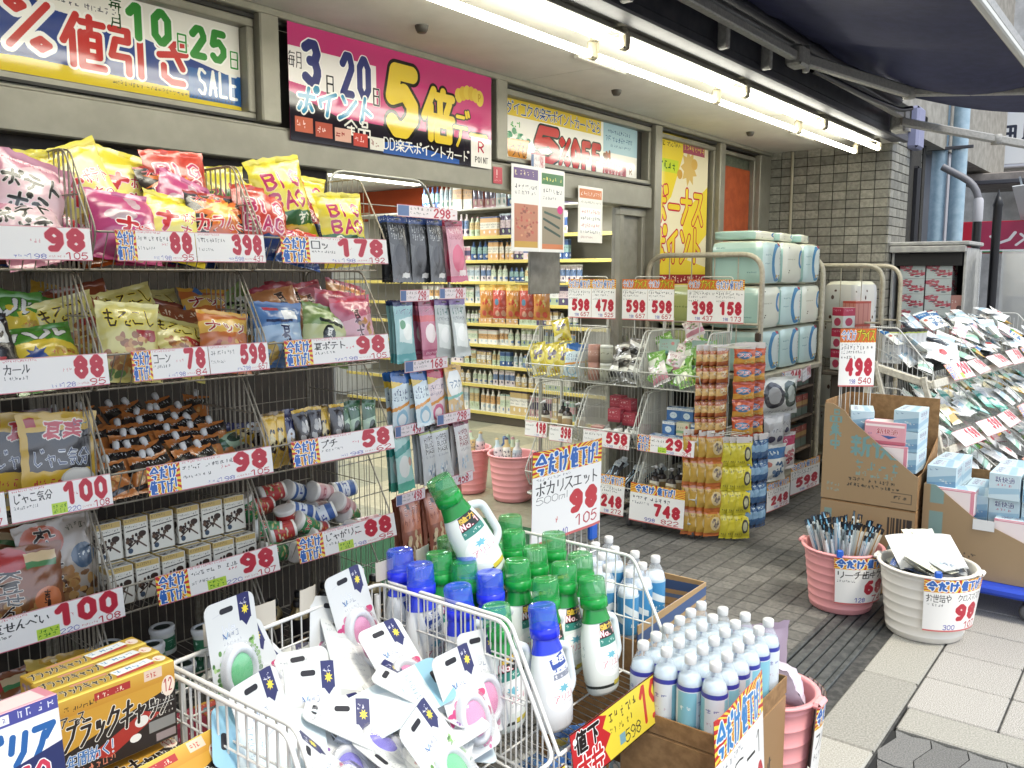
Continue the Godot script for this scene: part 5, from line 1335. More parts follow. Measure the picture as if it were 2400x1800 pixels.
func build_awning() -> void:
	var navy := grain("awning cloth", Color(0.12, 0.135, 0.26), Color(0.16, 0.175, 0.31), 1.0, 0.8, 0.02)
	navy.backlight_enabled = true
	navy.backlight = Color(0.06, 0.065, 0.1)
	var dark := grain("fascia dark", Color(0.16, 0.165, 0.19), Color(0.22, 0.22, 0.24), 0.9, 0.5)
	var pale := grain("arm paint", Color(0.52, 0.52, 0.5), Color(0.62, 0.61, 0.59), 2.0, 0.45, 0.04)
	var a := thing("folding_awning", "navy folding-arm awning with grey arms over the shop front", "awning", Vector3.ZERO)
	part("fascia", box_mesh(Vector3(9.2, 0.17, 0.12), 0.01), dark, a, Vector3(2.55, 2.655, -1.81))
	part("fascia_lip", box_mesh(Vector3(9.2, 0.05, 0.04), 0.008), dark, a, Vector3(2.55, 2.585, -1.765))
	part("square_bar", box_mesh(Vector3(9.0, 0.045, 0.045), 0.006), pale, a, Vector3(2.2, 2.672, -1.66))
	var rs := begin()
	wire(rs, [Vector3(-1.9, 2.8, -1.72), Vector3(6.7, 2.8, -1.72)], 0.035, 12, true)
	part("roller", done(rs), dark, a)
	# cloth that sags between roller and front bar
	var s := begin()
	var nx := 44
	var nz := 12
	var grid := []
	for i in nx + 1:
		var row := []
		for j in nz + 1:
			var u := float(i) / nx
			var t := float(j) / nz
			var x := -1.9 + 8.65 * u
			var sag := 0.06 * sin(PI * t) * (1.0 + 0.7 * sin(x * 2.6) + 0.4 * sin(x * 5.9 + 1.0)) + 0.012 * sin(x * 11.0 + t * 5.0)
			row.append([Vector3(x, lerpf(2.83, 2.6, t) - sag, lerpf(-1.72, -0.7, t)), Vector2(u * 8.0, t)])
		grid.append(row)
	for i in nx:
		for j in nz:
			quad(s, grid[i][j][0], grid[i][j + 1][0], grid[i + 1][j + 1][0], grid[i + 1][j][0])
	s.index()
	s.generate_normals()
	part("cloth", s.commit(), navy, a)
	var bar := part("front_bar", box_mesh(Vector3(8.7, 0.055, 0.05), 0.01), pale, a, Vector3(2.43, 2.6, -0.69))
	part("valance_strip", box_mesh(Vector3(8.7, 0.03, 0.03), 0.006), plain("white strip", Color(0.78, 0.78, 0.75), 0.5), bar, Vector3(0, -0.046, 0.02))
	# arms
	var limb := func(called: String, p: Vector3, q: Vector3, w: float, h: float):
		var d := q - p
		var z := d.normalized()
		var x := Vector3.UP.cross(z).normalized()
		part(called, box_mesh(Vector3(w, h, snappedf(d.length(), 0.01)), 0.008), pale, a, (p + q) * 0.5).basis = Basis(x, z.cross(x), z)
	var sh := Vector3(4.56, 2.675, -1.66)
	var el := Vector3(5.45, 2.607, -1.34)
	limb.call("upper_arm", sh, el, 0.045, 0.06)
	limb.call("forearm", el, Vector3(5.62, 2.572, -0.74), 0.04, 0.045)
	part("elbow_joint", lathe_mesh("joint", [Vector2(0, 0), Vector2(0.035, 0), Vector2(0.035, 0.07), Vector2(0, 0.07)], 12), pale, a, el - Vector3(0, 0.035, 0))
	part("shoulder_bracket", box_mesh(Vector3(0.13, 0.1, 0.09), 0.012), pale, a, sh + Vector3(-0.03, 0, 0.0))
	part("shoulder_pin", lathe_mesh("pin", [Vector2(0, 0), Vector2(0.018, 0), Vector2(0.018, 0.13), Vector2(0, 0.13)], 10), pale, a, sh + Vector3(0.04, -0.065, 0.02))
	for x in [2.9, 3.75, 4.25]:
		part("wall_bracket", box_mesh(Vector3(0.035, 0.13, 0.05), 0.006), pale, a, Vector3(x, 2.635, -1.71))
	var cable := begin()
	wire(cable, bent([Vector3(4.7, 2.64, -1.64), Vector3(5.6, 2.63, -1.6), Vector3(6.3, 2.66, -1.6), Vector3(6.5, 2.7, -1.58)], 0.2), 0.016, 8)
	part("arm_spring", done(cable), plain("cable black", Color(0.03, 0.03, 0.035), 0.35), a)
	limb.call("upper_arm", Vector3(6.55, 2.625, -1.66), Vector3(7.35, 2.49, -0.95), 0.045, 0.055)
	part("end_bracket", box_mesh(Vector3(0.14, 0.16, 0.1), 0.012), pale, a, Vector3(6.62, 2.64, -1.68))
	part("elbow_joint", lathe_mesh("joint", []), pale, a, Vector3(7.12, 2.49, -1.15))


func build_far_side() -> void:
	# what stands beyond the pier along the street
	var wallm := grain("far render", Color(0.68, 0.67, 0.65), Color(0.76, 0.75, 0.73), 0.5, 0.9)
	var nb := thing("neighbour_building", "pale neighbouring building beyond the tiled pier with two blue pipes", "building", Vector3(9.2, 0, -2.3))
	part("wall", box_mesh(Vector3(0.8, 6.0, 1.6), 0.0), plain("neighbour wall", Color(0.62, 0.62, 0.64), 0.8), nb, Vector3(0.62, 3.0, -0.42))
	for k in 2:
		part("drain_pipe", lathe_mesh("blue pipe", [Vector2(0.07, 0), Vector2(0.07, 4.2)], 14), grain("blue pipe", Color(0.52, 0.62, 0.68), Color(0.6, 0.69, 0.74), 1.0, 0.4), nb, Vector3(0.02, 0, 0.34 + k * 0.17))
	part("pipe_clip", box_mesh(Vector3(0.02, 0.03, 0.4), 0.004), plain("clip steel", Color(0.25, 0.25, 0.27), 0.5), nb, Vector3(-0.06, 2.75, 0.44))
	var strip := thing("tiled_return", "narrow strip of stacked grey tiles behind the pier", "wall", Vector3(8.7, 0, -2.05))
	part("core", box_mesh(Vector3(0.1, 3.2, 0.16), 0.0), grain("pier joint", Color.BLACK, Color.BLACK, 2.0), strip, Vector3(0.06, 1.6, -0.02))
	var ts := grain("pier tile 1", Color.BLACK, Color.BLACK, 1.0)
	for r in 24:
		for c in 2:
			part("tile", box_mesh(Vector3(0.014, 0.062, 0.06), 0.002), ts, strip, Vector3(0.004, 1.5 + r * 0.07, 0.02 - c * 0.066))
	part("downpipe", box_mesh(Vector3(0.06, 1.9, 0.07), 0.02), plain("dark pipe", Color(0.1, 0.1, 0.12), 0.5), strip, Vector3(-0.5, 1.55, 0.13))
	part("junction_box", box_mesh(Vector3(0.22, 0.34, 0.1), 0.02), plain("lilac grey box", Color(0.5, 0.51, 0.62), 0.5), strip, Vector3(-0.75, 2.78, 0.16))
	var far := thing("clinic_building", "white clinic building across the side street with a name board", "building", Vector3(12.4, 0, -1.6))
	part("wall", box_mesh(Vector3(3.0, 9.0, 5.6), 0.0), wallm, far, Vector3(2.0, 4.5, -0.2))
	part("board_frame", box_mesh(Vector3(0.14, 0.7, 2.9), 0.01), plain("far white", Color(0.84, 0.85, 0.88), 0.4), far, Vector3(0.36, 3.26, 0.72))
	part("name_board", sheet_mesh(1.1, 0.62, 0.0), ink("far_board", "card"), far, Vector3(0.28, 3.26, -0.13), Vector3(0, -PI / 2, 0))
	part("canopy", box_mesh(Vector3(1.6, 0.09, 3.0), 0.01), grain("far canopy", Color(0.5, 0.47, 0.45), Color(0.58, 0.55, 0.52), 0.6, 0.8), far, Vector3(-0.4, 2.66, 0.9))
	part("canopy_edge", box_mesh(Vector3(0.05, 0.05, 3.0), 0.008), plain("clip steel", Color.BLACK), far, Vector3(-1.22, 2.6, 0.9))
	part("window", box_mesh(Vector3(0.06, 0.9, 1.7), 0.004), glass("far glass", Color(0.7, 0.76, 0.8), 0.5, 0.1), far, Vector3(0.48, 5.0, 0.8))
	part("red_band", box_mesh(Vector3(0.1, 0.25, 2.6), 0.01), plain("far red", Color(0.72, 0.1, 0.2), 0.5), far, Vector3(0.35, 4.1, 1.4))
	var aw := thing("striped_awning", "white sloping awning under the clinic canopy", "awning", Vector3(11.0, 2.1, -1.0))
	part("cloth", box_mesh(Vector3(1.1, 0.012, 1.7), 0.002), plain("far awning", Color(0.85, 0.86, 0.86), 0.7), aw, Vector3(0.2, 0.2, 0.32), Vector3(-0.1, 0, -0.55))
	for k in 12:
		part("stripe", box_mesh(Vector3(1.1, 0.006, 0.02), 0.001), plain("far stripe", Color(0.62, 0.66, 0.7), 0.7), aw, Vector3(0.2, 0.209, -0.46 + k * 0.14), Vector3(-0.1, 0, -0.55))
	one("shop_sign", box_mesh(Vector3(0.08, 0.36, 2.2), 0.004), plain("far red", Color.BLACK), "red shop sign with white kana far down the street", "sign", Transform3D(Basis(), Vector3(11.2, 1.985, -1.0)))
	var lead: Node3D = get_child(get_child_count() - 1)
	part("lettering", sheet_mesh(0.92, 0.34, 0.0), ink("far_red_sign", "card"), lead, Vector3(-0.043, 0.0, -0.46), Vector3(0, -PI / 2, 0))
	var sheet_w := thing("goods_stall", "stall hung with clear sheeting and cream boxes down the street", "stall", Vector3(8.4, 0, -0.95))
	part("back_board", box_mesh(Vector3(0.04, 1.75, 1.7), 0.004), grain("cream board", Color(0.66, 0.63, 0.55), Color(0.74, 0.71, 0.63), 0.7, 0.7), sheet_w, Vector3(0.5, 0.875, 0.5))
	for r in 4:
		part("shelf", box_mesh(Vector3(0.3, 0.015, 1.6), 0.003), plain("stall shelf", Color(0.5, 0.48, 0.42), 0.6), sheet_w, Vector3(0.34, 0.92 + r * 0.155, 0.5))
		for c in 9:
			part("carton", box_mesh(Vector3(0.12, 0.12, 0.14), 0.006), grain("stall carton", Color(0.56, 0.53, 0.44), Color(0.66, 0.63, 0.54), 2.0, 0.7), sheet_w, Vector3(0.34, 0.99 + r * 0.155, -0.18 + c * 0.165))
	part("clear_sheet", box_mesh(Vector3(0.006, 1.75, 1.65), 0.0), glass("clear sheet", Color(0.94, 0.94, 0.92), 0.28, 0.18), sheet_w, Vector3(0.14, 0.9, 0.5))
	# poles on the pavement edge
	var p1 := thing("spear_post", "dark pointed fence post by the far pavement", "post", Vector3(8.2, 0, -1.28))
	part("shaft", lathe_mesh("spear", [Vector2(0.034, 0), Vector2(0.034, 2.12), Vector2(0.04, 2.14), Vector2(0.0, 2.27)], 6), plain("dark iron", Color(0.07, 0.07, 0.085), 0.45), p1)
	var p2 := thing("bent_pipe", "grey and black vent pipe with a bent top beside the pointed post", "pipe", Vector3(8.4, 0, -1.46))
	var vs := begin()
	wire(vs, bent([Vector3(0, 0, 0), Vector3(0, 2.32, 0), Vector3(0.0, 2.5, -0.3)], 0.18), 0.03, 10)
	part("shaft", done(vs), plain("pipe grey", Color(0.42, 0.42, 0.44), 0.5), p2)
	part("sleeve", lathe_mesh("sleeve", [Vector2(0.036, 0), Vector2(0.036, 2.05)], 12), plain("dark iron", Color.BLACK), p2)
	part("collar", lathe_mesh("collar", [Vector2(0.038, 2.02), Vector2(0.042, 2.04), Vector2(0.04, 2.2), Vector2(0.031, 2.22)], 12), plain("pale collar", Color(0.66, 0.66, 0.68), 0.5), p2)
	# the covered cabinet with tissue packs
	var cab := thing("tissue_cabinet", "open dark cabinet with a flat grey roof behind the street rack", "cabinet", Vector3(7.5, 0, -1.9))
	var gm := grain("cabinet grey", Color(0.58, 0.58, 0.57), Color(0.66, 0.66, 0.64), 1.2, 0.5)
	part("roof", box_mesh(Vector3(0.6, 0.03, 0.6), 0.006), gm, cab, Vector3(0.26, 1.815, 0.26))
	part("roof_rail", box_mesh(Vector3(0.03, 0.05, 0.56), 0.006), gm, cab, Vector3(-0.03, 1.77, 0.26))
	part("back", box_mesh(Vector3(0.02, 1.78, 0.54), 0.0), plain("cabinet dark", Color(0.05, 0.05, 0.06), 0.6), cab, Vector3(0.5, 0.89, 0.26))
	for z in [0.0, 0.53]:
		part("side", box_mesh(Vector3(0.5, 1.78, 0.02), 0.003), gm, cab, Vector3(0.26, 0.89, z))
	part("front_curtain", box_mesh(Vector3(0.012, 0.1, 0.5), 0.002), plain("cabinet dark", Color.BLACK), cab, Vector3(0.02, 1.69, 0.26))
	for z in [-0.06, 0.6]:
		part("clear_flap", box_mesh(Vector3(0.36, 1.5, 0.006), 0.0), glass("flap", Color(0.8, 0.82, 0.84), 0.3, 0.15), cab, Vector3(0.2, 1.0, z), Vector3(0, 0.2 * signf(z - 0.2), 0))
	for c in 2:
		for r in 6:
			one("tissue_pack", pack_mesh(Vector3(0.19, 0.12, 0.2)), [ink("tissue_berry", "film")], "tissue pack printed with strawberries", "tissue pack", Transform3D(Basis(Vector3.UP, -PI / 2), Vector3(7.66, 0.93 + r * 0.122, -1.76 + c * 0.2)), "in the dark cabinet, %s course" % ["lowest", "second", "third", "fourth", "fifth", "top"][r])
	part("shelf", box_mesh(Vector3(0.48, 0.02, 0.52), 0.002), gm, cab, Vector3(0.26, 0.915, 0.26))
	one("salmon_pack", pack_mesh(Vector3(0.13, 0.2, 0.14)), [ink("tissue_pink", "film")], "salmon pink pack beside the strawberry packs in the cabinet", "tissue pack", Transform3D(Basis(Vector3.UP, -PI / 2), Vector3(7.64, 1.21, -1.43)))
	one("salmon_pack", pack_mesh(Vector3(0.13, 0.2, 0.14)), [ink("tissue_pink", "film")], "lower salmon pink pack in the cabinet", "tissue pack", Transform3D(Basis(Vector3.UP, -PI / 2), Vector3(7.63, 1.0, -1.43)))


# ---------------------------------------------------------------- wire baskets and racks

# a wire basket open to the front: width, depth, side height, lip height; origin at the floor's front left corner, depth towards -z
func basket_mesh(w: float, d: float, h: float, lip: float, recess: float, pitch := 0.028, fat := 1.0) -> ArrayMesh:
	var key := "basket%f_%f_%f_%f" % [w, d, h, lip]
	if meshes.has(key):
		return meshes[key]
	var s := begin()
	var f := 0.055
	for x in [0.0, w]:
		wire(s, bent([Vector3(x, 0, -f), Vector3(x, lip, 0), Vector3(x, h, -recess), Vector3(x, h, -d), Vector3(x, 0, -d), Vector3(x, 0, -f)], 0.03, 3), 0.0028 * fat, 6)
	wire(s, [Vector3(0, lip, 0), Vector3(w, lip, 0)], 0.0030 * fat, 6)
	wire(s, [Vector3(0, 0, -f), Vector3(w, 0, -f)], 0.0030 * fat, 6)
	wire(s, [Vector3(0, h, -d), Vector3(w, h, -d)], 0.0028 * fat, 6)
	wire(s, [Vector3(0, 0, -d), Vector3(w, 0, -d)], 0.0028, 6)
	wire(s, [Vector3(0, h * 0.5, -d), Vector3(w, h * 0.5, -d)], 0.0018, 4)
	var n := int(w / pitch)
	for i in range(1, n):
		var x := w * i / n
		wire(s, [Vector3(x, lip, 0), Vector3(x, 0, -f), Vector3(x, 0, -d), Vector3(x, h, -d)], 0.0016 * fat, 4)
	for z in [0.3, 0.65]:
		wire(s, [Vector3(0, -0.002, -d * z), Vector3(w, -0.002, -d * z)], 0.002, 4)
	var m := int(d / pitch)
	for i in range(1, m):
		var z := -d * i / m
		var top := h if z < -recess else lerpf(lip, h, -z / recess)
		var bottom := 0.0 if z < -f else lip * (1.0 + z / f)
		for x in [0.0, w]:
			wire(s, [Vector3(x, bottom, z), Vector3(x, top, z)], 0.0016 * fat, 4)
	for x in [0.0, w]:
		wire(s, [Vector3(x, h * 0.62, -recess * 0.6), Vector3(x, h * 0.62, -d)], 0.0018, 4)
	meshes[key] = done(s, true)
	return meshes[key]


var rack_turn := deg_to_rad(-3.3)
const FLOORS := [1.59, 1.275, 0.96, 0.65, 0.335]


func in_rack(unit: int, u: float, y: float, z: float) -> Vector3:
	var b := Basis(Vector3.UP, rack_turn)
	return Vector3(0.627, 0, -2.2215) + b * Vector3((unit + u) * 0.486, y, z)


func tier_words(unit: int, tier: int) -> String:
	return "in %s rack's %s basket" % [["left", "middle", "right"][unit], ["top", "second", "third", "fourth", "lowest"][tier]]


func rack_bag(unit: int, tier: int, design: String, look: String, u: float, z: float, w: float, h: float, t := 0.07, roll := 0.0, tilt := 0.3, lift := 0.0, yaw := 0.0, called := "snack_bag", cat := "snack bag") -> MeshInstance3D:
	var b := Basis(Vector3.UP, rack_turn + deg_to_rad(yaw)) * Basis(Vector3.RIGHT, -tilt) * Basis(Vector3.BACK, deg_to_rad(roll))
	var m := one(called, bag_mesh(hash(design + str(u) + str(z)) % 6), ink(design, "film"), look, cat, Transform3D(b.scaled_local(Vector3(w, h, t)), in_rack(unit, u, FLOORS[tier] + 0.012 + lift, z)), tier_words(unit, tier))
	return m


func shelf_card(design: String, unit: int, u0: float, u1: float, tier: int, what: String, tip := -0.12, drop := 0.0) -> void:
	var w := (u1 - u0) * 0.486
	var b := Basis(Vector3.UP, rack_turn) * Basis(Vector3.RIGHT, tip)
	one("price_card", sheet_mesh(w, 0.082, 0.0022, design), ink(design, "label"), what, "price card", Transform3D(b, in_rack(unit, (u0 + u1) * 0.5, FLOORS[tier] + 0.062 - drop, 0.012)), "on %s rack's %s basket" % [["left", "middle", "right"][unit], ["top", "second", "third", "fourth", "lowest"][tier]])


func build_snack_racks() -> void:
	var wire_m := grain("coated wire", Color(0.52, 0.495, 0.44), Color(0.63, 0.6, 0.54), 3.0, 0.4, 0.04)
	wire_m.metallic = 0.2
	var bm := basket_mesh(0.472, 0.45, 0.312, 0.096, 0.13)
	for unit in 3:
		var r := thing("basket_rack", "tall stack of grey wire snack baskets, %s of three" % ["leftmost", "middle", "rightmost"][unit], "basket rack", in_rack(unit, 0.012, 0, 0), rack_turn)
		for t in 5:
			part("basket", bm, wire_m, r, Vector3(0, FLOORS[t], 0))
		for x in [0.0, 0.472]:
			part("post", box_mesh(Vector3(0.016, 1.92, 0.016), 0.004), wire_m, r, Vector3(x, 0.96, -0.46))
		part("base", box_mesh(Vector3(0.47, 0.04, 0.4), 0.006), wire_m, r, Vector3(0.236, 0.06, -0.24))
		for q in 4:
			part("foot", box_mesh(Vector3(0.03, 0.05, 0.03), 0.006), plain("drain dark", Color.BLACK), r, Vector3(0.03 + (q % 2) * 0.41, 0.02, -0.06 - (q / 2) * 0.36))
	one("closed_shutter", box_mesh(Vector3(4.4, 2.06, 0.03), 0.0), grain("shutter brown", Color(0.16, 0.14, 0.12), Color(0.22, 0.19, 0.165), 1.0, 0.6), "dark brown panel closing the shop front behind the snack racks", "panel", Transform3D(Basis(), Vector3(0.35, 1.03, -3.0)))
	# ---- left rack
	var yb := "yellow and red crisp bag"
	rack_bag(0, 0, "brown_potato", "dark red crisp bag with a tan stripe", 0.52, -0.12, 0.17, 0.19)
	rack_bag(0, 0, "pink_potato", "pink crisp bag with black kana, leaning upright", 0.72, -0.14, 0.2, 0.26, 0.08, -18, 0.2, 0.03)
	rack_bag(0, 0, "pink_potato", "pink crisp bag with black kana lying in front", 0.82, -0.07, 0.19, 0.2, 0.08, 14, 0.5, 0.0)
	for k in 4:
		rack_bag(0, 0, "pink_potato" if k % 2 else "red_big", "dim crisp bag at the back", 0.4 + 0.17 * k, -0.3, 0.18, 0.25, 0.07, rng.randf_range(-9, 9), 0.1, 0.0)
	rack_bag(0, 1, "curl_green", "green and yellow corn puff bag with white letters, upper", 0.66, -0.17, 0.21, 0.25, 0.08, -4, 0.3, 0.01)
	rack_bag(0, 1, "curl_green", "green and yellow corn puff bag with white letters, in front", 0.82, -0.06, 0.2, 0.19, 0.08, 6, 0.6, 0.0)
	rack_bag(0, 1, "curl_black", "black and white corn puff bag", 0.55, -0.06, 0.16, 0.2, 0.07, 9, 0.4)
	for k in 3:
		rack_bag(0, 1, ["curl_yellow", "curl_black", "curl_yellow"][k], "corn puff bag at the back", 0.5 + 0.2 * k, -0.3, 0.19, 0.24, 0.07, rng.randf_range(-9, 9), 0.2)
	for k in 4:
		rack_bag(0, 2, "jako", ["yellow rice cracker bag facing out with a rice bowl", "yellow rice cracker bag second in the row", "yellow rice cracker bag third in the row", "yellow rice cracker bag at the far left"][k], [0.82, 0.68, 0.63, 0.46][k], -0.09 - 0.05 * k, 0.2, 0.25, 0.045, -3, 0.12, 0.0, -4 if k == 0 else -16)
	for k in 3:
		rack_bag(0, 2, "brown_potato", "brown cracker bag in the shade", 0.56 + 0.14 * k, -0.32, 0.18, 0.23, 0.06, 0, 0.1)
	rack_bag(0, 3, "soybean_orange", "brown rice cracker bag with an orange seal", 0.6, -0.06, 0.2, 0.23, 0.07, -3, 0.25)
	rack_bag(0, 3, "soybean", "clear rice cracker bag with a blue seal", 0.85, -0.12, 0.21, 0.27, 0.07, 3, 0.15)
	for k in 3:
		rack_bag(0, 3, "soybean", "clear rice cracker bag behind", 0.55 + 0.2 * k, -0.27, 0.2, 0.25, 0.06, rng.randf_range(-5, 5), 0.15)
	for k in 5:
		rack_bag(0, 4, ["red_pouch", "curl_green", "soybean_orange", "orange_pouch", "curl_yellow"][k], "dim mixed pouch", 0.2 + 0.17 * k, -0.12, 0.17, 0.2, 0.07, rng.randf_range(-20, 20), 0.5, 0.0, 0.0, "pouch", "pouch")
	shelf_card("s_potato", 0, 0.3, 0.97, 0, "white price card 98 with kana")
	shelf_card("s_598", 0, -0.1, 0.5, 1, "white price card running off the left edge")
	shelf_card("s_curl", 0, 0.5, 1.02, 1, "white price card 88 with three kana")
	shelf_card("s_398", 0, -0.1, 0.48, 2, "white price card with red figures beside the 100 card")
	shelf_card("s_jako", 0, 0.5, 1.0, 2, "white price card 100 with a green patch")
	shelf_card("s_senbei", 0, 0.3, 1.03, 3, "white price card 100 for crackers, the lowest one")
	# ---- middle rack
	rack_bag(1, 0, "yellow_turtle", "yellow crisp bag with red kana, peak sticking up", 0.25, -0.2, 0.2, 0.26, 0.09, 22, 0.15, 0.08)
	rack_bag(1, 0, "yellow_turtle", "yellow crisp bag with red kana, behind the peak", 0.4, -0.28, 0.2, 0.25, 0.09, -14, 0.2, 0.09)
	rack_bag(1, 0, "yellow_turtle", "yellow crisp bag at the back corner", 0.12, -0.3, 0.19, 0.26, 0.09, 6, 0.1, 0.06)
	rack_bag(1, 0, "pink_turtle", "magenta crisp bag with white bubbles", 0.24, -0.08, 0.2, 0.2, 0.09, -8, 0.35, 0.01)
	rack_bag(1, 0, "yellow_turtle", "yellow crisp bag with a red flame letter", 0.53, -0.09, 0.19, 0.2, 0.09, -12, 0.3, 0.01)
	rack_bag(1, 0, "karamu", "black spicy crisp bag with orange flames, in front", 0.83, -0.08, 0.2, 0.2, 0.09, -4, 0.3, 0.02)
	rack_bag(1, 0, "karamu", "black spicy crisp bag with orange flames, above", 0.72, -0.19, 0.2, 0.21, 0.09, 4, 0.4, 0.1)
	rack_bag(1, 0, "red_big", "red crisp bag with big pink letters, on top", 0.78, -0.24, 0.21, 0.22, 0.08, 3, 0.2, 0.13)
	for k in 3:
		rack_bag(1, 0, ["karamu", "pink_turtle", "red_big"][k], "crisp bag buried under the others", 0.25 + 0.26 * k, -0.22, 0.19, 0.2, 0.08, rng.randf_range(-15, 15), 0.9)
	rack_bag(1, 1, "corn", "pale green corn snack bag facing out", 0.2, -0.05, 0.18, 0.22, 0.07, -5, 0.2)
	rack_bag(1, 1, "corn", "pale green corn snack bag sunk in the middle", 0.5, -0.09, 0.18, 0.19, 0.07, -20, 0.5)
	rack_bag(1, 1, "orange_cheese", "orange and dark red snack bag", 0.8, -0.06, 0.17, 0.19, 0.07, -8, 0.3, 0.0)
	for k in 4:
		rack_bag(1, 1, ["corn", "rust_bag", "orange_cheese", "rust_bag"][k], ["pale green corn snack bag lying at the back", "rust brown snack bag at the back left", "orange snack bag at the back", "rust brown snack bag at the back right"][k], 0.3 + 0.19 * k, -0.24, 0.19, 0.21, 0.07, rng.randf_range(-30, 30), 0.9, 0.06)
	# the bags piled behind fill each basket
	var deep := [[0, 1, ["curl_green", "curl_yellow", "curl_black", "curl_green"], 6], [1, 1, ["corn", "rust_bag", "orange_cheese", "corn", "rust_bag"], 8], [2, 1, ["blue_summer", "green_summer", "pink_summer", "orange_summer"], 8], [0, 3, ["soybean", "soybean_orange"], 5], [1, 0, ["pink_turtle", "yellow_turtle", "karamu"], 6], [2, 0, ["red_big", "yellow_big", "green_big"], 6], [0, 0, ["pink_potato", "brown_potato"], 5]]
	for q in deep:
		for k in q[3]:
			var d: String = q[2][k % q[2].size()]
			rack_bag(q[0], q[1], d, "half hidden snack bag", (0.3 if q[0] == 0 else 0.08) + (0.66 if q[0] == 0 else 0.88) * k / (q[3] - 1.0), -0.17 - 0.05 * (k % 3), 0.18, 0.21, 0.075, rng.randf_range(-24, 24), rng.randf_range(0.15, 0.7), 0.03 + 0.035 * (k % 2))
	# jelly pouches with white spouts
	var spout := lathe_mesh("spout", [Vector2(0.006, 0), Vector2(0.006, 0.008), Vector2(0.009, 0.009), Vector2(0.0095, 0.026), Vector2(0.007, 0.029), Vector2(0, 0.029)], 10)
	var cap_white := plain("cap white", Color(0.8, 0.8, 0.79), 0.45)
	for row in 6:
		for col in 6:
			if row < 2 and col == 5:
				continue
			var u := 0.1 + 0.152 * col + (0.05 if row % 2 else 0.0)
			var b := Basis(Vector3.UP, rack_turn + rng.randf_range(-0.25, 0.25)) * Basis(Vector3.RIGHT, -0.75 - 0.1 * rng.randf()) * Basis(Vector3.BACK, rng.randf_range(-0.35, 0.35))
			var o := thing("jelly_pouch", "orange jelly pouch with a white cap", "drink pouch", in_rack(1, u, FLOORS[2] + 0.02 + 0.022 * row, -0.03 - 0.062 * row), 0.0, "in the %s row" % ordinal(row + 1))
			o.basis = b
			var bag := part("pouch", bag_mesh(row % 3), ink("jelly", "film"), o)
			bag.scale = Vector3(0.085, 0.125, 0.03)
			part("cap", spout, cap_white, o, Vector3(0, 0.118, 0))
	# boxes of drip bags
	for row in 2:
		for col in 6:
			var u := 0.1 + 0.158 * col
			one("small_carton", pack_mesh(Vector3(0.07, 0.108, 0.05)), [ink("drip", "card")], "small white carton with a brown print", "carton", Transform3D(Basis(Vector3.UP, rack_turn) * Basis(Vector3.RIGHT, -0.06), in_rack(1, u + (0.012 if col > 2 else 0.0), FLOORS[3] + 0.02 + 0.112 * (1 - row) * 1.0, -0.09 - 0.06 * (1 - row))), "in the " + ("front" if row == 1 else "upper") + " row")
	for row in 1:
		for col in 6:
			one("small_carton", pack_mesh(Vector3(0.07, 0.108, 0.05)), [ink("drip", "card")], "small white carton with a brown print", "carton", Transform3D(Basis(Vector3.UP, rack_turn), in_rack(1, 0.1 + 0.158 * col, FLOORS[3] + 0.02, -0.15)), "in the hidden row")
	# gel tins
	for k in 9:
		var lying: bool = k in [0, 3]
		var b := Basis(Vector3.UP, rack_turn + rng.randf()) * (Basis(Vector3.RIGHT, 1.35) if lying else Basis(Vector3.RIGHT, rng.randf_range(-0.1, 0.1)))
		var o := thing("gel_tin", "round white and green air freshener tin", "tin", in_rack(1, 0.12 + 0.17 * (k % 5), FLOORS[4] + 0.015 + (0.085 if k > 4 else 0.0), -0.1 - 0.1 * float(k % 2)), 0.0, tier_words(1, 4))
		o.basis = b
		part("body", lathe_mesh("tin body", [Vector2(0.0, 0), Vector2(0.034, 0), Vector2(0.036, 0.004), Vector2(0.034, 0.075)], 18), ink("gel_tin", "label"), o)
		part("lid", lathe_mesh("tin lid", [Vector2(0.037, 0.066), Vector2(0.038, 0.078), Vector2(0.035, 0.083), Vector2(0.027, 0.083), Vector2(0.026, 0.079), Vector2(0.0, 0.079)], 18), cap_white, o)
		part("cover", lathe_mesh("tin cover", [Vector2(0.024, 0.0798), Vector2(0.0, 0.0802)], 16), plain("tin green", Color(0.1, 0.16, 0.13), 0.4), o)
	shelf_card("s_turtle", 1, 0.1, 0.55, 0, "bright price card 88 with a burst, glossy")
	shelf_card("s_398", 1, 0.555, 1.0, 0, "bright white price card beside the burst card")
	shelf_card("s_corn", 1, 0.15, 0.6, 1, "price card 78 with a burst")
	shelf_card("s_598", 1, 0.605, 1.0, 1, "white price card beside the 78 card")
	shelf_card("s_jelly", 1, 0.2, 1.0, 2, "long price card 98 with a burst")
	shelf_card("s_drip", 1, 0.22, 1.02, 3, "long price card 98 with a burst and a green patch", -0.2)
	# ---- right rack
	rack_bag(2, 0, "yellow_big", "large yellow crisp bag tipped forward with pink BIG BAG", 0.44, -0.14, 0.21, 0.29, 0.1, 12, 0.1, 0.06)
	rack_bag(2, 0, "red_big", "red crisp bag with pink BIG letters at the left", 0.12, -0.08, 0.2, 0.23, 0.09, -6, 0.25, 0.02)
	rack_bag(2, 0, "red_big", "small red crisp bag low in front", 0.33, -0.05, 0.16, 0.14, 0.08, -14, 0.5, 0.0)
	rack_bag(2, 0, "yellow_big", "yellow crisp bag with pink BIG BAG standing right", 0.82, -0.1, 0.2, 0.25, 0.09, 3, 0.15, 0.0)
	for k in 3:
		rack_bag(2, 0, ["green_big", "yellow_big", "yellow_big"][k], ["green topped crisp bag behind the red one", "yellow crisp bag at the very back", "yellow crisp bag behind the right one"][k], [0.14, 0.5, 0.72][k], -0.28, 0.2, 0.26, 0.09, rng.randf_range(-8, 8), 0.15, 0.06)
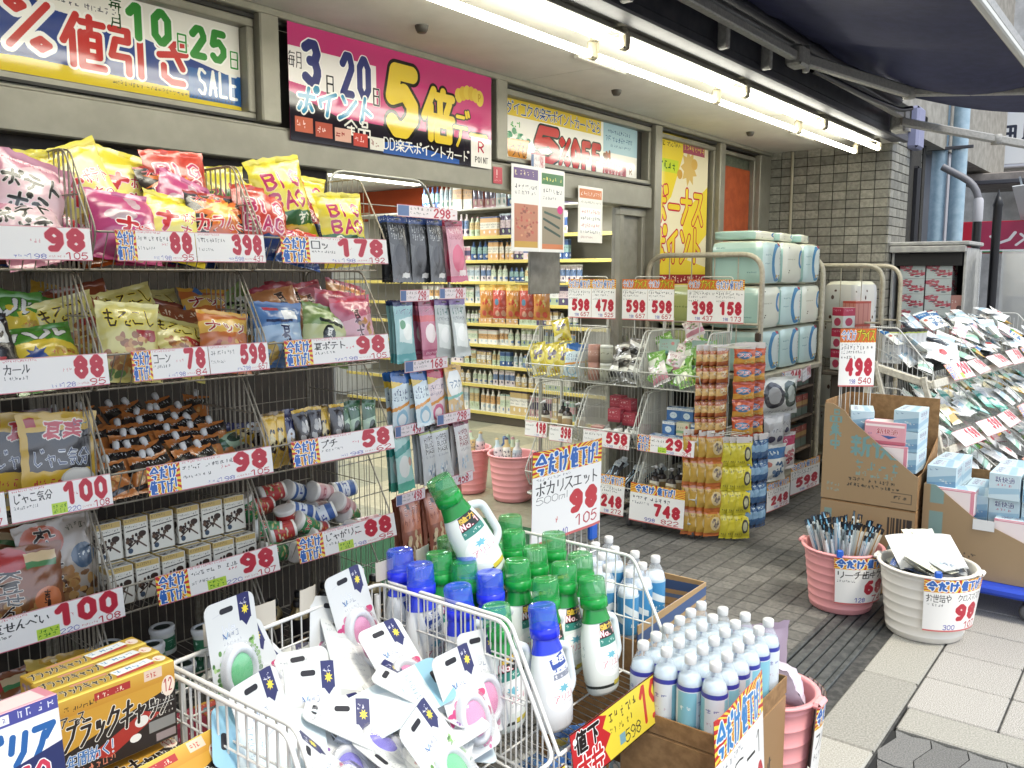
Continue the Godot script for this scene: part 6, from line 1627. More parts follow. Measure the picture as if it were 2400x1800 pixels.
	rack_bag(2, 1, "blue_summer", "blue crisp bag with a black kana seal", 0.2, -0.06, 0.19, 0.21, 0.08, -4, 0.25)
	rack_bag(2, 1, "green_summer", "olive green crisp bag with a dark oval", 0.53, -0.06, 0.19, 0.2, 0.08, -16, 0.3)
	rack_bag(2, 1, "pink_summer", "pink crisp bag with a dark stripe", 0.86, -0.07, 0.18, 0.22, 0.08, 4, 0.2)
	for k in 4:
		rack_bag(2, 1, ["blue_summer", "green_summer", "orange_summer", "pink_summer"][k], ["blue crisp bag lying behind", "green crisp bag peaking at the back", "brown orange crisp bag at the back", "pink crisp bag at the back"][k], 0.16 + 0.22 * k, -0.24, 0.19, 0.23, 0.08, [50.0, 35.0, -6.0, 12.0][k], 0.4, 0.05)
	for k in 10:
		var d: String = ["petit_yellow", "petit_yellow", "petit_blue", "petit_black", "petit_black", "petit_yellow", "petit_black", "petit_green", "petit_green", "petit_green"][k]
		rack_bag(2, 2, d, "slim %s biscuit pack" % ["yellow", "yellow", "blue", "black", "black", "yellow", "black", "green", "green", "green"][k], 0.1 + 0.09 * k, -0.06 - 0.012 * (k % 3), 0.062, 0.175, 0.045, rng.randf_range(-5, 5), 0.14, 0, 0, "biscuit_pack", "biscuit pack")
	for k in 8:
		rack_bag(2, 2, ["petit_green", "petit_yellow", "petit_blue", "petit_black"][k % 4], "slim biscuit pack lying on top", 0.12 + 0.1 * k, -0.2, 0.062, 0.17, 0.045, rng.randf_range(60, 120), 0.7, 0.1, 0, "biscuit_pack", "biscuit pack")
	# cup snacks tumbled together
	var cups := [[0.1, 0.03, -0.07, 80, "jag_green"], [0.28, 0.03, -0.05, 95, "jag_green"], [0.46, 0.03, -0.06, 70, "jag_red"], [0.62, 0.03, -0.06, 88, "jag_blue"], [0.78, 0.03, -0.07, 78, "jag_pink"], [0.92, 0.03, -0.08, 100, "jag_pink"], [0.12, 0.09, -0.12, 85, "jag_green"], [0.3, 0.1, -0.14, 12, "jag_red"], [0.44, 0.11, -0.16, 75, "jag_blue"], [0.6, 0.09, -0.14, 110, "jag_blue"], [0.8, 0.1, -0.15, 60, "jag_pink"], [0.2, 0.14, -0.22, 90, "jag_red"], [0.52, 0.16, -0.24, 70, "jag_blue"], [0.7, 0.08, -0.24, 84, "jag_pink"], [0.08, 0.15, -0.2, 20, "jag_green"], [0.34, 0.17, -0.25, 100, "jag_red"], [0.4, 0.08, -0.1, 60, "jag_green"], [0.88, 0.14, -0.2, 95, "jag_blue"], [0.68, 0.15, -0.2, 75, "jag_pink"], [0.2, 0.08, -0.1, 100, "jag_red"], [0.5, 0.05, -0.12, 80, "jag_red"], [0.86, 0.06, -0.16, 70, "jag_green"]]
	for c in cups:
		var o := thing("snack_cup", "round %s snack cup" % {"jag_green": "green", "jag_red": "red", "jag_blue": "blue", "jag_pink": "pink"}[c[4]], "snack cup", in_rack(2, c[0], FLOORS[3] + 0.02 + c[1], c[2]), 0.0, tier_words(2, 3))
		o.basis = Basis(Vector3.UP, rack_turn + rng.randf_range(-0.5, 0.5)) * Basis(Vector3.BACK, deg_to_rad(c[3])) * Basis(Vector3.UP, rng.randf() * TAU)
		part("cup", lathe_mesh("cup", [Vector2(0, -0.045), Vector2(0.028, -0.045), Vector2(0.034, 0.04)], 18), ink(c[4], "label"), o)
		part("lid", lathe_mesh("cup lid", [Vector2(0.036, 0.038), Vector2(0.037, 0.044), Vector2(0.032, 0.046), Vector2(0, 0.045)], 18), plain("cup lid", Color(0.82, 0.8, 0.77), 0.4), o)
	for k in 9:
		var o := thing("coffee_bottle", "black coffee bottle with gold neck", "bottle", in_rack(2, 0.06 + 0.11 * k, FLOORS[4] + 0.01, -0.07 - 0.07 * (k % 2)), rack_turn - 0.3, tier_words(2, 4))
		part("can", lathe_mesh("coffee can", [Vector2(0, 0), Vector2(0.03, 0), Vector2(0.033, 0.004), Vector2(0.033, 0.115)], 16), ink("coffee_can", "label"), o)
		part("neck", lathe_mesh("coffee neck", [Vector2(0.033, 0.115), Vector2(0.03, 0.128), Vector2(0.019, 0.145), Vector2(0.0185, 0.152)], 16), plain("coffee gold", Color(0.6, 0.54, 0.4), 0.3, 0.8), o)
		part("cap", lathe_mesh("coffee cap", [Vector2(0.0195, 0.152), Vector2(0.0195, 0.168), Vector2(0.017, 0.171), Vector2(0, 0.171)], 14), plain("cap black", Color(0.05, 0.05, 0.055), 0.4), o)
	shelf_card("s_big", 2, 0.12, 0.97, 0, "bright price card 178 with a burst")
	shelf_card("s_summer", 2, 0.12, 0.97, 1, "price card 98 with a burst and kana")
	shelf_card("s_petit", 2, 0.15, 1.0, 2, "price card 58 with a burst", -0.15)
	shelf_card("s_jagarico", 2, 0.17, 1.0, 3, "price card 88 with a burst and a green patch", -0.2)
	# red and dark goods standing low, seen through the wagon's grid
	for k in 14:
		one("low_box", pack_mesh(Vector3(0.06, 0.2, 0.08)), [ink(["red_box", "red_box", "red_pouch", "red_box", "razor", "coffee_can", "coffee_can", "razor", "coffee_can", "petit_blue", "petit_blue", "coffee_can", "razor", "petit_black"][k], "card")], "red box" if k < 4 else "dark box", "box", Transform3D(Basis(Vector3.UP, rack_turn), in_rack(1, 0.15 + 0.13 * k, 0.17 if k < 6 else 0.12, 0.1)), "standing low before the snack racks")
	one("low_platform", box_mesh(Vector3(1.05, 0.12, 0.16), 0.006), plain("platform", Color(0.2, 0.19, 0.17), 0.7), "low dark platform before the middle and right snack racks", "platform", Transform3D(Basis(Vector3.UP, rack_turn), in_rack(2, 0.1, 0.062, 0.1)))
	one("low_block", box_mesh(Vector3(0.4, 0.05, 0.14), 0.006), plain("platform", Color.BLACK), "dark block carrying the red boxes", "platform", Transform3D(Basis(Vector3.UP, rack_turn), in_rack(1, 0.45, 0.147, 0.1)))


# a pack hung by its top edge, facing turn
func hang(called: String, design: String, look: String, cat: String, at: Vector3, w: float, h: float, t: float, yaw: float, where: String, tilt := 0.06, roll := 0.0) -> void:
	var b := Basis(Vector3.UP, yaw) * Basis(Vector3.BACK, roll) * Basis(Vector3.RIGHT, tilt)
	one(called, bag_mesh(hash(design) % 6), ink(design, "film"), look, cat, Transform3D(b.scaled_local(Vector3(w, h, t)), at - b.y * h), where)


func build_mask_rack() -> void:
	var wm := plain("chrome wire", Color(0.66, 0.66, 0.63), 0.35, 0.7)
	var r := thing("hook_panel_rack", "wire hook panel hung with face mask packs beside the snack racks", "rack", Vector3(2.12, 0, -2.47))
	var s := begin()
	wire(s, bent([Vector3(0, 0.05, 0), Vector3(0, 1.95, 0), Vector3(0.5, 1.95, 0.0), Vector3(0.64, 1.6, 0), Vector3(0.64, 0.05, 0)], 0.07), 0.006, 8)
	for k in 15:
		wire(s, [Vector3(0.04 * k + 0.03, 0.3, 0), Vector3(0.04 * k + 0.03, 1.6, 0)], 0.0016, 4)
	for k in 12:
		wire(s, [Vector3(0, 0.3 + k * 0.14, 0), Vector3(0.62, 0.3 + k * 0.14, 0)], 0.0022, 4)
	part("panel", done(s, true), wm, r)
	part("base", box_mesh(Vector3(0.66, 0.04, 0.36), 0.006), plain("drain dark", Color.BLACK), r, Vector3(0.32, 0.03, -0.05))
	var rows := [
		[1.795, [["mask_black", "black mask pack", 2.37], ["mask_black", "black mask pack", 2.49], ["mask_black", "black mask pack", 2.585], ["mask_pink", "pink mask pack", 2.7]], 0.25],
		[1.475, [["mask_teal", "teal mask pack", 2.40], ["mask_rose", "rose mask pack", 2.535], ["mask_silver", "silver mask pack", 2.63], ["mask_silver", "silver mask pack", 2.715]], 0.24],
		[1.2, [["mask_blue", "white and blue mask pack", 2.38], ["mask_blue", "white and blue mask pack", 2.485], ["mask_redtop", "white and red mask pack", 2.58], ["mask_gold", "golden mask pack", 2.685]], 0.225],
		[0.965, [["mask_aqua", "aqua mask pack", 2.38], ["mask_hyper", "grey mask pack HYPER", 2.53], ["mask_hyper", "grey mask pack HYPER", 2.6], ["mask_hyper_red", "grey mask pack with red letters", 2.735]], 0.235],
		[0.69, [["nuts", "red brown nut pack", 2.42], ["nuts", "red brown nut pack", 2.56], ["nuts", "red brown nut pack", 2.68]], 0.3],
	]
	for k in rows.size():
		var row: Array = rows[k]
		for p in row[1]:
			part("hook", box_mesh(Vector3(0.006, 0.006, 0.1), 0.002), wm, r, Vector3(p[2] - 2.12, row[0] - 0.01, 0.05))
			for d in range(2, -1, -1):
				hang("mask_pack" if k < 4 else "nut_pack", p[0], p[1], "mask pack" if k < 4 else "nut pack", Vector3(p[2], row[0], -2.39 - d * 0.022), 0.118 if k < 4 else 0.13, row[2], 0.02 if k < 4 else 0.045, 0.12 + rng.randf_range(-0.06, 0.06), "%s layer, %s hanging row" % [["front", "second", "third"][d], ["top", "second", "third", "fourth", "lowest"][k]], -0.05 - 0.1 * rng.randf(), rng.randf_range(-0.05, 0.05))
	for q in [["m_a", 2.52, 1.815, 0.36, 0], ["m_b", 2.44, 1.495, 0.17, 1], ["m_f", 2.66, 1.5, 0.17, 1], ["m_d", 2.5, 1.222, 0.26, 2], ["m_e", 2.4, 0.975, 0.17, 3], ["m_b", 2.66, 0.99, 0.22, 3], ["m_g", 2.4, 0.705, 0.17, 4], ["m_h", 2.66, 0.72, 0.25, 4]]:
		one("price_strip", sheet_mesh(q[3], 0.045, 0.003, str(q[1])), ink(q[0], "label"), "narrow pink edged price strip", "price strip", Transform3D(Basis(Vector3.UP, 0.05), Vector3(q[1], q[2], -2.36)), "above the %s hanging row" % ["top", "second", "third", "fourth", "lowest"][q[4]])


func at_col(c: int, x: float, y: float, z: float) -> Vector3:
	# local x along +z of the world, local z towards -x
	var start: float = [-3.46, -3.035, -2.6][c]
	return Vector3(4.62 - z, y, start + x)


func build_entrance_racks() -> void:
	var wm := plain("pale wire", Color(0.74, 0.74, 0.7), 0.4)
	var bm := basket_mesh(0.4, 0.42, 0.34, 0.1, 0.14, 0.025, 1.6)
	var floors := [0.885, 0.5, 0.15]
	for c in 3:
		var r := thing("wheeled_basket_rack", "three tier wire basket rack on wheels, %s" % ["inside the doorway", "in the middle of the entrance", "nearest the street"][c], "basket rack", at_col(c, 0, 0, 0), -PI / 2)
		for f in floors:
			part("basket", bm, wm, r, Vector3(0, f, 0))
		for x in [0.01, 0.39]:
			part("post", box_mesh(Vector3(0.014, 1.2, 0.014), 0.003), wm, r, Vector3(x, 0.7, -0.42))
		var fs := begin()
		wire(fs, bent([Vector3(0.2, 0.1, 0.0), Vector3(0.39, 0.1, 0), Vector3(0.39, 0.1, -0.4), Vector3(0.01, 0.1, -0.4), Vector3(0.01, 0.1, 0), Vector3(0.2, 0.1, 0.0)], 0.04), 0.008, 8)
		part("base_frame", done(fs, true), wm, r)
		for q in 4:
			var w := part("wheel", lathe_mesh("wheel", [Vector2(0, -0.014), Vector2(0.03, -0.014), Vector2(0.042, -0.01), Vector2(0.042, 0.01), Vector2(0.03, 0.014), Vector2(0, 0.014)], 16), plain("wheel grey", Color(0.34, 0.34, 0.34), 0.5), r, Vector3(0.04 + (q % 2) * 0.32, 0.042, -0.05 - (q / 2) * 0.32), Vector3(0, 0.4, PI / 2))
			part("fork", box_mesh(Vector3(0.05, 0.03, 0.034), 0.006), wm, w, Vector3(0.045, 0, 0))
	var row := ["top", "second", "lowest"]
	var where := func(c: int, t: int): return "in %s entrance rack's %s basket" % [["inner", "middle", "outer"][c], row[t]]
	var put := func(c: int, t: int, called: String, design: String, look: String, cat: String, x: float, y: float, z: float, w: float, h: float, d: float, yaw := 0.0, tilt := 0.15, roll := 0.0, box := false):
		var b := Basis(Vector3.UP, -PI / 2 + yaw) * Basis(Vector3.RIGHT, -tilt) * Basis(Vector3.BACK, roll)
		if box:
			one(called, pack_mesh(Vector3(w, h, d)), [ink(design, "card")], look, cat, Transform3D(b, at_col(c, x, floors[t] + y, z)), where.call(c, t))
		else:
			one(called, bag_mesh(hash(design + str(x)) % 6), ink(design, "film"), look, cat, Transform3D(b.scaled_local(Vector3(w, h, d)), at_col(c, x, floors[t] + y, z)), where.call(c, t))
	# outer rack: sweets, cartons, pump bottles
	for k in 16:
		var d: String = ["green_candy", "white_candy", "green_candy", "green_candy"][k % 4]
		put.call(2, 0, "sweet_bag", d, "green sweet bag" if d == "green_candy" else "white and pink sweet bag", "sweet bag", 0.06 + 0.09 * (k % 4) + rng.randf_range(-0.02, 0.02), 0.03 + 0.055 * (k / 4), -0.06 - 0.07 * (k / 4), 0.12, 0.14, 0.05, rng.randf_range(-0.4, 0.4), rng.randf_range(0.2, 1.0), rng.randf_range(-0.6, 0.6))
	put.call(2, 0, "sweet_bag", "white_candy", "pink sweet bag perched on top of the heap", "sweet bag", 0.3, 0.32, -0.16, 0.12, 0.11, 0.05, 0.2, 0.3, 0.4)
	for k in 3:
		put.call(2, 0, "aqua_box", "aqua_box", "pale aqua box", "box", 0.08 + 0.11 * k, 0.2 - 0.09 * (k % 2), -0.24, 0.11, 0.09, 0.06, 0.1, 0.1, 0.0, true)
	for k in 9:
		put.call(2, 1, "blue_carton", "blue_carton" if k != 4 else "cream_box", "small blue and white carton" if k != 4 else "small cream carton", "carton", 0.16 + 0.095 * (k % 3) * 1.0 - (0.06 if k < 3 else 0.0), 0.02 + 0.082 * (k / 3), -0.09 - 0.05 * (k / 3), 0.088, 0.08, 0.07, rng.randf_range(-0.12, 0.12), 0.0, 0.0, true)
	for k in 6:
		pump_bottle(at_col(2, 0.07 + 0.12 * (k % 3), floors[2] + 0.03, -0.08 - 0.12 * (k / 3)), where.call(2, 2))
	# middle rack: tins, crinkled packs, red boxes, razors
	for k in 4:
		var o := one("pink_tin", lathe_mesh("tall tin", [Vector2(0, 0), Vector2(0.042, 0), Vector2(0.042, 0.108), Vector2(0.04, 0.112), Vector2(0, 0.112)], 16), ink("pink_tin" if k % 2 == 0 else "clear_tin", "label"), "pink tin" if k % 2 == 0 else "clear grey tin", "tin", Transform3D(Basis(), at_col(1, 0.07 + 0.09 * (k % 2), floors[0] + 0.02 + 0.113 * (k / 2), -0.08)), where.call(1, 0))
		o.rotation.y = -PI / 2
	for k in 9:
		put.call(1, 0, "crinkled_pack", "chrome_pack", "black and silver crinkled pack", "pack", 0.22 + 0.06 * (k % 3), 0.02 + 0.07 * (k / 3), -0.06 - 0.07 * (k / 3), 0.11, 0.13, 0.05, rng.randf_range(-0.3, 0.3), rng.randf_range(0.2, 0.8), rng.randf_range(-0.5, 0.5))
	for k in 6:
		put.call(1, 1, "red_box", "red_box" if k else "tissue_pink", "red box" if k else "salmon box", "box", [0.1, 0.21, 0.3, 0.26, 0.17, 0.33][k], [0.02, 0.14, 0.12, 0.2, 0.21, 0.03][k], -0.1 - 0.03 * k, 0.09, 0.085, 0.07, rng.randf_range(-0.1, 0.1), 0, 0, true)
	for k in 5:
		put.call(1, 1, "crinkled_pack", "chrome_pack", "green grey crinkled pack", "pack", 0.2 + 0.04 * k, 0.02, -0.06 - 0.03 * (k % 2), 0.1, 0.11, 0.05, rng.randf_range(-0.4, 0.4), 0.5, rng.randf_range(-0.6, 0.6))
	for k in 12:
		put.call(1, 2, "razor_pack", "razor", "dark razor pack", "razor pack", 0.05 + 0.028 * k, 0.05 + 0.02 * (k % 3), -0.06 - 0.04 * (k % 4), 0.05, 0.2, 0.025, rng.randf_range(-0.3, 0.3), 0.7, rng.randf_range(-0.9, 0.0))
	# inner rack: yellow refills, bottles
	for k in 5:
		put.call(0, 0, "refill_pouch", "yellow_refill", "yellow refill pouch" if k < 4 else "yellow refill pouch standing on top", "pouch", [0.08, 0.18, 0.27, 0.35, 0.2][k], [0.02, 0.02, 0.02, 0.02, 0.24][k], -0.08 - 0.02 * k, 0.13, 0.22 if k < 4 else 0.16, 0.05, 0.2, 0.15, 0.25)
	for k in 3:
		put.call(0, 0, "refill_pouch", "mask_blue", "pale blue refill pouch", "pouch", 0.33, 0.03, -0.06 - 0.05 * k, 0.12, 0.21, 0.04, 0.3, 0.1, -0.1)
	for k in 4:
		pump_bottle(at_col(0, 0.12 + 0.08 * k, floors[1] + 0.02, -0.09 - 0.06 * (k % 2)), where.call(0, 1))
	for k in 5:
		put.call(0, 2, "refill_pouch", ["mask_silver", "mask_blue", "chrome_pack", "mask_silver", "chrome_pack"][k], "grey refill pouch", "pouch", 0.06 + 0.08 * k, 0.02, -0.1, 0.12, 0.2, 0.05, 0.1, 0.2, 0.1)
	# price cards on the lips and the tall cards above
	var face := Basis(Vector3.UP, -PI / 2)
	for q in [["s_298", 2, 0.2, 0.555, 0.38, "long price card 298 on the outer entrance rack"], ["s_598", 1, 0.22, 0.545, 0.34, "price card 598 on the middle entrance rack"], ["s_198", 0, 0.1, 0.55, 0.18, "left hand price card on the innermost rack's second basket"], ["s_398", 0, 0.3, 0.54, 0.18, "right hand price card on the innermost rack's second basket"]]:
		one("price_card", sheet_mesh(q[4], 0.1, 0.004, q[0] + "e"), ink(q[0], "label"), q[5], "price card", Transform3D(face * Basis(Vector3.RIGHT, -0.1), at_col(q[1], q[2], q[3], 0.012)))
	one("price_card", sheet_mesh(0.37, 0.235, 0.006, "748"), ink("c_748", "label"), "wide price card 748 hung low on the outer entrance rack", "price card", Transform3D(face * Basis(Vector3.RIGHT, -0.08), at_col(2, 0.16, 0.185, 0.03)))
	one("price_card", sheet_mesh(0.2, 0.25, 0.004, "248"), ink("c_248", "label"), "price card 248 hung low on the middle entrance rack", "price card", Transform3D(face * Basis(Vector3.RIGHT, -0.08), at_col(1, 0.27, 0.2, 0.03)))
	for q in [["c_598a", -3.095, "left half 598 of the innermost pair of tall cards"], ["c_478", -2.915, "right half 478 of the innermost pair of tall cards"], ["c_598b", -2.69, "left half 598 of the middle pair of tall cards"], ["c_598b", -2.51, "right half 598 of the middle pair of tall cards"], ["c_398", -2.245, "left half 398 of the outer pair of tall cards"], ["c_158", -2.07, "right half 158 of the outer pair of tall cards"]]:
		one("tall_price_card", sheet_mesh(0.178, 0.25, 0.003, q[0]), ink(q[0], "label"), q[2], "price card", Transform3D(face, Vector3(4.72, 1.42, q[1])))
	for z in [-3.0, -2.6, -2.16]:
		var st := thing("card_stand", "wire stand for paired cards", "card stand", Vector3(4.74, 1.2, z), 0.0, "above the entrance racks")
		var ws := begin()
		wire(ws, bent([Vector3(0, 0, -0.1), Vector3(0, 0.36, -0.1), Vector3(0, 0.36, 0.1), Vector3(0, 0, 0.1)], 0.02), 0.0035, 6)
		part("frame", done(ws, true), wm, st)
	# strips of small bags hanging at the street side
	strips("noodle_strip", "brown noodle snack strip", 5, 4, Vector3(4.66, 1.14, -2.2), Vector3(0.02, 0, 0.033), 0.1, 0.1, -0.35, "on the upper hooks")
	strips("orange_strip", "orange and blue snack strip", 5, 2, Vector3(4.80, 1.15, -2.0), Vector3(0.1, 0, 0.02), 0.13, 0.104, -1.15, "on the upper hooks")
	strips("gold_strip", "golden snack strip with orange bands", 4, 4, Vector3(4.64, 0.64, -2.24), Vector3(0.014, 0, 0.042), 0.12, 0.152, -0.75, "on the lower hooks")
	strips("yellow_strip", "bright yellow snack strip", 4, 3, Vector3(4.75, 0.6, -2.05), Vector3(0.02, 0, 0.035), 0.11, 0.146, -0.7, "on the lower hooks")
	strips("blue_strip", "blue snack strip", 4, 3, Vector3(4.85, 0.61, -1.955), Vector3(0.035, 0, 0.02), 0.1, 0.135, -0.2, "on the lower hooks")
	var hb := thing("hook_bar", "bar of hooks on the street side of the outer entrance rack", "hook bar", Vector3(4.8, 1.16, -2.12))
	for y in [0.0, -0.5]:
		var hs := begin()
		wire(hs, [Vector3(-0.16, y, 0), Vector3(0.3, y, 0)], 0.005, 6, true)
		for k in 8:
			wire(hs, [Vector3(-0.15 + 0.05 * k, y, 0), Vector3(-0.15 + 0.05 * k, y, 0.16)], 0.0025, 4)
		part("bar", done(hs, true), wm, hb)


func strips(design: String, look: String, n: int, count: int, at: Vector3, step: Vector3, w: float, h: float, yaw: float, where: String) -> void:
	for k in count:
		var o := thing("snack_strip", look, "snack strip", at + step * k, yaw + rng.randf_range(-0.08, 0.08), where)
		for i in n:
			var b := part("bag", bag_mesh((i + k) % 6), ink(design, "film"), o, Vector3(0, -(i + 1) * h, 0.003 * sin(i * 1.7)))
			b.scale = Vector3(w, h * 1.04, 0.042)
		part("header", box_mesh(Vector3(w * 0.9, 0.035, 0.004), 0.001), plain("header card", Color(0.8, 0.78, 0.76), 0.6), o, Vector3(0, 0.012, 0))


func pump_bottle(at: Vector3, where: String) -> void:
	var o := thing("pump_bottle", "brown pump bottle with white head", "pump bottle", at, -PI / 2 + rng.randf_range(-0.5, 0.5), where)
	o.rotation.x = rng.randf_range(-0.15, 0.15)
	part("body", lathe_mesh("pump body", [Vector2(0, 0), Vector2(0.034, 0), Vector2(0.036, 0.01), Vector2(0.035, 0.12), Vector2(0.028, 0.145), Vector2(0.013, 0.155)], 14, 1.0, 0.75), ink("shampoo", "label"), o)
	part("collar", lathe_mesh("pump collar", [Vector2(0.015, 0.153), Vector2(0.016, 0.175), Vector2(0.006, 0.178), Vector2(0.006, 0.205)], 10), plain("cap black", Color.BLACK), o)
	part("head", lathe_mesh("pump head", [Vector2(0.006, 0.2), Vector2(0.013, 0.202), Vector2(0.013, 0.216), Vector2(0, 0.22)], 10), plain("cap white", Color.WHITE), o)
	part("spout", box_mesh(Vector3(0.012, 0.01, 0.035), 0.003), plain("cap white", Color.WHITE), o, Vector3(0, 0.211, 0.022))


func build_paper_cage() -> void:
	var tube := grain("cage tube", Color(0.6, 0.575, 0.5), Color(0.69, 0.665, 0.59), 2.0, 0.4)
	var cage := func(called: String, look: String, x0: float, x1: float, z0: float, z1: float, h: float, inner: bool):
		var c := thing(called, look, "roll cage", Vector3(x0, 0, z0))
		var d := z1 - z0
		for x in [0.0, x1 - x0]:
			var s := begin()
			wire(s, bent([Vector3(x, 0.12, 0), Vector3(x, h, 0), Vector3(x, h, d), Vector3(x, 0.12, d)], 0.14, 8), 0.017, 10)
			wire(s, [Vector3(x, h * 0.74, 0), Vector3(x, h * 0.74, d)], 0.009, 6)
			wire(s, [Vector3(x, 0.55, 0), Vector3(x, 0.55, d)], 0.009, 6)
			for k in range(1, 5):
				wire(s, [Vector3(x, 0.15, d * k / 5.0), Vector3(x, h, d * k / 5.0)], 0.004, 5)
			part("end_frame", done(s, true), tube, c)
		part("deck", box_mesh(Vector3(x1 - x0, 0.05, -d), 0.008), tube, c, Vector3((x1 - x0) * 0.5, 0.15, d * 0.5))
		if inner:
			part("shelf", box_mesh(Vector3(x1 - x0, 0.035, -d + 0.04), 0.006), grain("shelf tan", Color(0.55, 0.52, 0.44), Color(0.63, 0.6, 0.52), 1.0, 0.5), c, Vector3((x1 - x0) * 0.5, 0.915, d * 0.5))
		for q in 4:
			part("caster", lathe_mesh("wheel", []), plain("wheel grey", Color.BLACK), c, Vector3(0.08 + (q % 2) * (x1 - x0 - 0.16), 0.05, -0.06 + (q / 2) * (d + 0.12)), Vector3(0, 0, PI / 2))
		part("latch", box_mesh(Vector3(0.03, 0.06, 0.04), 0.008), plain("latch brown", Color(0.25, 0.2, 0.16), 0.5), c, Vector3(-0.01, 1.18, -0.01))
	cage.call("roll_cage", "tan tube roll cage stacked with toilet paper", 5.3, 6.46, -2.11, -2.92, 1.7, true)
	cage.call("roll_cage", "second tube roll cage standing by the tiled pier", 6.8, 7.3, -1.78, -2.55, 1.64, false)
	# toilet paper packs: three courses, three along, two deep
	for row in 3:
		for i in 3:
			for j in 2:
				var y := 0.935 + row * 0.287
				var side: String = "roll_aqua" if j == 0 else "roll_green"
				var face: String = "roll_ring" if (i + row) % 2 == 0 or row == 0 else "roll_cream"
				if row == 2 and j == 1:
					continue
				var yaw := rng.randf_range(-0.05, 0.05)
				var look: String = ("aqua" if j == 0 else "green") + " toilet paper pack"
				if j == 0:
					look = ("aqua toilet paper pack with a blue ring" if face == "roll_ring" else "cream fronted toilet paper pack")
				var m := one("toilet_paper_pack", soft_pack(Vector3(0.37, 0.28, 0.36)), [ink(face, "film"), ink(side, "film"), ink("roll_cream", "film")], look, "paper pack", Transform3D(Basis(Vector3.UP, yaw), Vector3(5.52 + i * 0.385 + rng.randf_range(-0.01, 0.01), y, -2.31 - j * 0.385)), "in the %s course" % ["lowest", "middle", "top"][row])
				m.rotation.z = rng.randf_range(-0.015, 0.015)
	for k in 3:
		one("toilet_paper_pack", soft_pack(Vector3(0.34, 0.06, 0.3)), [ink("roll_cream", "film"), ink("roll_aqua", "film"), ink("roll_cream", "film")], "flattened cream wrapper", "paper pack", Transform3D(Basis(Vector3.UP, 0.1 * k), Vector3(5.55 + k * 0.36, 1.795, -2.34)), "on top of the paper stack")
	# goods on the lower side of the cage
	var low := thing("low_shelf_rack", "low wooden shelf rack in the lower half of the roll cage", "rack", Vector3(5.8, 0.18, -2.14))
	for y in [0.12, 0.36, 0.58]:
		part("shelf", box_mesh(Vector3(0.64, 0.016, 0.3), 0.003), grain("rack wood", Color(0.4, 0.33, 0.26), Color(0.48, 0.4, 0.32), 1.0, 0.6), low, Vector3(0.32, y, -0.15))
	for x in [0.0, 0.64]:
		part("side", box_mesh(Vector3(0.02, 0.7, 0.3), 0.003), plain("rack side", Color(0.3, 0.27, 0.23), 0.6), low, Vector3(x, 0.36, -0.15))
	for r in 3:
		for k in 5:
			one("printed_box", pack_mesh(Vector3(0.11, 0.16, 0.14)), [ink("shelf_box", "card")], "small red and brown box", "box", Transform3D(Basis(), Vector3(5.87 + k * 0.122, 0.31 + r * 0.23, -2.24)), "on the cage's %s board" % ["lowest", "middle", "top"][r])
	var face0 := func(design: String, called: String, look: String, x: float, y: float, z: float, w: float, h: float, t: float, yaw := -0.35):
		one(called, bag_mesh(hash(look) % 6), ink(design, "film"), look, "pack", Transform3D(Basis(Vector3.UP, yaw).scaled_local(Vector3(w, h, t)), Vector3(x, y, z)))
	face0.call("diaper", "tissue_bale", "white pack with two dark rings under the paper shelf", 5.5, 0.66, -2.06, 0.4, 0.25, 0.12)
	face0.call("refill_clear", "refill_bag", "clear silver refill bag below the ringed pack", 5.38, 0.46, -2.03, 0.2, 0.22, 0.08)
	face0.call("refill_clear", "refill_bag", "clear silver refill bag to the right of the first", 5.56, 0.5, -2.05, 0.2, 0.19, 0.08)
	face0.call("refill_blue", "refill_bag", "white and blue refill bag near the floor", 5.36, 0.25, -2.02, 0.24, 0.24, 0.08)
	face0.call("refill_pink", "refill_bag", "white and crimson refill bag beside the blue one", 5.6, 0.28, -2.04, 0.23, 0.25, 0.08)
	one("price_card", sheet_mesh(0.32, 0.19, 0.003, "low1"), ink("c_248", "label"), "price card leaning at the foot of the roll cage, nearer", "price card", Transform3D(Basis(Vector3.UP, -0.1), Vector3(5.48, 0.14, -2.02)))
	one("price_card", sheet_mesh(0.46, 0.22, 0.003, "low2"), ink("c_598a", "label"), "price card leaning at the foot of the roll cage, farther", "price card", Transform3D(Basis(Vector3.UP, -0.1), Vector3(6.05, 0.16, -2.04)))
	one("price_card", sheet_mesh(0.34, 0.085, 0.003, "tp1"), ink("s_248", "label"), "price card 248 under the toilet paper", "price card", Transform3D(Basis(Vector3.UP, -0.1), Vector3(5.78, 0.885, -2.08)))
	one("price_card", sheet_mesh(0.17, 0.09, 0.003, "tp2"), ink("s_198", "label"), "small tilted price card under the toilet paper", "price card", Transform3D(Basis(Vector3.BACK, 0.15), Vector3(6.1, 0.88, -2.08)))
	# red packs and dotted rolls toward the pier
	for k in 3:
		one("soap_box", pack_mesh(Vector3(0.13, 0.15, 0.1)), [ink("soap_red", "card")], "white and crimson soap box", "box", Transform3D(Basis(Vector3.UP, -0.4), Vector3(6.62, 0.87 + k * 0.155, -2.0)), "stacked right of the toilet paper")
	for k in 3:
		one("soap_box", pack_mesh(Vector3(0.17, 0.17, 0.12)), [ink("soap_salmon", "card")], "salmon striped soap bundle", "box", Transform3D(Basis(Vector3.UP, -0.4), Vector3(6.8, 0.86 + k * 0.172, -1.96)), "stacked behind the crimson soap boxes")
	var soap := thing("soap_stand", "narrow stand carrying the soap boxes", "stand", Vector3(6.72, 0, -1.98))
	part("top", box_mesh(Vector3(0.42, 0.03, 0.26), 0.004), plain("rack side", Color.BLACK), soap, Vector3(0, 0.845, 0))
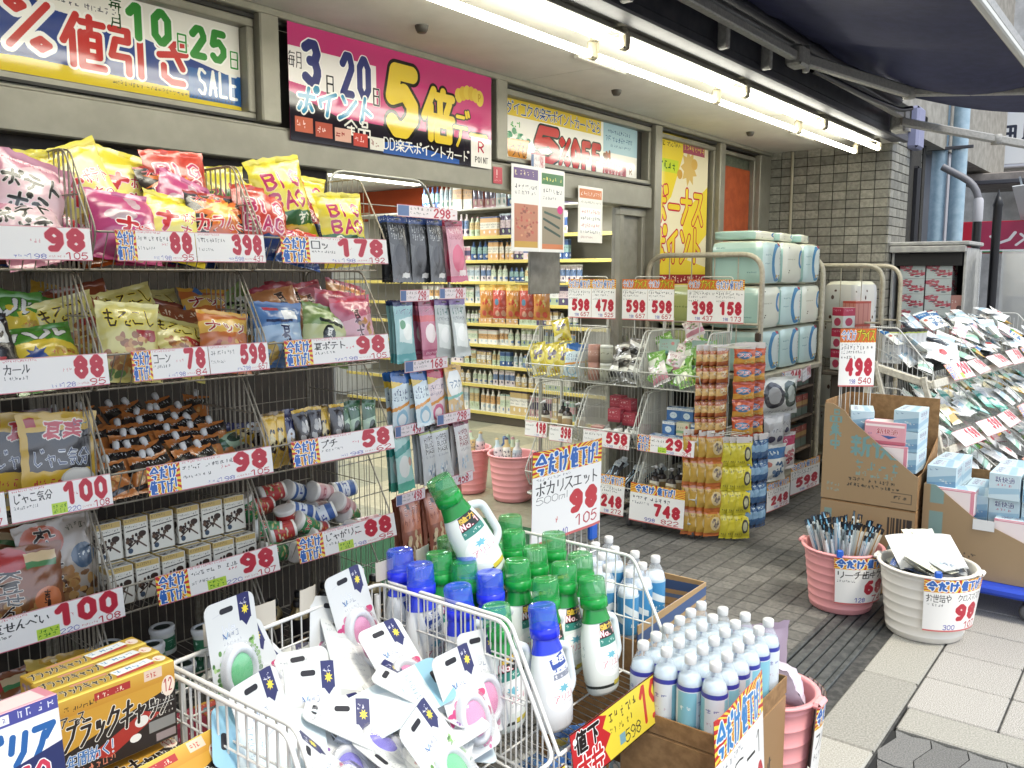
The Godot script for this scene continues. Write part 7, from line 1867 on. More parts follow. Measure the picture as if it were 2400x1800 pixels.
	part("leg", box_mesh(Vector3(0.3, 0.83, 0.16), 0.01), plain("rack side", Color.BLACK), soap, Vector3(0, 0.415, 0))
	one("dotted_roll_pack", soft_pack(Vector3(0.36, 0.62, 0.3)), [ink("roll_dots", "film"), ink("roll_dots", "film"), ink("roll_cream", "film")], "tall white roll pack with dark dots before the tiled pier", "paper pack", Transform3D(Basis(Vector3.UP, -0.1), Vector3(7.04, 0.9, -2.08)))
	one("dotted_roll_pack", soft_pack(Vector3(0.36, 0.62, 0.3)), [ink("roll_dots", "film"), ink("roll_dots", "film"), ink("roll_cream", "film")], "lower white roll pack with dark dots before the tiled pier", "paper pack", Transform3D(Basis(Vector3.UP, -0.1), Vector3(7.04, 0.2, -2.08)))


# a soft wrapped bale with bulging sides; surfaces as in pack_mesh
func soft_pack(size: Vector3) -> ArrayMesh:
	var key := "soft%v" % size
	if meshes.has(key):
		return meshes[key]
	var noise := FastNoiseLite.new()
	noise.seed = 5
	noise.frequency = 9.0
	var m := ArrayMesh.new()
	var n := 8
	for which in [2, 0, 1]:
		var s := begin()
		for sg in [1.0, -1.0]:
			var u: int = (which + 1) % 3
			var v: int = (which + 2) % 3
			var g := []
			for j in n + 1:
				var r := []
				for i in n + 1:
					var p := Vector3.ZERO
					p[which] = sg
					p[u] = 2.0 * i / n - 1.0
					p[v] = 2.0 * j / n - 1.0
					var q := p
					var k := p.abs()
					var big := pow(pow(k.x, 9.0) + pow(k.y, 9.0) + pow(k.z, 9.0), 1.0 / 9.0)
					q = p / big
					q = q * (size * 0.5) * (1.0 + 0.012 * noise.get_noise_3dv(q * 1.3) * 2.0)
					q.y += size.y * 0.5
					r.append([q, face_uv(which, sg, p, Vector3.ONE)])
				g.append(r)
			for j in n:
				for i in n:
					var a: Array = g[j][i]
					var b: Array = g[j][i + 1]
					var c: Array = g[j + 1][i + 1]
					var d: Array = g[j + 1][i]
					if sg > 0:
						quad(s, a[0], b[0], c[0], d[0], a[1], b[1], c[1], d[1])
					else:
						quad(s, d[0], c[0], b[0], a[0], d[1], c[1], b[1], a[1])
		s.index()
		s.generate_normals()
		s.commit(m)
	meshes[key] = m
	return m


func in_street(x: float, y: float, z: float) -> Vector3:
	return Vector3(5.3, 0, -1.4) + Basis(Vector3.UP, deg_to_rad(-5.6)) * Vector3(x, y, z + 1.4)


func build_street_rack() -> void:
	var wm := plain("white wire", Color(0.76, 0.76, 0.74), 0.35)
	var fr := grain("white frame", Color(0.68, 0.66, 0.6), Color(0.78, 0.765, 0.7), 2.0, 0.45, 0.03)
	var turn := deg_to_rad(-5.6)
	var r := thing("street_rack", "white three tier slanted wire rack facing the street", "rack", in_street(0, 0, 0), turn)
	# floor height and z at the rear, lip height and z at the front
	var tiers := [[1.07, -1.45, 0.975, -1.085], [0.72, -1.42, 0.61, -0.985], [0.4, -1.4, 0.28, -0.9]]
	var width := 2.58
	for t in tiers:
		var rear := Vector3(0, t[0], t[1])
		var front := Vector3(0, t[2], t[3])
		for side in [0.0, 0.86, 1.72, width]:
			var s := begin()
			var o := Vector3(side, 0, 0)
			var up := Vector3(0, 0.2, 0)
			wire(s, bent([o + front, o + front + Vector3(0, 0.06, 0), o + rear + up + Vector3(0, 0, 0.16), o + rear + up, o + rear, o + front], 0.02, 3), 0.004, 6)
			for k in 13:
				var p := rear.lerp(front, k / 13.0)
				var high: float = 0.2 if p.z < t[1] + 0.16 else lerpf(0.2, 0.06, (p.z - t[1] - 0.16) / (t[3] - t[1] - 0.16)) + (1.0 - (p.z - t[1] - 0.16) / (t[3] - t[1] - 0.16)) * (rear.y - p.y)
				wire(s, [o + p, o + p + Vector3(0, high, 0)], 0.0018, 4)
			wire(s, [o + rear + Vector3(0, 0.1, 0), o + front + Vector3(0, 0.03, 0)], 0.0018, 4)
			part("side_grid", done(s, true), wm, r)
		var f := begin()
		for k in 88:
			var x := width * k / 87.0
			wire(f, [Vector3(x, t[0] + 0.2, t[1]), Vector3(x, t[0], t[1]), Vector3(x, t[2], t[3]), Vector3(x, t[2] + 0.06, t[3])], 0.0017, 4)
		part("deck_grid", done(f, true), wm, r)
		var n := (front - rear).normalized()
		part("lip_bar", box_mesh(Vector3(width + 0.04, 0.045, 0.022), 0.004), fr, r, Vector3(width * 0.5, t[2] - 0.012, t[3] + 0.008), Vector3(-0.25, 0, 0))
		for x in [-0.012, width + 0.012]:
			part("side_bar", box_mesh(Vector3(0.022, 0.04, snappedf((front - rear).length(), 0.01)), 0.004), fr, r, Vector3(x, (t[0] + t[2]) * 0.5 - 0.02, (t[1] + t[3]) * 0.5)).basis = Basis(Vector3.RIGHT, n.cross(Vector3.RIGHT) * -1.0, n * -1.0).orthonormalized()
	for x in [-0.015, width + 0.015]:
		part("rear_post", box_mesh(Vector3(0.03, 1.14, 0.03), 0.004), fr, r, Vector3(x, 0.57, -1.44))
		var a := Vector3(x, 1.0, -1.13)
		var b := Vector3(x, 0.05, -0.86)
		part("front_post", box_mesh(Vector3(0.03, 0.99, 0.03), 0.004), fr, r, (a + b) * 0.5, Vector3(-atan2(b.z - a.z, a.y - b.y), 0, 0))
		part("brace", box_mesh(Vector3(0.026, 0.9, 0.026), 0.004), fr, r, Vector3(x, 0.64, -1.28), Vector3(-0.28, 0, 0))
		part("foot_bar", box_mesh(Vector3(0.03, 0.03, 0.62), 0.004), fr, r, Vector3(x, 0.035, -1.15))
	# heaps of small packs
	var kinds := [
		["pale_blue", "white and blue pack"], ["pale_pink", "white and pink pack"], ["pale_green", "white and green pack"], ["pale_red", "red dotted pack"], ["pale_grey", "pale grey pack"], ["pale_gold", "pale yellow pack"], ["mask_aqua", "aqua pack"], ["refill_blue", "blue banded pack"], ["curl_yellow", "yellow pack"], ["green_candy", "green pack"], ["razor", "dark pack"],
	]
	var mix := [[0, 0, 1, 3, 4, 4, 2, 0, 3, 4, 8, 7, 0, 10], [6, 6, 4, 2, 5, 4, 6, 5, 0, 4, 2], [1, 3, 4, 9, 1, 3, 2, 0, 4, 2, 8]]
	for t in 3:
		var tr: Array = tiers[t]
		for bay in 3:
			var n: int = [40, 32, 26][t]
			for k in n:
				var kd: Array = kinds[mix[t][rng.randi() % mix[t].size()]]
				var layer := float(k) / n
				var f := rng.randf() if t == 0 else (k % 4 + rng.randf_range(0.1, 0.9)) / 4.0
				var u := rng.randf_range(0.07, 0.93) if t == 0 else (k / 4 + 0.5 + rng.randf_range(-0.3, 0.3)) * 4.0 / n
				var y: float = lerpf(tr[0], tr[2], f) + 0.03 + (layer * 0.17 * (1.0 - 0.45 * f) if t == 0 else 0.05 * rng.randf())
				var loose := 1.0 if t == 0 else 0.45
				var b := Basis(Vector3.UP, turn + rng.randf_range(-0.9, 0.9) * loose) * Basis(Vector3.RIGHT, -rng.randf_range(0.75, 1.3)) * Basis(Vector3.BACK, rng.randf_range(-0.9, 0.9) * loose)
				var w := rng.randf_range(0.095, 0.13)
				var at := in_street((bay + u) * 0.86, y, lerpf(tr[1] + 0.06, tr[3] - 0.05, f)) - b * Vector3(0, w * 0.6, 0) * 0.6
				one("small_pack", bag_mesh(rng.randi() % 6), ink(kd[0], "film"), kd[1], "pack", Transform3D(b.scaled_local(Vector3(w, w * 1.3, 0.03)), at + Vector3(0, 0.03, 0)), "in street rack's %s tier, %s bay" % [["top", "middle", "lowest"][t], ["nearest", "middle", "farthest"][bay]])
	# an upright row of packs against the near side grid
	for k in 6:
		one("mask_pack", bag_mesh(k % 6), ink("mask_hyper", "film"), "upright white mask pack", "mask pack", Transform3D((Basis(Vector3.UP, -PI / 2) * Basis(Vector3.RIGHT, -0.1)).scaled_local(Vector3(0.12, 0.2, 0.03)), in_street(0.05 + k * 0.035, 1.06, -1.34 + 0.015 * k)), "at street rack's near end")
	# price cards along the lips
	for t in 3:
		var tr: Array = tiers[t]
		for k in 6:
			var d: String = ["s_298", "s_198", "s_398", "s_598", "s_168"][(k + t) % 5]
			one("price_card", sheet_mesh(0.33, 0.11, 0.004, d + "r"), ink(d, "label"), "lip price card, street rack's %s tier" % ["top", "middle", "lowest"][t], "price card", Transform3D(Basis(Vector3.UP, turn + rng.randf_range(-0.08, 0.08)) * Basis(Vector3.RIGHT, -0.75 - rng.randf_range(-0.2, 0.2)), in_street(0.36 + k * 0.41 - t * 0.05 + rng.randf_range(-0.04, 0.04), tr[2] + 0.035, tr[3] + 0.03)))
	# the tall 498 card on its wire stand
	var st := thing("card_stand", "wire stand holding the single tall card 498", "card stand", Vector3(4.62, 0.85, -1.32), -0.9)
	var ws := begin()
	for k in 7:
		wire(ws, [Vector3(-0.07 + k * 0.023, 0, 0), Vector3(-0.07 + k * 0.023, 0.2, 0)], 0.002, 4)
	wire(ws, bent([Vector3(-0.08, 0, 0), Vector3(-0.08, 0.44, 0), Vector3(0.08, 0.44, 0), Vector3(0.08, 0, 0)], 0.02), 0.003, 6)
	part("frame", done(ws, true), wm, st)
	one("tall_price_card", sheet_mesh(0.185, 0.3, 0.004, "498"), ink("c_498", "label"), "single tall price card 498 above the cut carton", "price card", Transform3D(Basis(Vector3.UP, -0.9), Vector3(4.61, 1.15, -1.315)))


# an open carton whose near face (-x) and side (+z) are cut down along given outlines; size x, y, z
func cut_carton(called: String, look: String, at: Vector3, size: Vector3, face: PackedVector2Array, side: PackedVector2Array, back_h: float, print_name: String, hi: float) -> Node3D:
	var c := thing(called, look, "carton", at)
	var board := grain("carton board", Color(0.5, 0.375, 0.235), Color(0.58, 0.445, 0.29), 1.5, 0.85, 0.03)
	var s := begin()
	prism(s, face, 0.005, Vector2(0, 0), Vector2(size.z, hi))
	part("front_panel", done(s), ink(print_name, "card"), c, Vector3(0, 0, 0), Vector3(0, -PI / 2, 0))
	s = begin()
	prism(s, side, 0.005, Vector2(0, 0), Vector2(size.x, hi))
	part("side_panel", done(s), board, c, Vector3(0.003, 0, size.z - 0.003))
	part("back_panel", box_mesh(Vector3(0.005, back_h, size.z - 0.008), 0.0), board, c, Vector3(size.x, back_h * 0.5, size.z * 0.5))
	part("far_panel", box_mesh(Vector3(size.x - 0.01, back_h, 0.005), 0.0), board, c, Vector3(size.x * 0.5, back_h * 0.5, 0.003))
	part("bottom", box_mesh(Vector3(size.x - 0.01, 0.006, size.z - 0.012), 0.0), board, c, Vector3(size.x * 0.5, 0.003, size.z * 0.5))
	return c


func bucket(look: String, at: Vector3, r: float, h: float, colour: String) -> Node3D:
	var o := thing("bucket", look, "bucket", at)
	var c := Color(0.88, 0.6, 0.6) if colour == "pink" else Color(0.86, 0.84, 0.8)
	var m := plain("bucket " + colour, c, 0.38)
	var b := r * 0.8
	var prof := [Vector2(0, 0.0), Vector2(b - 0.01, 0.0), Vector2(b, 0.008)]
	for k in 7:
		var y := 0.03 + (h - 0.06) * k / 6.0
		var rr := lerpf(b, r, y / h)
		prof.append_array([Vector2(rr, y - 0.004), Vector2(rr + 0.0015, y - 0.002), Vector2(rr + 0.0015, y + 0.002), Vector2(rr, y + 0.004)])
	prof.append_array([Vector2(r, h - 0.012), Vector2(r + 0.012, h - 0.01), Vector2(r + 0.014, h - 0.002), Vector2(r + 0.008, h), Vector2(r - 0.002, h), Vector2(r - 0.004, h - 0.01), Vector2(b - 0.005, 0.008), Vector2(0, 0.008)])
	part("tub", lathe_mesh("bucket%f%f" % [r, h], prof, 40), m, o)
	for s in [-1, 1]:
		part("grip", box_mesh(Vector3(0.07, 0.02, 0.03), 0.008), m, o, Vector3(0, h - 0.006, s * (r + 0.016)))
	return o


# a price card that follows the bulge of a bucket
func bucket_card(design: String, look: String, at: Vector3, r: float, h: float, w: float, ch: float, yaw: float) -> void:
	var s := begin()
	var n := 10
	var g := []
	for i in n + 1:
		var u := float(i) / n
		var a := (u - 0.5) * w / r
		var row := []
		for y in [h - 0.005 - ch, h - 0.005]:
			var rr: float = lerpf(r * 0.8, r, y / h) + 0.02
			row.append(Vector3(sin(a) * rr, y, cos(a) * rr * 0.93 + 0.02))
		g.append([row, u])
	for i in n:
		quad(s, g[i][0][0], g[i + 1][0][0], g[i + 1][0][1], g[i][0][1], Vector2(g[i][1], 1), Vector2(g[i + 1][1], 1), Vector2(g[i + 1][1], 0), Vector2(g[i][1], 0))
		var b := Vector3(0, 0, -0.001)
		quad(s, g[i + 1][0][0] + b, g[i][0][0] + b, g[i][0][1] + b, g[i + 1][0][1] + b, Vector2(0.3, 0.45), Vector2(0.31, 0.45), Vector2(0.31, 0.44), Vector2(0.3, 0.44))
	s.index()
	s.generate_normals()
	one("price_card", s.commit(), ink(design, "label"), look, "price card", Transform3D(Basis(Vector3.UP, yaw), at))


func build_cartons() -> void:
	var board := grain("carton board", Color(0.5, 0.375, 0.235), Color(0.58, 0.445, 0.29), 1.5, 0.85, 0.03)
	# left stack: one whole carton below, a cut one above
	var low := thing("carton", "whole brown carton under the cut carton at the left", "carton", Vector3(4.4, 0, -1.4))
	part("body", pack_mesh(Vector3(0.4, 0.438, 0.455), 0.004), board, low, Vector3(0.2, 0.002, 0.2275))
	part("front_print", sheet_mesh(0.45, 0.43, 0.0, "plain"), ink("carton_plain", "card"), low, Vector3(-0.003, 0.22, 0.2275), Vector3(0, -PI / 2, 0))
	var f1 := PackedVector2Array([Vector2(0, 0), Vector2(0.455, 0), Vector2(0.455, 0.165), Vector2(0.437, 0.175), Vector2(0.14, 0.405), Vector2(0.1, 0.455), Vector2(0.04, 0.487), Vector2(0, 0.487)])
	var s1 := PackedVector2Array([Vector2(0, 0), Vector2(0.39, 0), Vector2(0.39, 0.3), Vector2(0.1, 0.17), Vector2(0, 0.165)])
	cut_carton("cut_carton", "brown carton cut open on a slant, printed in blue, upper left", Vector3(4.4, 0.446, -1.4), Vector3(0.4, 0.487, 0.455), f1, s1, 0.5, "carton_new", 0.487)
	var mask_box := func(design: String, look: String, at: Vector3, size: Vector3, where: String, yaw := 0.0):
		one("mask_box", pack_mesh(size, 0.002), [ink("box_mask_pale" if design == "box_mask_blue" else design, "card"), ink(design, "card"), ink("box_mask_pale" if design != "box_mask_pink" else "box_mask_white", "card")], look, "mask box", Transform3D(Basis(Vector3.UP, yaw), at), where)
	var inl := "in the upper left cut carton"
	for k in 3:
		mask_box.call("box_mask_blue", "blue mask box", Vector3(4.53, 0.62 + k * 0.102, -1.02), Vector3(0.2, 0.1, 0.115), inl)
	mask_box.call("box_mask_blue", "loose blue mask box at the rear", Vector3(4.55, 0.8, -1.26), Vector3(0.2, 0.1, 0.11), inl, 0.3)
	mask_box.call("box_mask_blue", "buried blue mask box", Vector3(4.55, 0.6, -1.2), Vector3(0.2, 0.1, 0.2), inl, 0.0)
	mask_box.call("box_mask_blue", "buried blue mask box", Vector3(4.55, 0.7, -1.24), Vector3(0.2, 0.1, 0.2), inl, 0.0)
	mask_box.call("box_mask_pink", "pink printed mask box", Vector3(4.47, 0.75, -1.115), Vector3(0.1, 0.11, 0.19), inl, 0.06)
	mask_box.call("box_mask_white", "pink edged white mask box under the printed one", Vector3(4.47, 0.64, -1.1), Vector3(0.1, 0.108, 0.19), inl, 0.04)
	# right stack on a blue trolley
	var tr := thing("flat_trolley", "blue flat trolley under the right hand carton", "trolley", Vector3(4.38, 0, -0.92))
	var blue := plain("trolley blue", Color(0.12, 0.25, 0.68), 0.4)
	part("deck", box_mesh(Vector3(0.62, 0.045, 0.92), 0.014), blue, tr, Vector3(0.3, 0.135, 0.45))
	for q in 4:
		var p := Vector3(0.07 + (q % 2) * 0.46, 0.06, 0.1 + (q / 2) * 0.34 + 0.03)
		part("caster", lathe_mesh("caster", [Vector2(0, -0.014), Vector2(0.035, -0.014), Vector2(0.046, -0.008), Vector2(0.046, 0.008), Vector2(0.035, 0.014), Vector2(0, 0.014)], 18), plain("wheel grey", Color.BLACK), tr, Vector3(p.x, 0.047, p.z), Vector3(0, 0.5, PI / 2))
		part("caster_fork", box_mesh(Vector3(0.05, 0.06, 0.06), 0.008), plain("fork", Color(0.2, 0.2, 0.21), 0.4, 0.6), tr, Vector3(p.x, 0.09, p.z))
	var f2 := PackedVector2Array([Vector2(0, 0), Vector2(0.72, 0), Vector2(0.72, 0.1), Vector2(0.44, 0.2), Vector2(0.22, 0.29), Vector2(0.05, 0.42), Vector2(0, 0.42)])
	var s2 := PackedVector2Array([Vector2(0, 0), Vector2(0.5, 0), Vector2(0.5, 0.12), Vector2(0, 0.1)])
	cut_carton("cut_carton", "large brown carton cut open low on the blue trolley", Vector3(4.44, 0.16, -0.925), Vector3(0.5, 0.42, 0.72), f2, s2, 0.42, "carton_plain", 0.5)
	var inr := "in the right hand cut carton"
	for z in 5:
		for x in 2:
			for y in 4:
				var top: bool = y == 3
				if top and (z in [1] or x == 1 and z > 2):
					continue
				if y == 2 and z == 4 and x == 0:
					continue
				mask_box.call("box_mask_blue" if (z + y) % 3 == 0 else "box_mask_pale", "pale blue mask box", Vector3(4.6 + x * 0.2 - (0.04 if top else 0.0), 0.17 + y * 0.125, -0.86 + z * 0.135), Vector3(0.19, 0.122, 0.128), "right carton, %s course, %s row" % [["lowest", "second", "third", "top"][y], ["front", "rear"][x]], rng.randf_range(-0.04, 0.04))
	mask_box.call("box_mask_white", "upper pink edged white mask box", Vector3(4.49, 0.45, -0.8), Vector3(0.09, 0.12, 0.19), inr)
	mask_box.call("box_mask_white", "lower pink edged white mask box", Vector3(4.49, 0.34, -0.52), Vector3(0.09, 0.12, 0.2), inr)
	one("white_label", sheet_mesh(0.09, 0.05, 0.0, "wl"), plain("cap white", Color.WHITE), "small white label stuck on the right hand carton", "label", Transform3D(Basis(Vector3.UP, -PI / 2), Vector3(4.433, 0.42, -0.66)))
	# buckets before them
	var pb := Vector3(4.13, 0, -1.2)
	bucket("pink bucket full of wrapped toothbrushes", pb, 0.175, 0.3, "pink")
	bucket_card("c_reach", "price card 68 hung on the toothbrush bucket", pb, 0.175, 0.3, 0.27, 0.225, -0.72)
	for k in 84:
		var a := TAU * rng.randf()
		var q := sqrt(rng.randf()) * 0.125
		var lean := Basis(Vector3(sin(a), 0, -cos(a)).normalized(), q * 2.6)
		var d := "toothbrush" if rng.randf() < 0.72 else "toothbrush_tan"
		one("wrapped_toothbrush", bag_mesh(k % 6), ink(d, "film"), "pale blue wrapped toothbrush" if d == "toothbrush" else "tan wrapped toothbrush", "toothbrush", Transform3D((lean * Basis(Vector3.UP, rng.randf_range(-1.6, 0.6))).scaled_local(Vector3(0.032, 0.2, 0.02)), pb + Vector3(cos(a) * q * 0.85, 0.19 + 0.05 * rng.randf() + (0.05 if k == 7 else 0.0), sin(a) * q * 0.85)), "in the pink bucket")
	var wb := Vector3(4.05, 0, -0.81)
	bucket("white bucket of flat mask packs", wb, 0.195, 0.315, "white")
	bucket_card("c_mask", "price card 98 hung on the white bucket", wb, 0.195, 0.315, 0.28, 0.235, -0.72)
	for k in 14:
		var b := Basis(Vector3.UP, rng.randf_range(-0.9, 0.9)) * Basis(Vector3.RIGHT, -rng.randf_range(0.9, 1.5)) * Basis(Vector3.BACK, rng.randf_range(-0.6, 0.6))
		one("flat_pack", bag_mesh(k % 6), ink(["roll_cream", "mask_hyper", "mask_black", "roll_cream"][k % 4], "film"), "flat white mask pack" if k % 4 != 2 else "flat dark mask pack", "mask pack", Transform3D(b.scaled_local(Vector3(0.15, 0.22, 0.014)), wb + Vector3(rng.randf_range(-0.06, 0.06), 0.2 + 0.008 * k, 0.07 + rng.randf_range(-0.05, 0.05))), "in the white bucket")
	one("white_tray", sheet_mesh(0.3, 0.2, 0.012, "tray"), plain("tray white", Color(0.8, 0.8, 0.79), 0.4), "large white sleeve sticking out of the white bucket", "sleeve", Transform3D(Basis(Vector3.UP, -0.9) * Basis(Vector3.RIGHT, -1.05), wb + Vector3(0.05, 0.345, -0.02)))
	for k in 2:
		one("blue_clip", box_mesh(Vector3(0.03, 0.05, 0.02), 0.005), plain("clip blue", Color(0.12, 0.35, 0.72), 0.35), "small blue clip on the rim of the %s bucket" % ["pink", "white"][k], "clip", Transform3D(Basis(Vector3.UP, -1.2), [pb + Vector3(-0.175, 0.3, 0.04), wb + Vector3(-0.18, 0.315, 0.08)][k]))
	# near pink bucket with a clear bag
	var nb := Vector3(2.41, 0, -0.89)
	bucket("pink bucket with a pale plastic bag, nearest the camera", nb, 0.13, 0.36, "pink")
	bucket_card("c_bucket", "price card on the nearest pink bucket", nb, 0.13, 0.36, 0.2, 0.27, 0.45)
	for k in 3:
		one("crumpled_bag", bag_mesh(k + 1), [plain("crumpled film", Color(0.8, 0.76, 0.8), 0.3), plain("crumpled lilac", Color(0.56, 0.5, 0.56), 0.3), plain("crumpled film", Color.WHITE)][k], ["crumpled white plastic bag in the nearest bucket", "lilac grey plastic bag standing in the nearest bucket", "small crumpled white bag at the rim of the nearest bucket"][k], "plastic bag", Transform3D((Basis(Vector3.UP, [0.5, -0.6, 1.0][k]) * Basis(Vector3.RIGHT, [-0.9, -0.1, -0.5][k])).scaled_local([Vector3(0.22, 0.2, 0.12), Vector3(0.24, 0.34, 0.05), Vector3(0.15, 0.16, 0.1)][k]), nb + [Vector3(-0.03, 0.3, 0.02), Vector3(0.05, 0.17, -0.05), Vector3(0.06, 0.3, 0.05)][k]))


func wagon(look: String, x0: float, x1: float, zb: float, zf: float, rear: float, lip: float) -> Node3D:
	var wm := plain("wagon wire", Color(0.86, 0.855, 0.83), 0.3)
	var o := thing("wire_wagon", look, "wire wagon", Vector3(x0, 0, 0))
	var w := x1 - x0
	var top := Vector3(0, rear, zb)
	var bend := Vector3(0, rear - 0.0, zb + 0.4)
	var front := Vector3(0, lip, zf)
	var fb := 0.5
	var ff := 0.44
	var s := begin()
	wire(s, bent([front, bend, top, top + Vector3(w, 0, 0), bend + Vector3(w, 0, 0), front + Vector3(w, 0, 0), front], 0.025, 4), 0.0048, 8)
	for x in [0.0, w]:
		var n := 18
		for k in n:
			var z := lerpf(zb, zf, (k + 0.5) / n)
			var hi := rear if z < zb + 0.4 else lerpf(rear, lip, (z - zb - 0.4) / (zf - zb - 0.4))
			wire(s, [Vector3(x, lerpf(fb, ff, (k + 0.5) / n), z), Vector3(x, hi, z)], 0.0023, 5)
		wire(s, [Vector3(x, fb, zb), Vector3(x, ff, zf)], 0.004, 6)
		wire(s, [Vector3(x, rear - 0.09, zb), Vector3(x, rear - 0.09, zb + 0.43)], 0.0026, 5)
		wire(s, [Vector3(x, rear - 0.18, zb), Vector3(x, rear - 0.18, zb + 0.46)], 0.0026, 5)
	for k in 22:
		var x := w * k / 21.0
		wire(s, [Vector3(x, rear, zb), Vector3(x, fb, zb), Vector3(x, ff, zf), Vector3(x, lip, zf)], 0.0022, 5)
	for k in 3:
		wire(s, [Vector3(0, rear - 0.065 * (k + 1), zb), Vector3(w, rear - 0.065 * (k + 1), zb)], 0.0026, 5)
	for k in 5:
		var q := Vector3(0, fb, zb).lerp(Vector3(0, ff, zf), 0.15 + 0.18 * k)
		wire(s, [q, q + Vector3(w, 0, 0)], 0.0028, 5)
	part("basket", done(s, true), wm, o)
	var legs := begin()
	for x in [0.02, w - 0.02]:
		wire(legs, bent([Vector3(x, rear - 0.02, zb + 0.01), Vector3(x, 0.06, zb + 0.01), Vector3(x, 0.06, zf + 0.06), Vector3(x, lip - 0.03, zf)], 0.05), 0.007, 8)
	part("leg_frame", done(legs, true), wm, o)
	var low := begin()
	for k in 20:
		var x := w * k / 19.0
		wire(low, [Vector3(x, 0.3, zb), Vector3(x, 0.13, zb), Vector3(x, 0.09, zf + 0.06), Vector3(x, 0.2, zf + 0.09)], 0.0022, 4)
	wire(low, [Vector3(0, 0.2, zf + 0.09), Vector3(w, 0.2, zf + 0.09)], 0.004, 6)
	part("lower_basket", done(low, true), wm, o)
	return o


func build_wagons() -> void:
	var zb := -1.56
	var zf := -1.02
	wagon("white wire wagon of boxed insect baits, leftmost", 0.28, 0.87, zb, zf, 0.8, 0.52)
	wagon("white wire wagon of air fresheners in the middle", 0.89, 1.47, zb, zf, 0.8, 0.52)
	wagon("white wire wagon of laundry bottles, rightmost", 1.49, 2.05, zb, zf, 0.8, 0.52)
	for k in 8:
		one("rim_card", sheet_mesh(0.055, 0.05, 0.003, "rim"), plain("rim card", Color(0.78, 0.75, 0.69), 0.5), "small cream card standing on the rear wagon rim", "rim card", Transform3D(Basis(Vector3.UP, rng.randf_range(-0.3, 0.3)) * Basis(Vector3.BACK, rng.randf_range(-0.06, 0.06)), Vector3(1.0 + k * 0.125 + rng.randf_range(-0.02, 0.02), 0.83, zb - 0.004)), "", "cream cards on the wagon rims")
	fill_bait()
	fill_fresheners()
	fill_laundry()
	fill_drinks()


func fill_bait() -> void:
	var gold := [ink("cap_front", "card"), ink("cap_side", "card"), ink("cap_top", "card")]
	for k in 3:
		one("bait_box", pack_mesh(Vector3(0.215, 0.15, 0.052), 0.0015), gold, ["gold and black bait box standing in front", "gold and black bait box standing second", "gold and black bait box standing at the back"][k], "box", Transform3D(Basis(Vector3.UP, 0.02 * (k - 1)), Vector3(0.73 + 0.004 * k, 0.712, -1.475 - 0.054 * k)))
	one("bait_box", pack_mesh(Vector3(0.215, 0.15, 0.052), 0.0015), gold, "gold and black bait box lying back on the pile", "box", Transform3D(Basis(Vector3.UP, 0.1) * Basis(Vector3.RIGHT, -0.74), Vector3(0.775, 0.6, -1.3)))
	one("bait_box", pack_mesh(Vector3(0.215, 0.15, 0.052), 0.0015), gold, "gold and black bait box lowest in the right corner", "box", Transform3D(Basis(Vector3.UP, 0.04) * Basis(Vector3.RIGHT, -0.5), Vector3(0.77, 0.5, -1.14)))
	for k in 6:
		one("bait_box", pack_mesh(Vector3(0.215, 0.15, 0.052), 0.0015), gold, "gold and black bait box buried under the top ones", "box", Transform3D(Basis(Vector3.RIGHT, -PI / 2), Vector3(0.735 - 0.22 * (k % 2), 0.56 + 0.054 * (k / 2), -1.36)))
	var blue := [ink("barrier", "card"), ink("box_mask_white", "card"), ink("box_mask_white", "card")]
	one("barrier_box", pack_mesh(Vector3(0.16, 0.17, 0.06), 0.0015), blue, "white and blue repellent box with red 260, in front", "box", Transform3D(Basis(Vector3.UP, 0.0) * Basis(Vector3.RIGHT, -0.12), Vector3(0.485, 0.775, -1.32)))
	one("barrier_box", pack_mesh(Vector3(0.16, 0.17, 0.06), 0.0015), blue, "white and blue repellent box at the rear left", "box", Transform3D(Basis(Vector3.UP, 0.05), Vector3(0.44, 0.775, -1.46)))
	for k in 4:
		one("barrier_box", pack_mesh(Vector3(0.16, 0.17, 0.06), 0.0015), blue, "white and blue repellent box low in the pile", "box", Transform3D(Basis(Vector3.UP, 0.02) * Basis(Vector3.RIGHT, -0.1), Vector3(0.45 - 0.165 * (k % 2) + 0.16 * (k / 2), 0.51, -1.19 - 0.14 * (k / 2))))


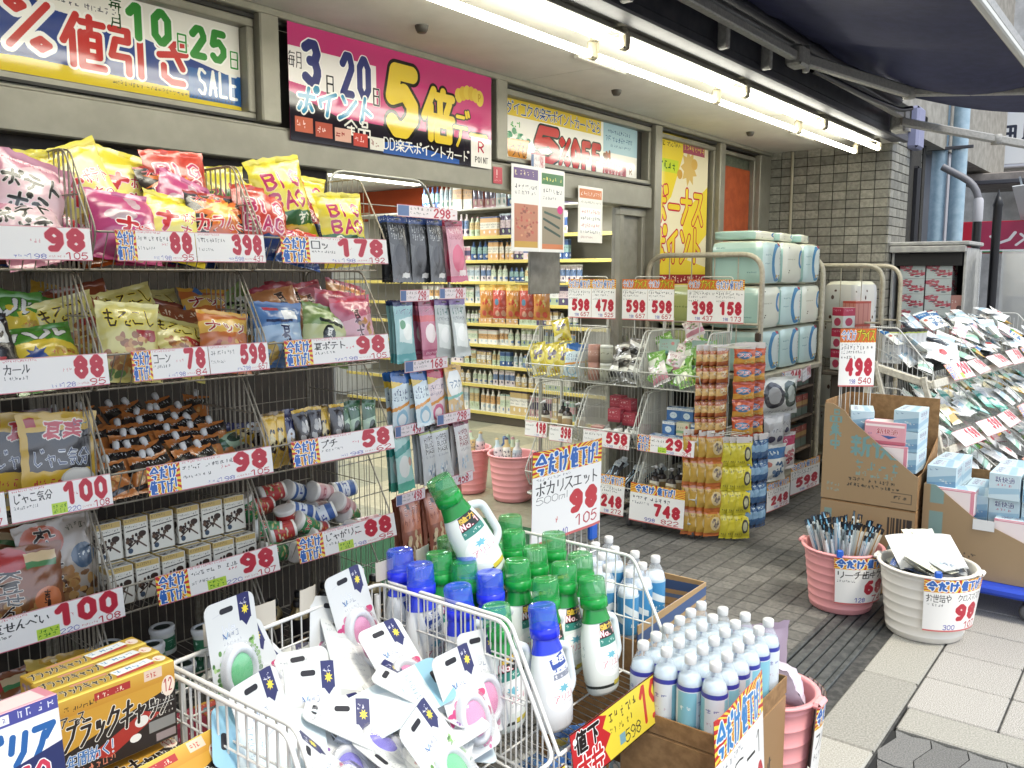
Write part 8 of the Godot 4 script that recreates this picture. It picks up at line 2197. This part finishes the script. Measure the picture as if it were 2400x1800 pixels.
func freshener(kind: String) -> Node3D:
	var name_of: String = {"green": "white air freshener card with green leaves", "purple": "white air freshener card with purple petals", "pink": "white air freshener card with pink petals", "back": "air freshener card showing its white back", "blue": "pale blue air freshener card"}[kind]
	var o := thing("air_freshener", name_of, "air freshener", Vector3.ZERO, 0.0, "in the middle wagon")
	if not meshes.has("card"):
		var s := begin()
		var pts := rounded(0.052, 0.098, 0.016)
		prism(s, pts, 0.0015)
		meshes["card"] = done(s)
		var h := begin()
		prism(h, rounded(0.014, 0.005, 0.0045), 0.0022)
		meshes["hang hole"] = done(h)
		var b := begin()
		var prof := [Vector2(0.045, 0.0), Vector2(0.043, 0.012), Vector2(0.038, 0.017), Vector2(0.032, 0.016), Vector2(0.029, 0.010)]
		lathe(b, prof, 28, 0.82, 1.12)
		b.index()
		b.generate_normals()
		meshes["ring"] = b.commit()
		var g := begin()
		lathe(g, [Vector2(0.031, 0.008), Vector2(0.026, 0.013), Vector2(0.014, 0.0155), Vector2(0.0, 0.016)], 24, 0.82, 1.12)
		g.index()
		g.generate_normals()
		meshes["gel"] = g.commit()
	part("card", meshes["card"], ink("fresh_" + kind, "label"), o, Vector3(0, 0.098, 0))
	part("hang_hole", meshes["hang hole"], plain("hole dark", Color(0.12, 0.12, 0.15), 0.7), o, Vector3(-0.008, 0.177, 0))
	if kind in ["green", "purple", "pink"]:
		part("ring", meshes["ring"], plain("ring white", Color(0.78, 0.79, 0.8), 0.25), o, Vector3(0, 0.066, 0.0008), Vector3(PI / 2, 0, 0))
		part("gel", meshes["gel"], plain("gel " + kind, {"green": Color(0.36, 0.7, 0.46), "purple": Color(0.45, 0.42, 0.75), "pink": Color(0.8, 0.5, 0.64)}[kind], 0.12), o, Vector3(0, 0.066, 0.0008), Vector3(PI / 2, 0, 0))
		if not meshes.has("blister"):
			var q := begin()
			lathe(q, [Vector2(0.047, 0.0), Vector2(0.0465, 0.014), Vector2(0.041, 0.021), Vector2(0.0, 0.0225)], 24, 0.86, 1.14)
			q.index()
			q.generate_normals()
			meshes["blister"] = q.commit()
		part("blister", meshes["blister"], glass("blister film", Color(0.97, 0.98, 1.0), 0.06, 0.06), o, Vector3(0, 0.066, 0.0008), Vector3(PI / 2, 0, 0))
	elif kind == "back":
		part("blister", box_mesh(Vector3(0.086, 0.13, 0.02), 0.009), plain("blister white", Color(0.7, 0.73, 0.78), 0.22), o, Vector3(0, 0.07, -0.012))
	return o


func fill_fresheners() -> void:
	# kind, x, y, z, yaw, tilt back, roll
	var list := [
		["green", 1.01, 0.715, -1.49, 0.05, 0.12, 0.02], ["green", 0.985, 0.61, -1.32, 0.1, 0.3, 0.08], ["green", 1.05, 0.6, -1.3, -0.2, 0.5, -0.2],
		["pink", 1.1, 0.64, -1.48, 0.2, 0.3, 0.2], ["pink", 1.24, 0.64, -1.48, -0.1, 0.4, -0.3], ["pink", 1.36, 0.68, -1.49, 0.0, 0.25, 0.1], ["purple", 1.17, 0.62, -1.43, 0.15, 0.7, 0.3], ["pink", 1.31, 0.65, -1.43, 1.0, 0.6, -0.8],
		["purple", 1.16, 0.6, -1.17, 0.4, 1.05, -0.4], ["pink", 1.36, 0.575, -1.13, -0.1, 0.4, 0.05], ["pink", 1.43, 0.575, -1.17, -0.15, 0.3, -0.1], ["green", 1.27, 0.53, -1.08, 0.1, 0.5, 0.3], ["purple", 1.04, 0.57, -1.2, -0.3, 0.8, -0.3],
	]
	for k in 36:
		var kind: String = ["back", "back", "back", "blue", "pink", "back", "purple", "back"][k % 8]
		var f := rng.randf()
		list.append([kind, rng.randf_range(1.06, 1.38), lerpf(0.6, 0.53, f) + 0.12 * sin(PI * k / 36.0) * rng.randf_range(0.4, 1.0), lerpf(-1.44, -1.1, f), rng.randf_range(-1.0, 1.0), rng.randf_range(0.75, 1.45), rng.randf_range(-1.5, 1.5)])
	for q in list:
		var o := freshener(q[0])
		o.position = Vector3(q[1], q[2] - 0.03, q[3])
		o.basis = (Basis(Vector3.UP, q[4]) * Basis(Vector3.RIGHT, -q[5]) * Basis(Vector3.BACK, q[6])).scaled(Vector3.ONE * 1.18)


func laundry_bottle(green: bool, look: String, at: Vector3, b: Basis, where := "in the right wagon") -> Node3D:
	var o := thing("laundry_bottle", look, "bottle", at, 0.0, where)
	o.basis = b.scaled(Vector3.ONE * 1.12)
	var body := [Vector2(0, 0.0), Vector2(0.04, 0.0), Vector2(0.047, 0.008), Vector2(0.052, 0.04), Vector2(0.053, 0.085), Vector2(0.05, 0.125), Vector2(0.0445, 0.151), Vector2(0.039, 0.167)]
	part("body", lathe_mesh("wash body", body, 28, 1.0, 0.68), ink("wash_green" if green else "wash_blue", "label"), o)
	var tint := Color(0.08, 0.5, 0.2) if green else Color(0.13, 0.22, 0.8)
	var neck := plain("wash neck %s" % green, tint, 0.25)
	part("neck", lathe_mesh("wash neck", [Vector2(0.0392, 0.1665), Vector2(0.034, 0.182), Vector2(0.0305, 0.2)], 28, 1.0, 0.78), neck, o)
	var cap := plain("wash cap %s" % green, Color(0.16, 0.62, 0.3, 0.5) if green else Color(0.2, 0.34, 0.85, 0.5), 0.08)
	cap.transparency = BaseMaterial3D.TRANSPARENCY_ALPHA
	part("collar", lathe_mesh("wash collar", [Vector2(0.029, 0.196), Vector2(0.0325, 0.199), Vector2(0.0325, 0.219), Vector2(0.029, 0.221), Vector2(0.0, 0.221)], 24), plain("wash collar %s" % green, Color(0.08, 0.56, 0.22) if green else Color(0.15, 0.2, 0.85), 0.2), o)
	part("cap", lathe_mesh("wash cap", [Vector2(0.0315, 0.2195), Vector2(0.0305, 0.262), Vector2(0.028, 0.266), Vector2(0.024, 0.2635), Vector2(0.0, 0.263)], 24), cap, o)
	var hs := begin()
	wire(hs, bent([Vector3(0.034, 0.168, 0), Vector3(0.07, 0.155, 0), Vector3(0.074, 0.07, 0), Vector3(0.044, 0.05, 0)], 0.04, 6), 0.0105, 10)
	if not meshes.has("wash handle"):
		meshes["wash handle"] = done(hs, true)
	part("handle", meshes["wash handle"], plain("wash white", Color(0.8, 0.83, 0.83), 0.25), o)
	return o


func fill_laundry() -> void:
	# colour, x, z of the base
	var list := [["b", 1.65, -1.125, 0.12], ["g", 1.875, -1.13, 0.1], ["g", 1.55, -1.2, -0.1], ["g", 1.745, -1.21, 0.3], ["g", 1.855, -1.235, 0.0], ["g", 1.965, -1.24, 0.2], ["b", 1.545, -1.315, 0.3], ["b", 1.655, -1.315, 0.1], ["g", 1.765, -1.315, 0.2], ["g", 1.885, -1.335, 0.0], ["b", 1.535, -1.44, 0.2], ["g", 1.62, -1.455, 0.1], ["b", 1.7, -1.41, 0.3], ["g", 1.79, -1.42, -0.1], ["g", 1.9, -1.43, 0.1], ["g", 1.73, -1.5, 0.1], ["g", 1.84, -1.51, 0.2], ["g", 1.97, -1.5, 0.1], ["b", 1.545, -1.52, 0.2], ["g", 1.63, -1.385, 0.3], ["g", 1.99, -1.36, 0.1]]
	for q in list:
		var t := inverse_lerp(-1.56, -1.02, q[2])
		var y := lerpf(0.5, 0.44, t) + lerpf(0.09, 0.03, t)
		var green: bool = q[0] == "g"
		var at_front: bool = q[2] > -1.18
		laundry_bottle(green, ("large green capped laundry bottle" if green else "large blue capped laundry bottle") + (" at the front" if at_front else ""), Vector3(q[1] - 0.02, y, q[2]), Basis(Vector3.UP, q[3] - 0.15) * Basis(Vector3.RIGHT, -0.16 if at_front else -0.08) * Basis(Vector3.BACK, rng.randf_range(-0.07, 0.07)))
	laundry_bottle(true, "green capped laundry bottle lying tilted on top of the others", Vector3(1.72, 0.79, -1.4), Basis(Vector3.UP, -0.3) * Basis(Vector3.RIGHT, -0.25) * Basis(Vector3.BACK, 0.42), "")
	one("yellow_price_card", sheet_mesh(0.52, 0.125, 0.004, "yel"), ink("c_yellow", "label"), "long yellow price card 198 on the front of the right wagon", "price card", Transform3D(Basis(Vector3.RIGHT, -0.15), Vector3(1.775, 0.5, -1.0)))
	one("yellow_price_card", sheet_mesh(0.45, 0.125, 0.004, "yel2"), ink("c_yellow", "label"), "yellow price card on the front of the middle wagon", "price card", Transform3D(Basis(Vector3.RIGHT, -0.15), Vector3(1.27, 0.44, -1.0)))
	for k in 10:
		var b := Basis(Vector3.UP, rng.randf_range(-0.6, 0.6)) * Basis(Vector3.RIGHT, -rng.randf_range(0.6, 1.3)) * Basis(Vector3.BACK, rng.randf_range(-0.5, 0.5))
		one("refill_pouch", bag_mesh(k % 6), ink(["mask_blue", "refill_blue", "blue_strip", "mask_blue"][k % 4], "film"), "pale blue refill pouch", "pouch", Transform3D(b.scaled_local(Vector3(0.14, 0.19, 0.05)), Vector3(1.56 + 0.05 * k, 0.13 + 0.03 * (k % 3), -1.12 - 0.06 * (k % 2))), "in the lower basket of the right wagon")


func pet_bottle(label: String, look: String, at: Vector3, where: String, tint: Color, full: float) -> Node3D:
	var o := thing("drink_bottle", look, "bottle", at, rng.randf() * TAU, where)
	var r := 0.0325
	var wallp := [Vector2(0, 0), Vector2(0.026, 0.0), Vector2(r, 0.006), Vector2(r, 0.075), Vector2(r - 0.0015, 0.08), Vector2(r, 0.085), Vector2(r, 0.142), Vector2(0.028, 0.162), Vector2(0.0155, 0.186), Vector2(0.0135, 0.19), Vector2(0.0135, 0.205)]
	part("bottle", lathe_mesh("pet bottle", wallp, 18), glass("pet film", Color(0.92, 0.95, 0.97), 0.14, 0.06), o)
	part("drink", lathe_mesh("pet drink%f" % full, [Vector2(0, 0.003), Vector2(0.03, 0.004), Vector2(0.031, 0.01), Vector2(0.031, 0.14 * full + 0.002), Vector2(0.026 if full > 0.99 else 0.0, 0.162 if full > 0.99 else 0.14 * full + 0.002), Vector2(0.0, 0.1635 if full > 0.99 else 0.14 * full + 0.003)], 16), plain("drink %s" % label, tint, 0.2), o)
	part("label", lathe_mesh("pet label", [Vector2(r + 0.0005, 0.02), Vector2(r + 0.0007, 0.022), Vector2(r + 0.0007, 0.138), Vector2(r + 0.0003, 0.142)], 20), ink(label, "label"), o)
	part("cap", lathe_mesh("pet cap", [Vector2(0.0148, 0.193), Vector2(0.0152, 0.195), Vector2(0.0152, 0.211), Vector2(0.0135, 0.2135), Vector2(0.0, 0.2135)], 18), plain("cap white", Color.WHITE), o)
	return o


func fill_drinks() -> void:
	var board := grain("carton board", Color(0.5, 0.375, 0.235), Color(0.58, 0.445, 0.29), 1.5, 0.85, 0.03)
	# the clear electrolyte drink: 6 x 4 in a tray on cartons
	var x0 := 1.885
	var z0 := -1.075
	x0 = 1.88
	var base := thing("drink_carton", "brown carton carrying the rows of clear drinks", "carton", Vector3(2.085, 0, -0.945))
	part("body", pack_mesh(Vector3(0.42, 0.41, 0.29), 0.004), [ink("carton_brown", "card"), board, board], base)
	var tray := thing("drink_tray", "low brown tray holding the clear drinks", "tray", Vector3(2.085, 0.412, -0.945))
	part("front", box_mesh(Vector3(0.42, 0.05, 0.004), 0.001), board, tray, Vector3(0, 0.026, 0.143))
	part("back", box_mesh(Vector3(0.42, 0.05, 0.004), 0.001), board, tray, Vector3(0, 0.026, -0.143))
	for s in [-1, 1]:
		part("end", box_mesh(Vector3(0.004, 0.05, 0.282), 0.001), board, tray, Vector3(s * 0.208, 0.026, 0))
	for i in 6:
		for j in 4:
			pet_bottle("os_label", "clear drink bottle with blue ring", Vector3(1.912 + i * 0.0685, 0.418, -0.845 - j * 0.067), "%s row beside right wagon" % ["front", "second", "third", "rear"][j], Color(0.72, 0.78, 0.82), 1.0)
	one("tall_price_card", sheet_mesh(0.32, 0.4, 0.006, "os"), ink("c_os", "label"), "tall price card 178 leaning before the clear drinks", "price card", Transform3D(Basis(Vector3.UP, 0.05) * Basis(Vector3.RIGHT, -0.06), Vector3(1.9, 0.375, -0.765)))
	# the blue labelled drinks behind
	var c2 := thing("drink_carton", "closed brown carton under the blue labelled drinks", "carton", Vector3(2.39, 0, -1.38))
	part("body", pack_mesh(Vector3(0.46, 0.4, 0.36), 0.004), [ink("carton_water", "card"), board, board], c2)
	var open := thing("open_carton", "torn open carton holding the blue labelled drinks", "carton", Vector3(2.39, 0.402, -1.38))
	part("front", box_mesh(Vector3(0.46, 0.15, 0.005), 0.001), ink("carton_water", "card"), open, Vector3(0, 0.075, 0.178))
	part("back", box_mesh(Vector3(0.46, 0.15, 0.005), 0.001), board, open, Vector3(0, 0.075, -0.178))
	part("end", box_mesh(Vector3(0.005, 0.15, 0.35), 0.001), ink("carton_water", "card"), open, Vector3(0.228, 0.075, 0))
	part("end", box_mesh(Vector3(0.005, 0.1, 0.35), 0.001), board, open, Vector3(-0.228, 0.05, 0))
	for i in 4:
		for j in 4:
			if (i + j * 3) % 5 == 4 or (i == 3 and j < 2):
				continue
			pet_bottle("pocari_label", "blue labelled drink bottle", Vector3(2.22 + i * 0.085, 0.476, -1.27 - j * 0.075), "in the torn carton, %s row" % ["front", "second", "third", "rear"][j], Color(0.84, 0.88, 0.92), 1.0)
	# the big card on a grid behind
	var grid := thing("sign_grid", "white wire grid carrying the big 98 card behind the drinks", "wire grid", Vector3(2.43, 0.3, -1.63), 0.0)
	var s := begin()
	for k in 11:
		wire(s, [Vector3(-0.2 + k * 0.04, 0, 0), Vector3(-0.2 + k * 0.04, 0.55, 0)], 0.002, 4)
	for k in 5:
		wire(s, [Vector3(-0.2, 0.14 * k, 0), Vector3(0.2, 0.14 * k, 0)], 0.003, 5)
	part("grid", done(s, true), plain("wagon wire", Color.WHITE), grid)
	for q in [-0.15, 0.15]:
		part("leg", box_mesh(Vector3(0.016, 0.32, 0.016), 0.003), plain("wagon wire", Color.WHITE), grid, Vector3(q, -0.14, 0))
	one("tall_price_card", sheet_mesh(0.415, 0.31, 0.006, "poc"), ink("c_pocari", "label"), "big white price card 98 with two blue burst words", "price card", Transform3D(Basis(Vector3.BACK, -0.03), Vector3(2.395, 0.85, -1.61)))
	one("blue_clip", box_mesh(Vector3(0.045, 0.06, 0.02), 0.006), plain("clip blue", Color.BLACK), "blue clip on the wire grid below the big card", "clip", Transform3D(Basis(), Vector3(2.56, 0.665, -1.615)))
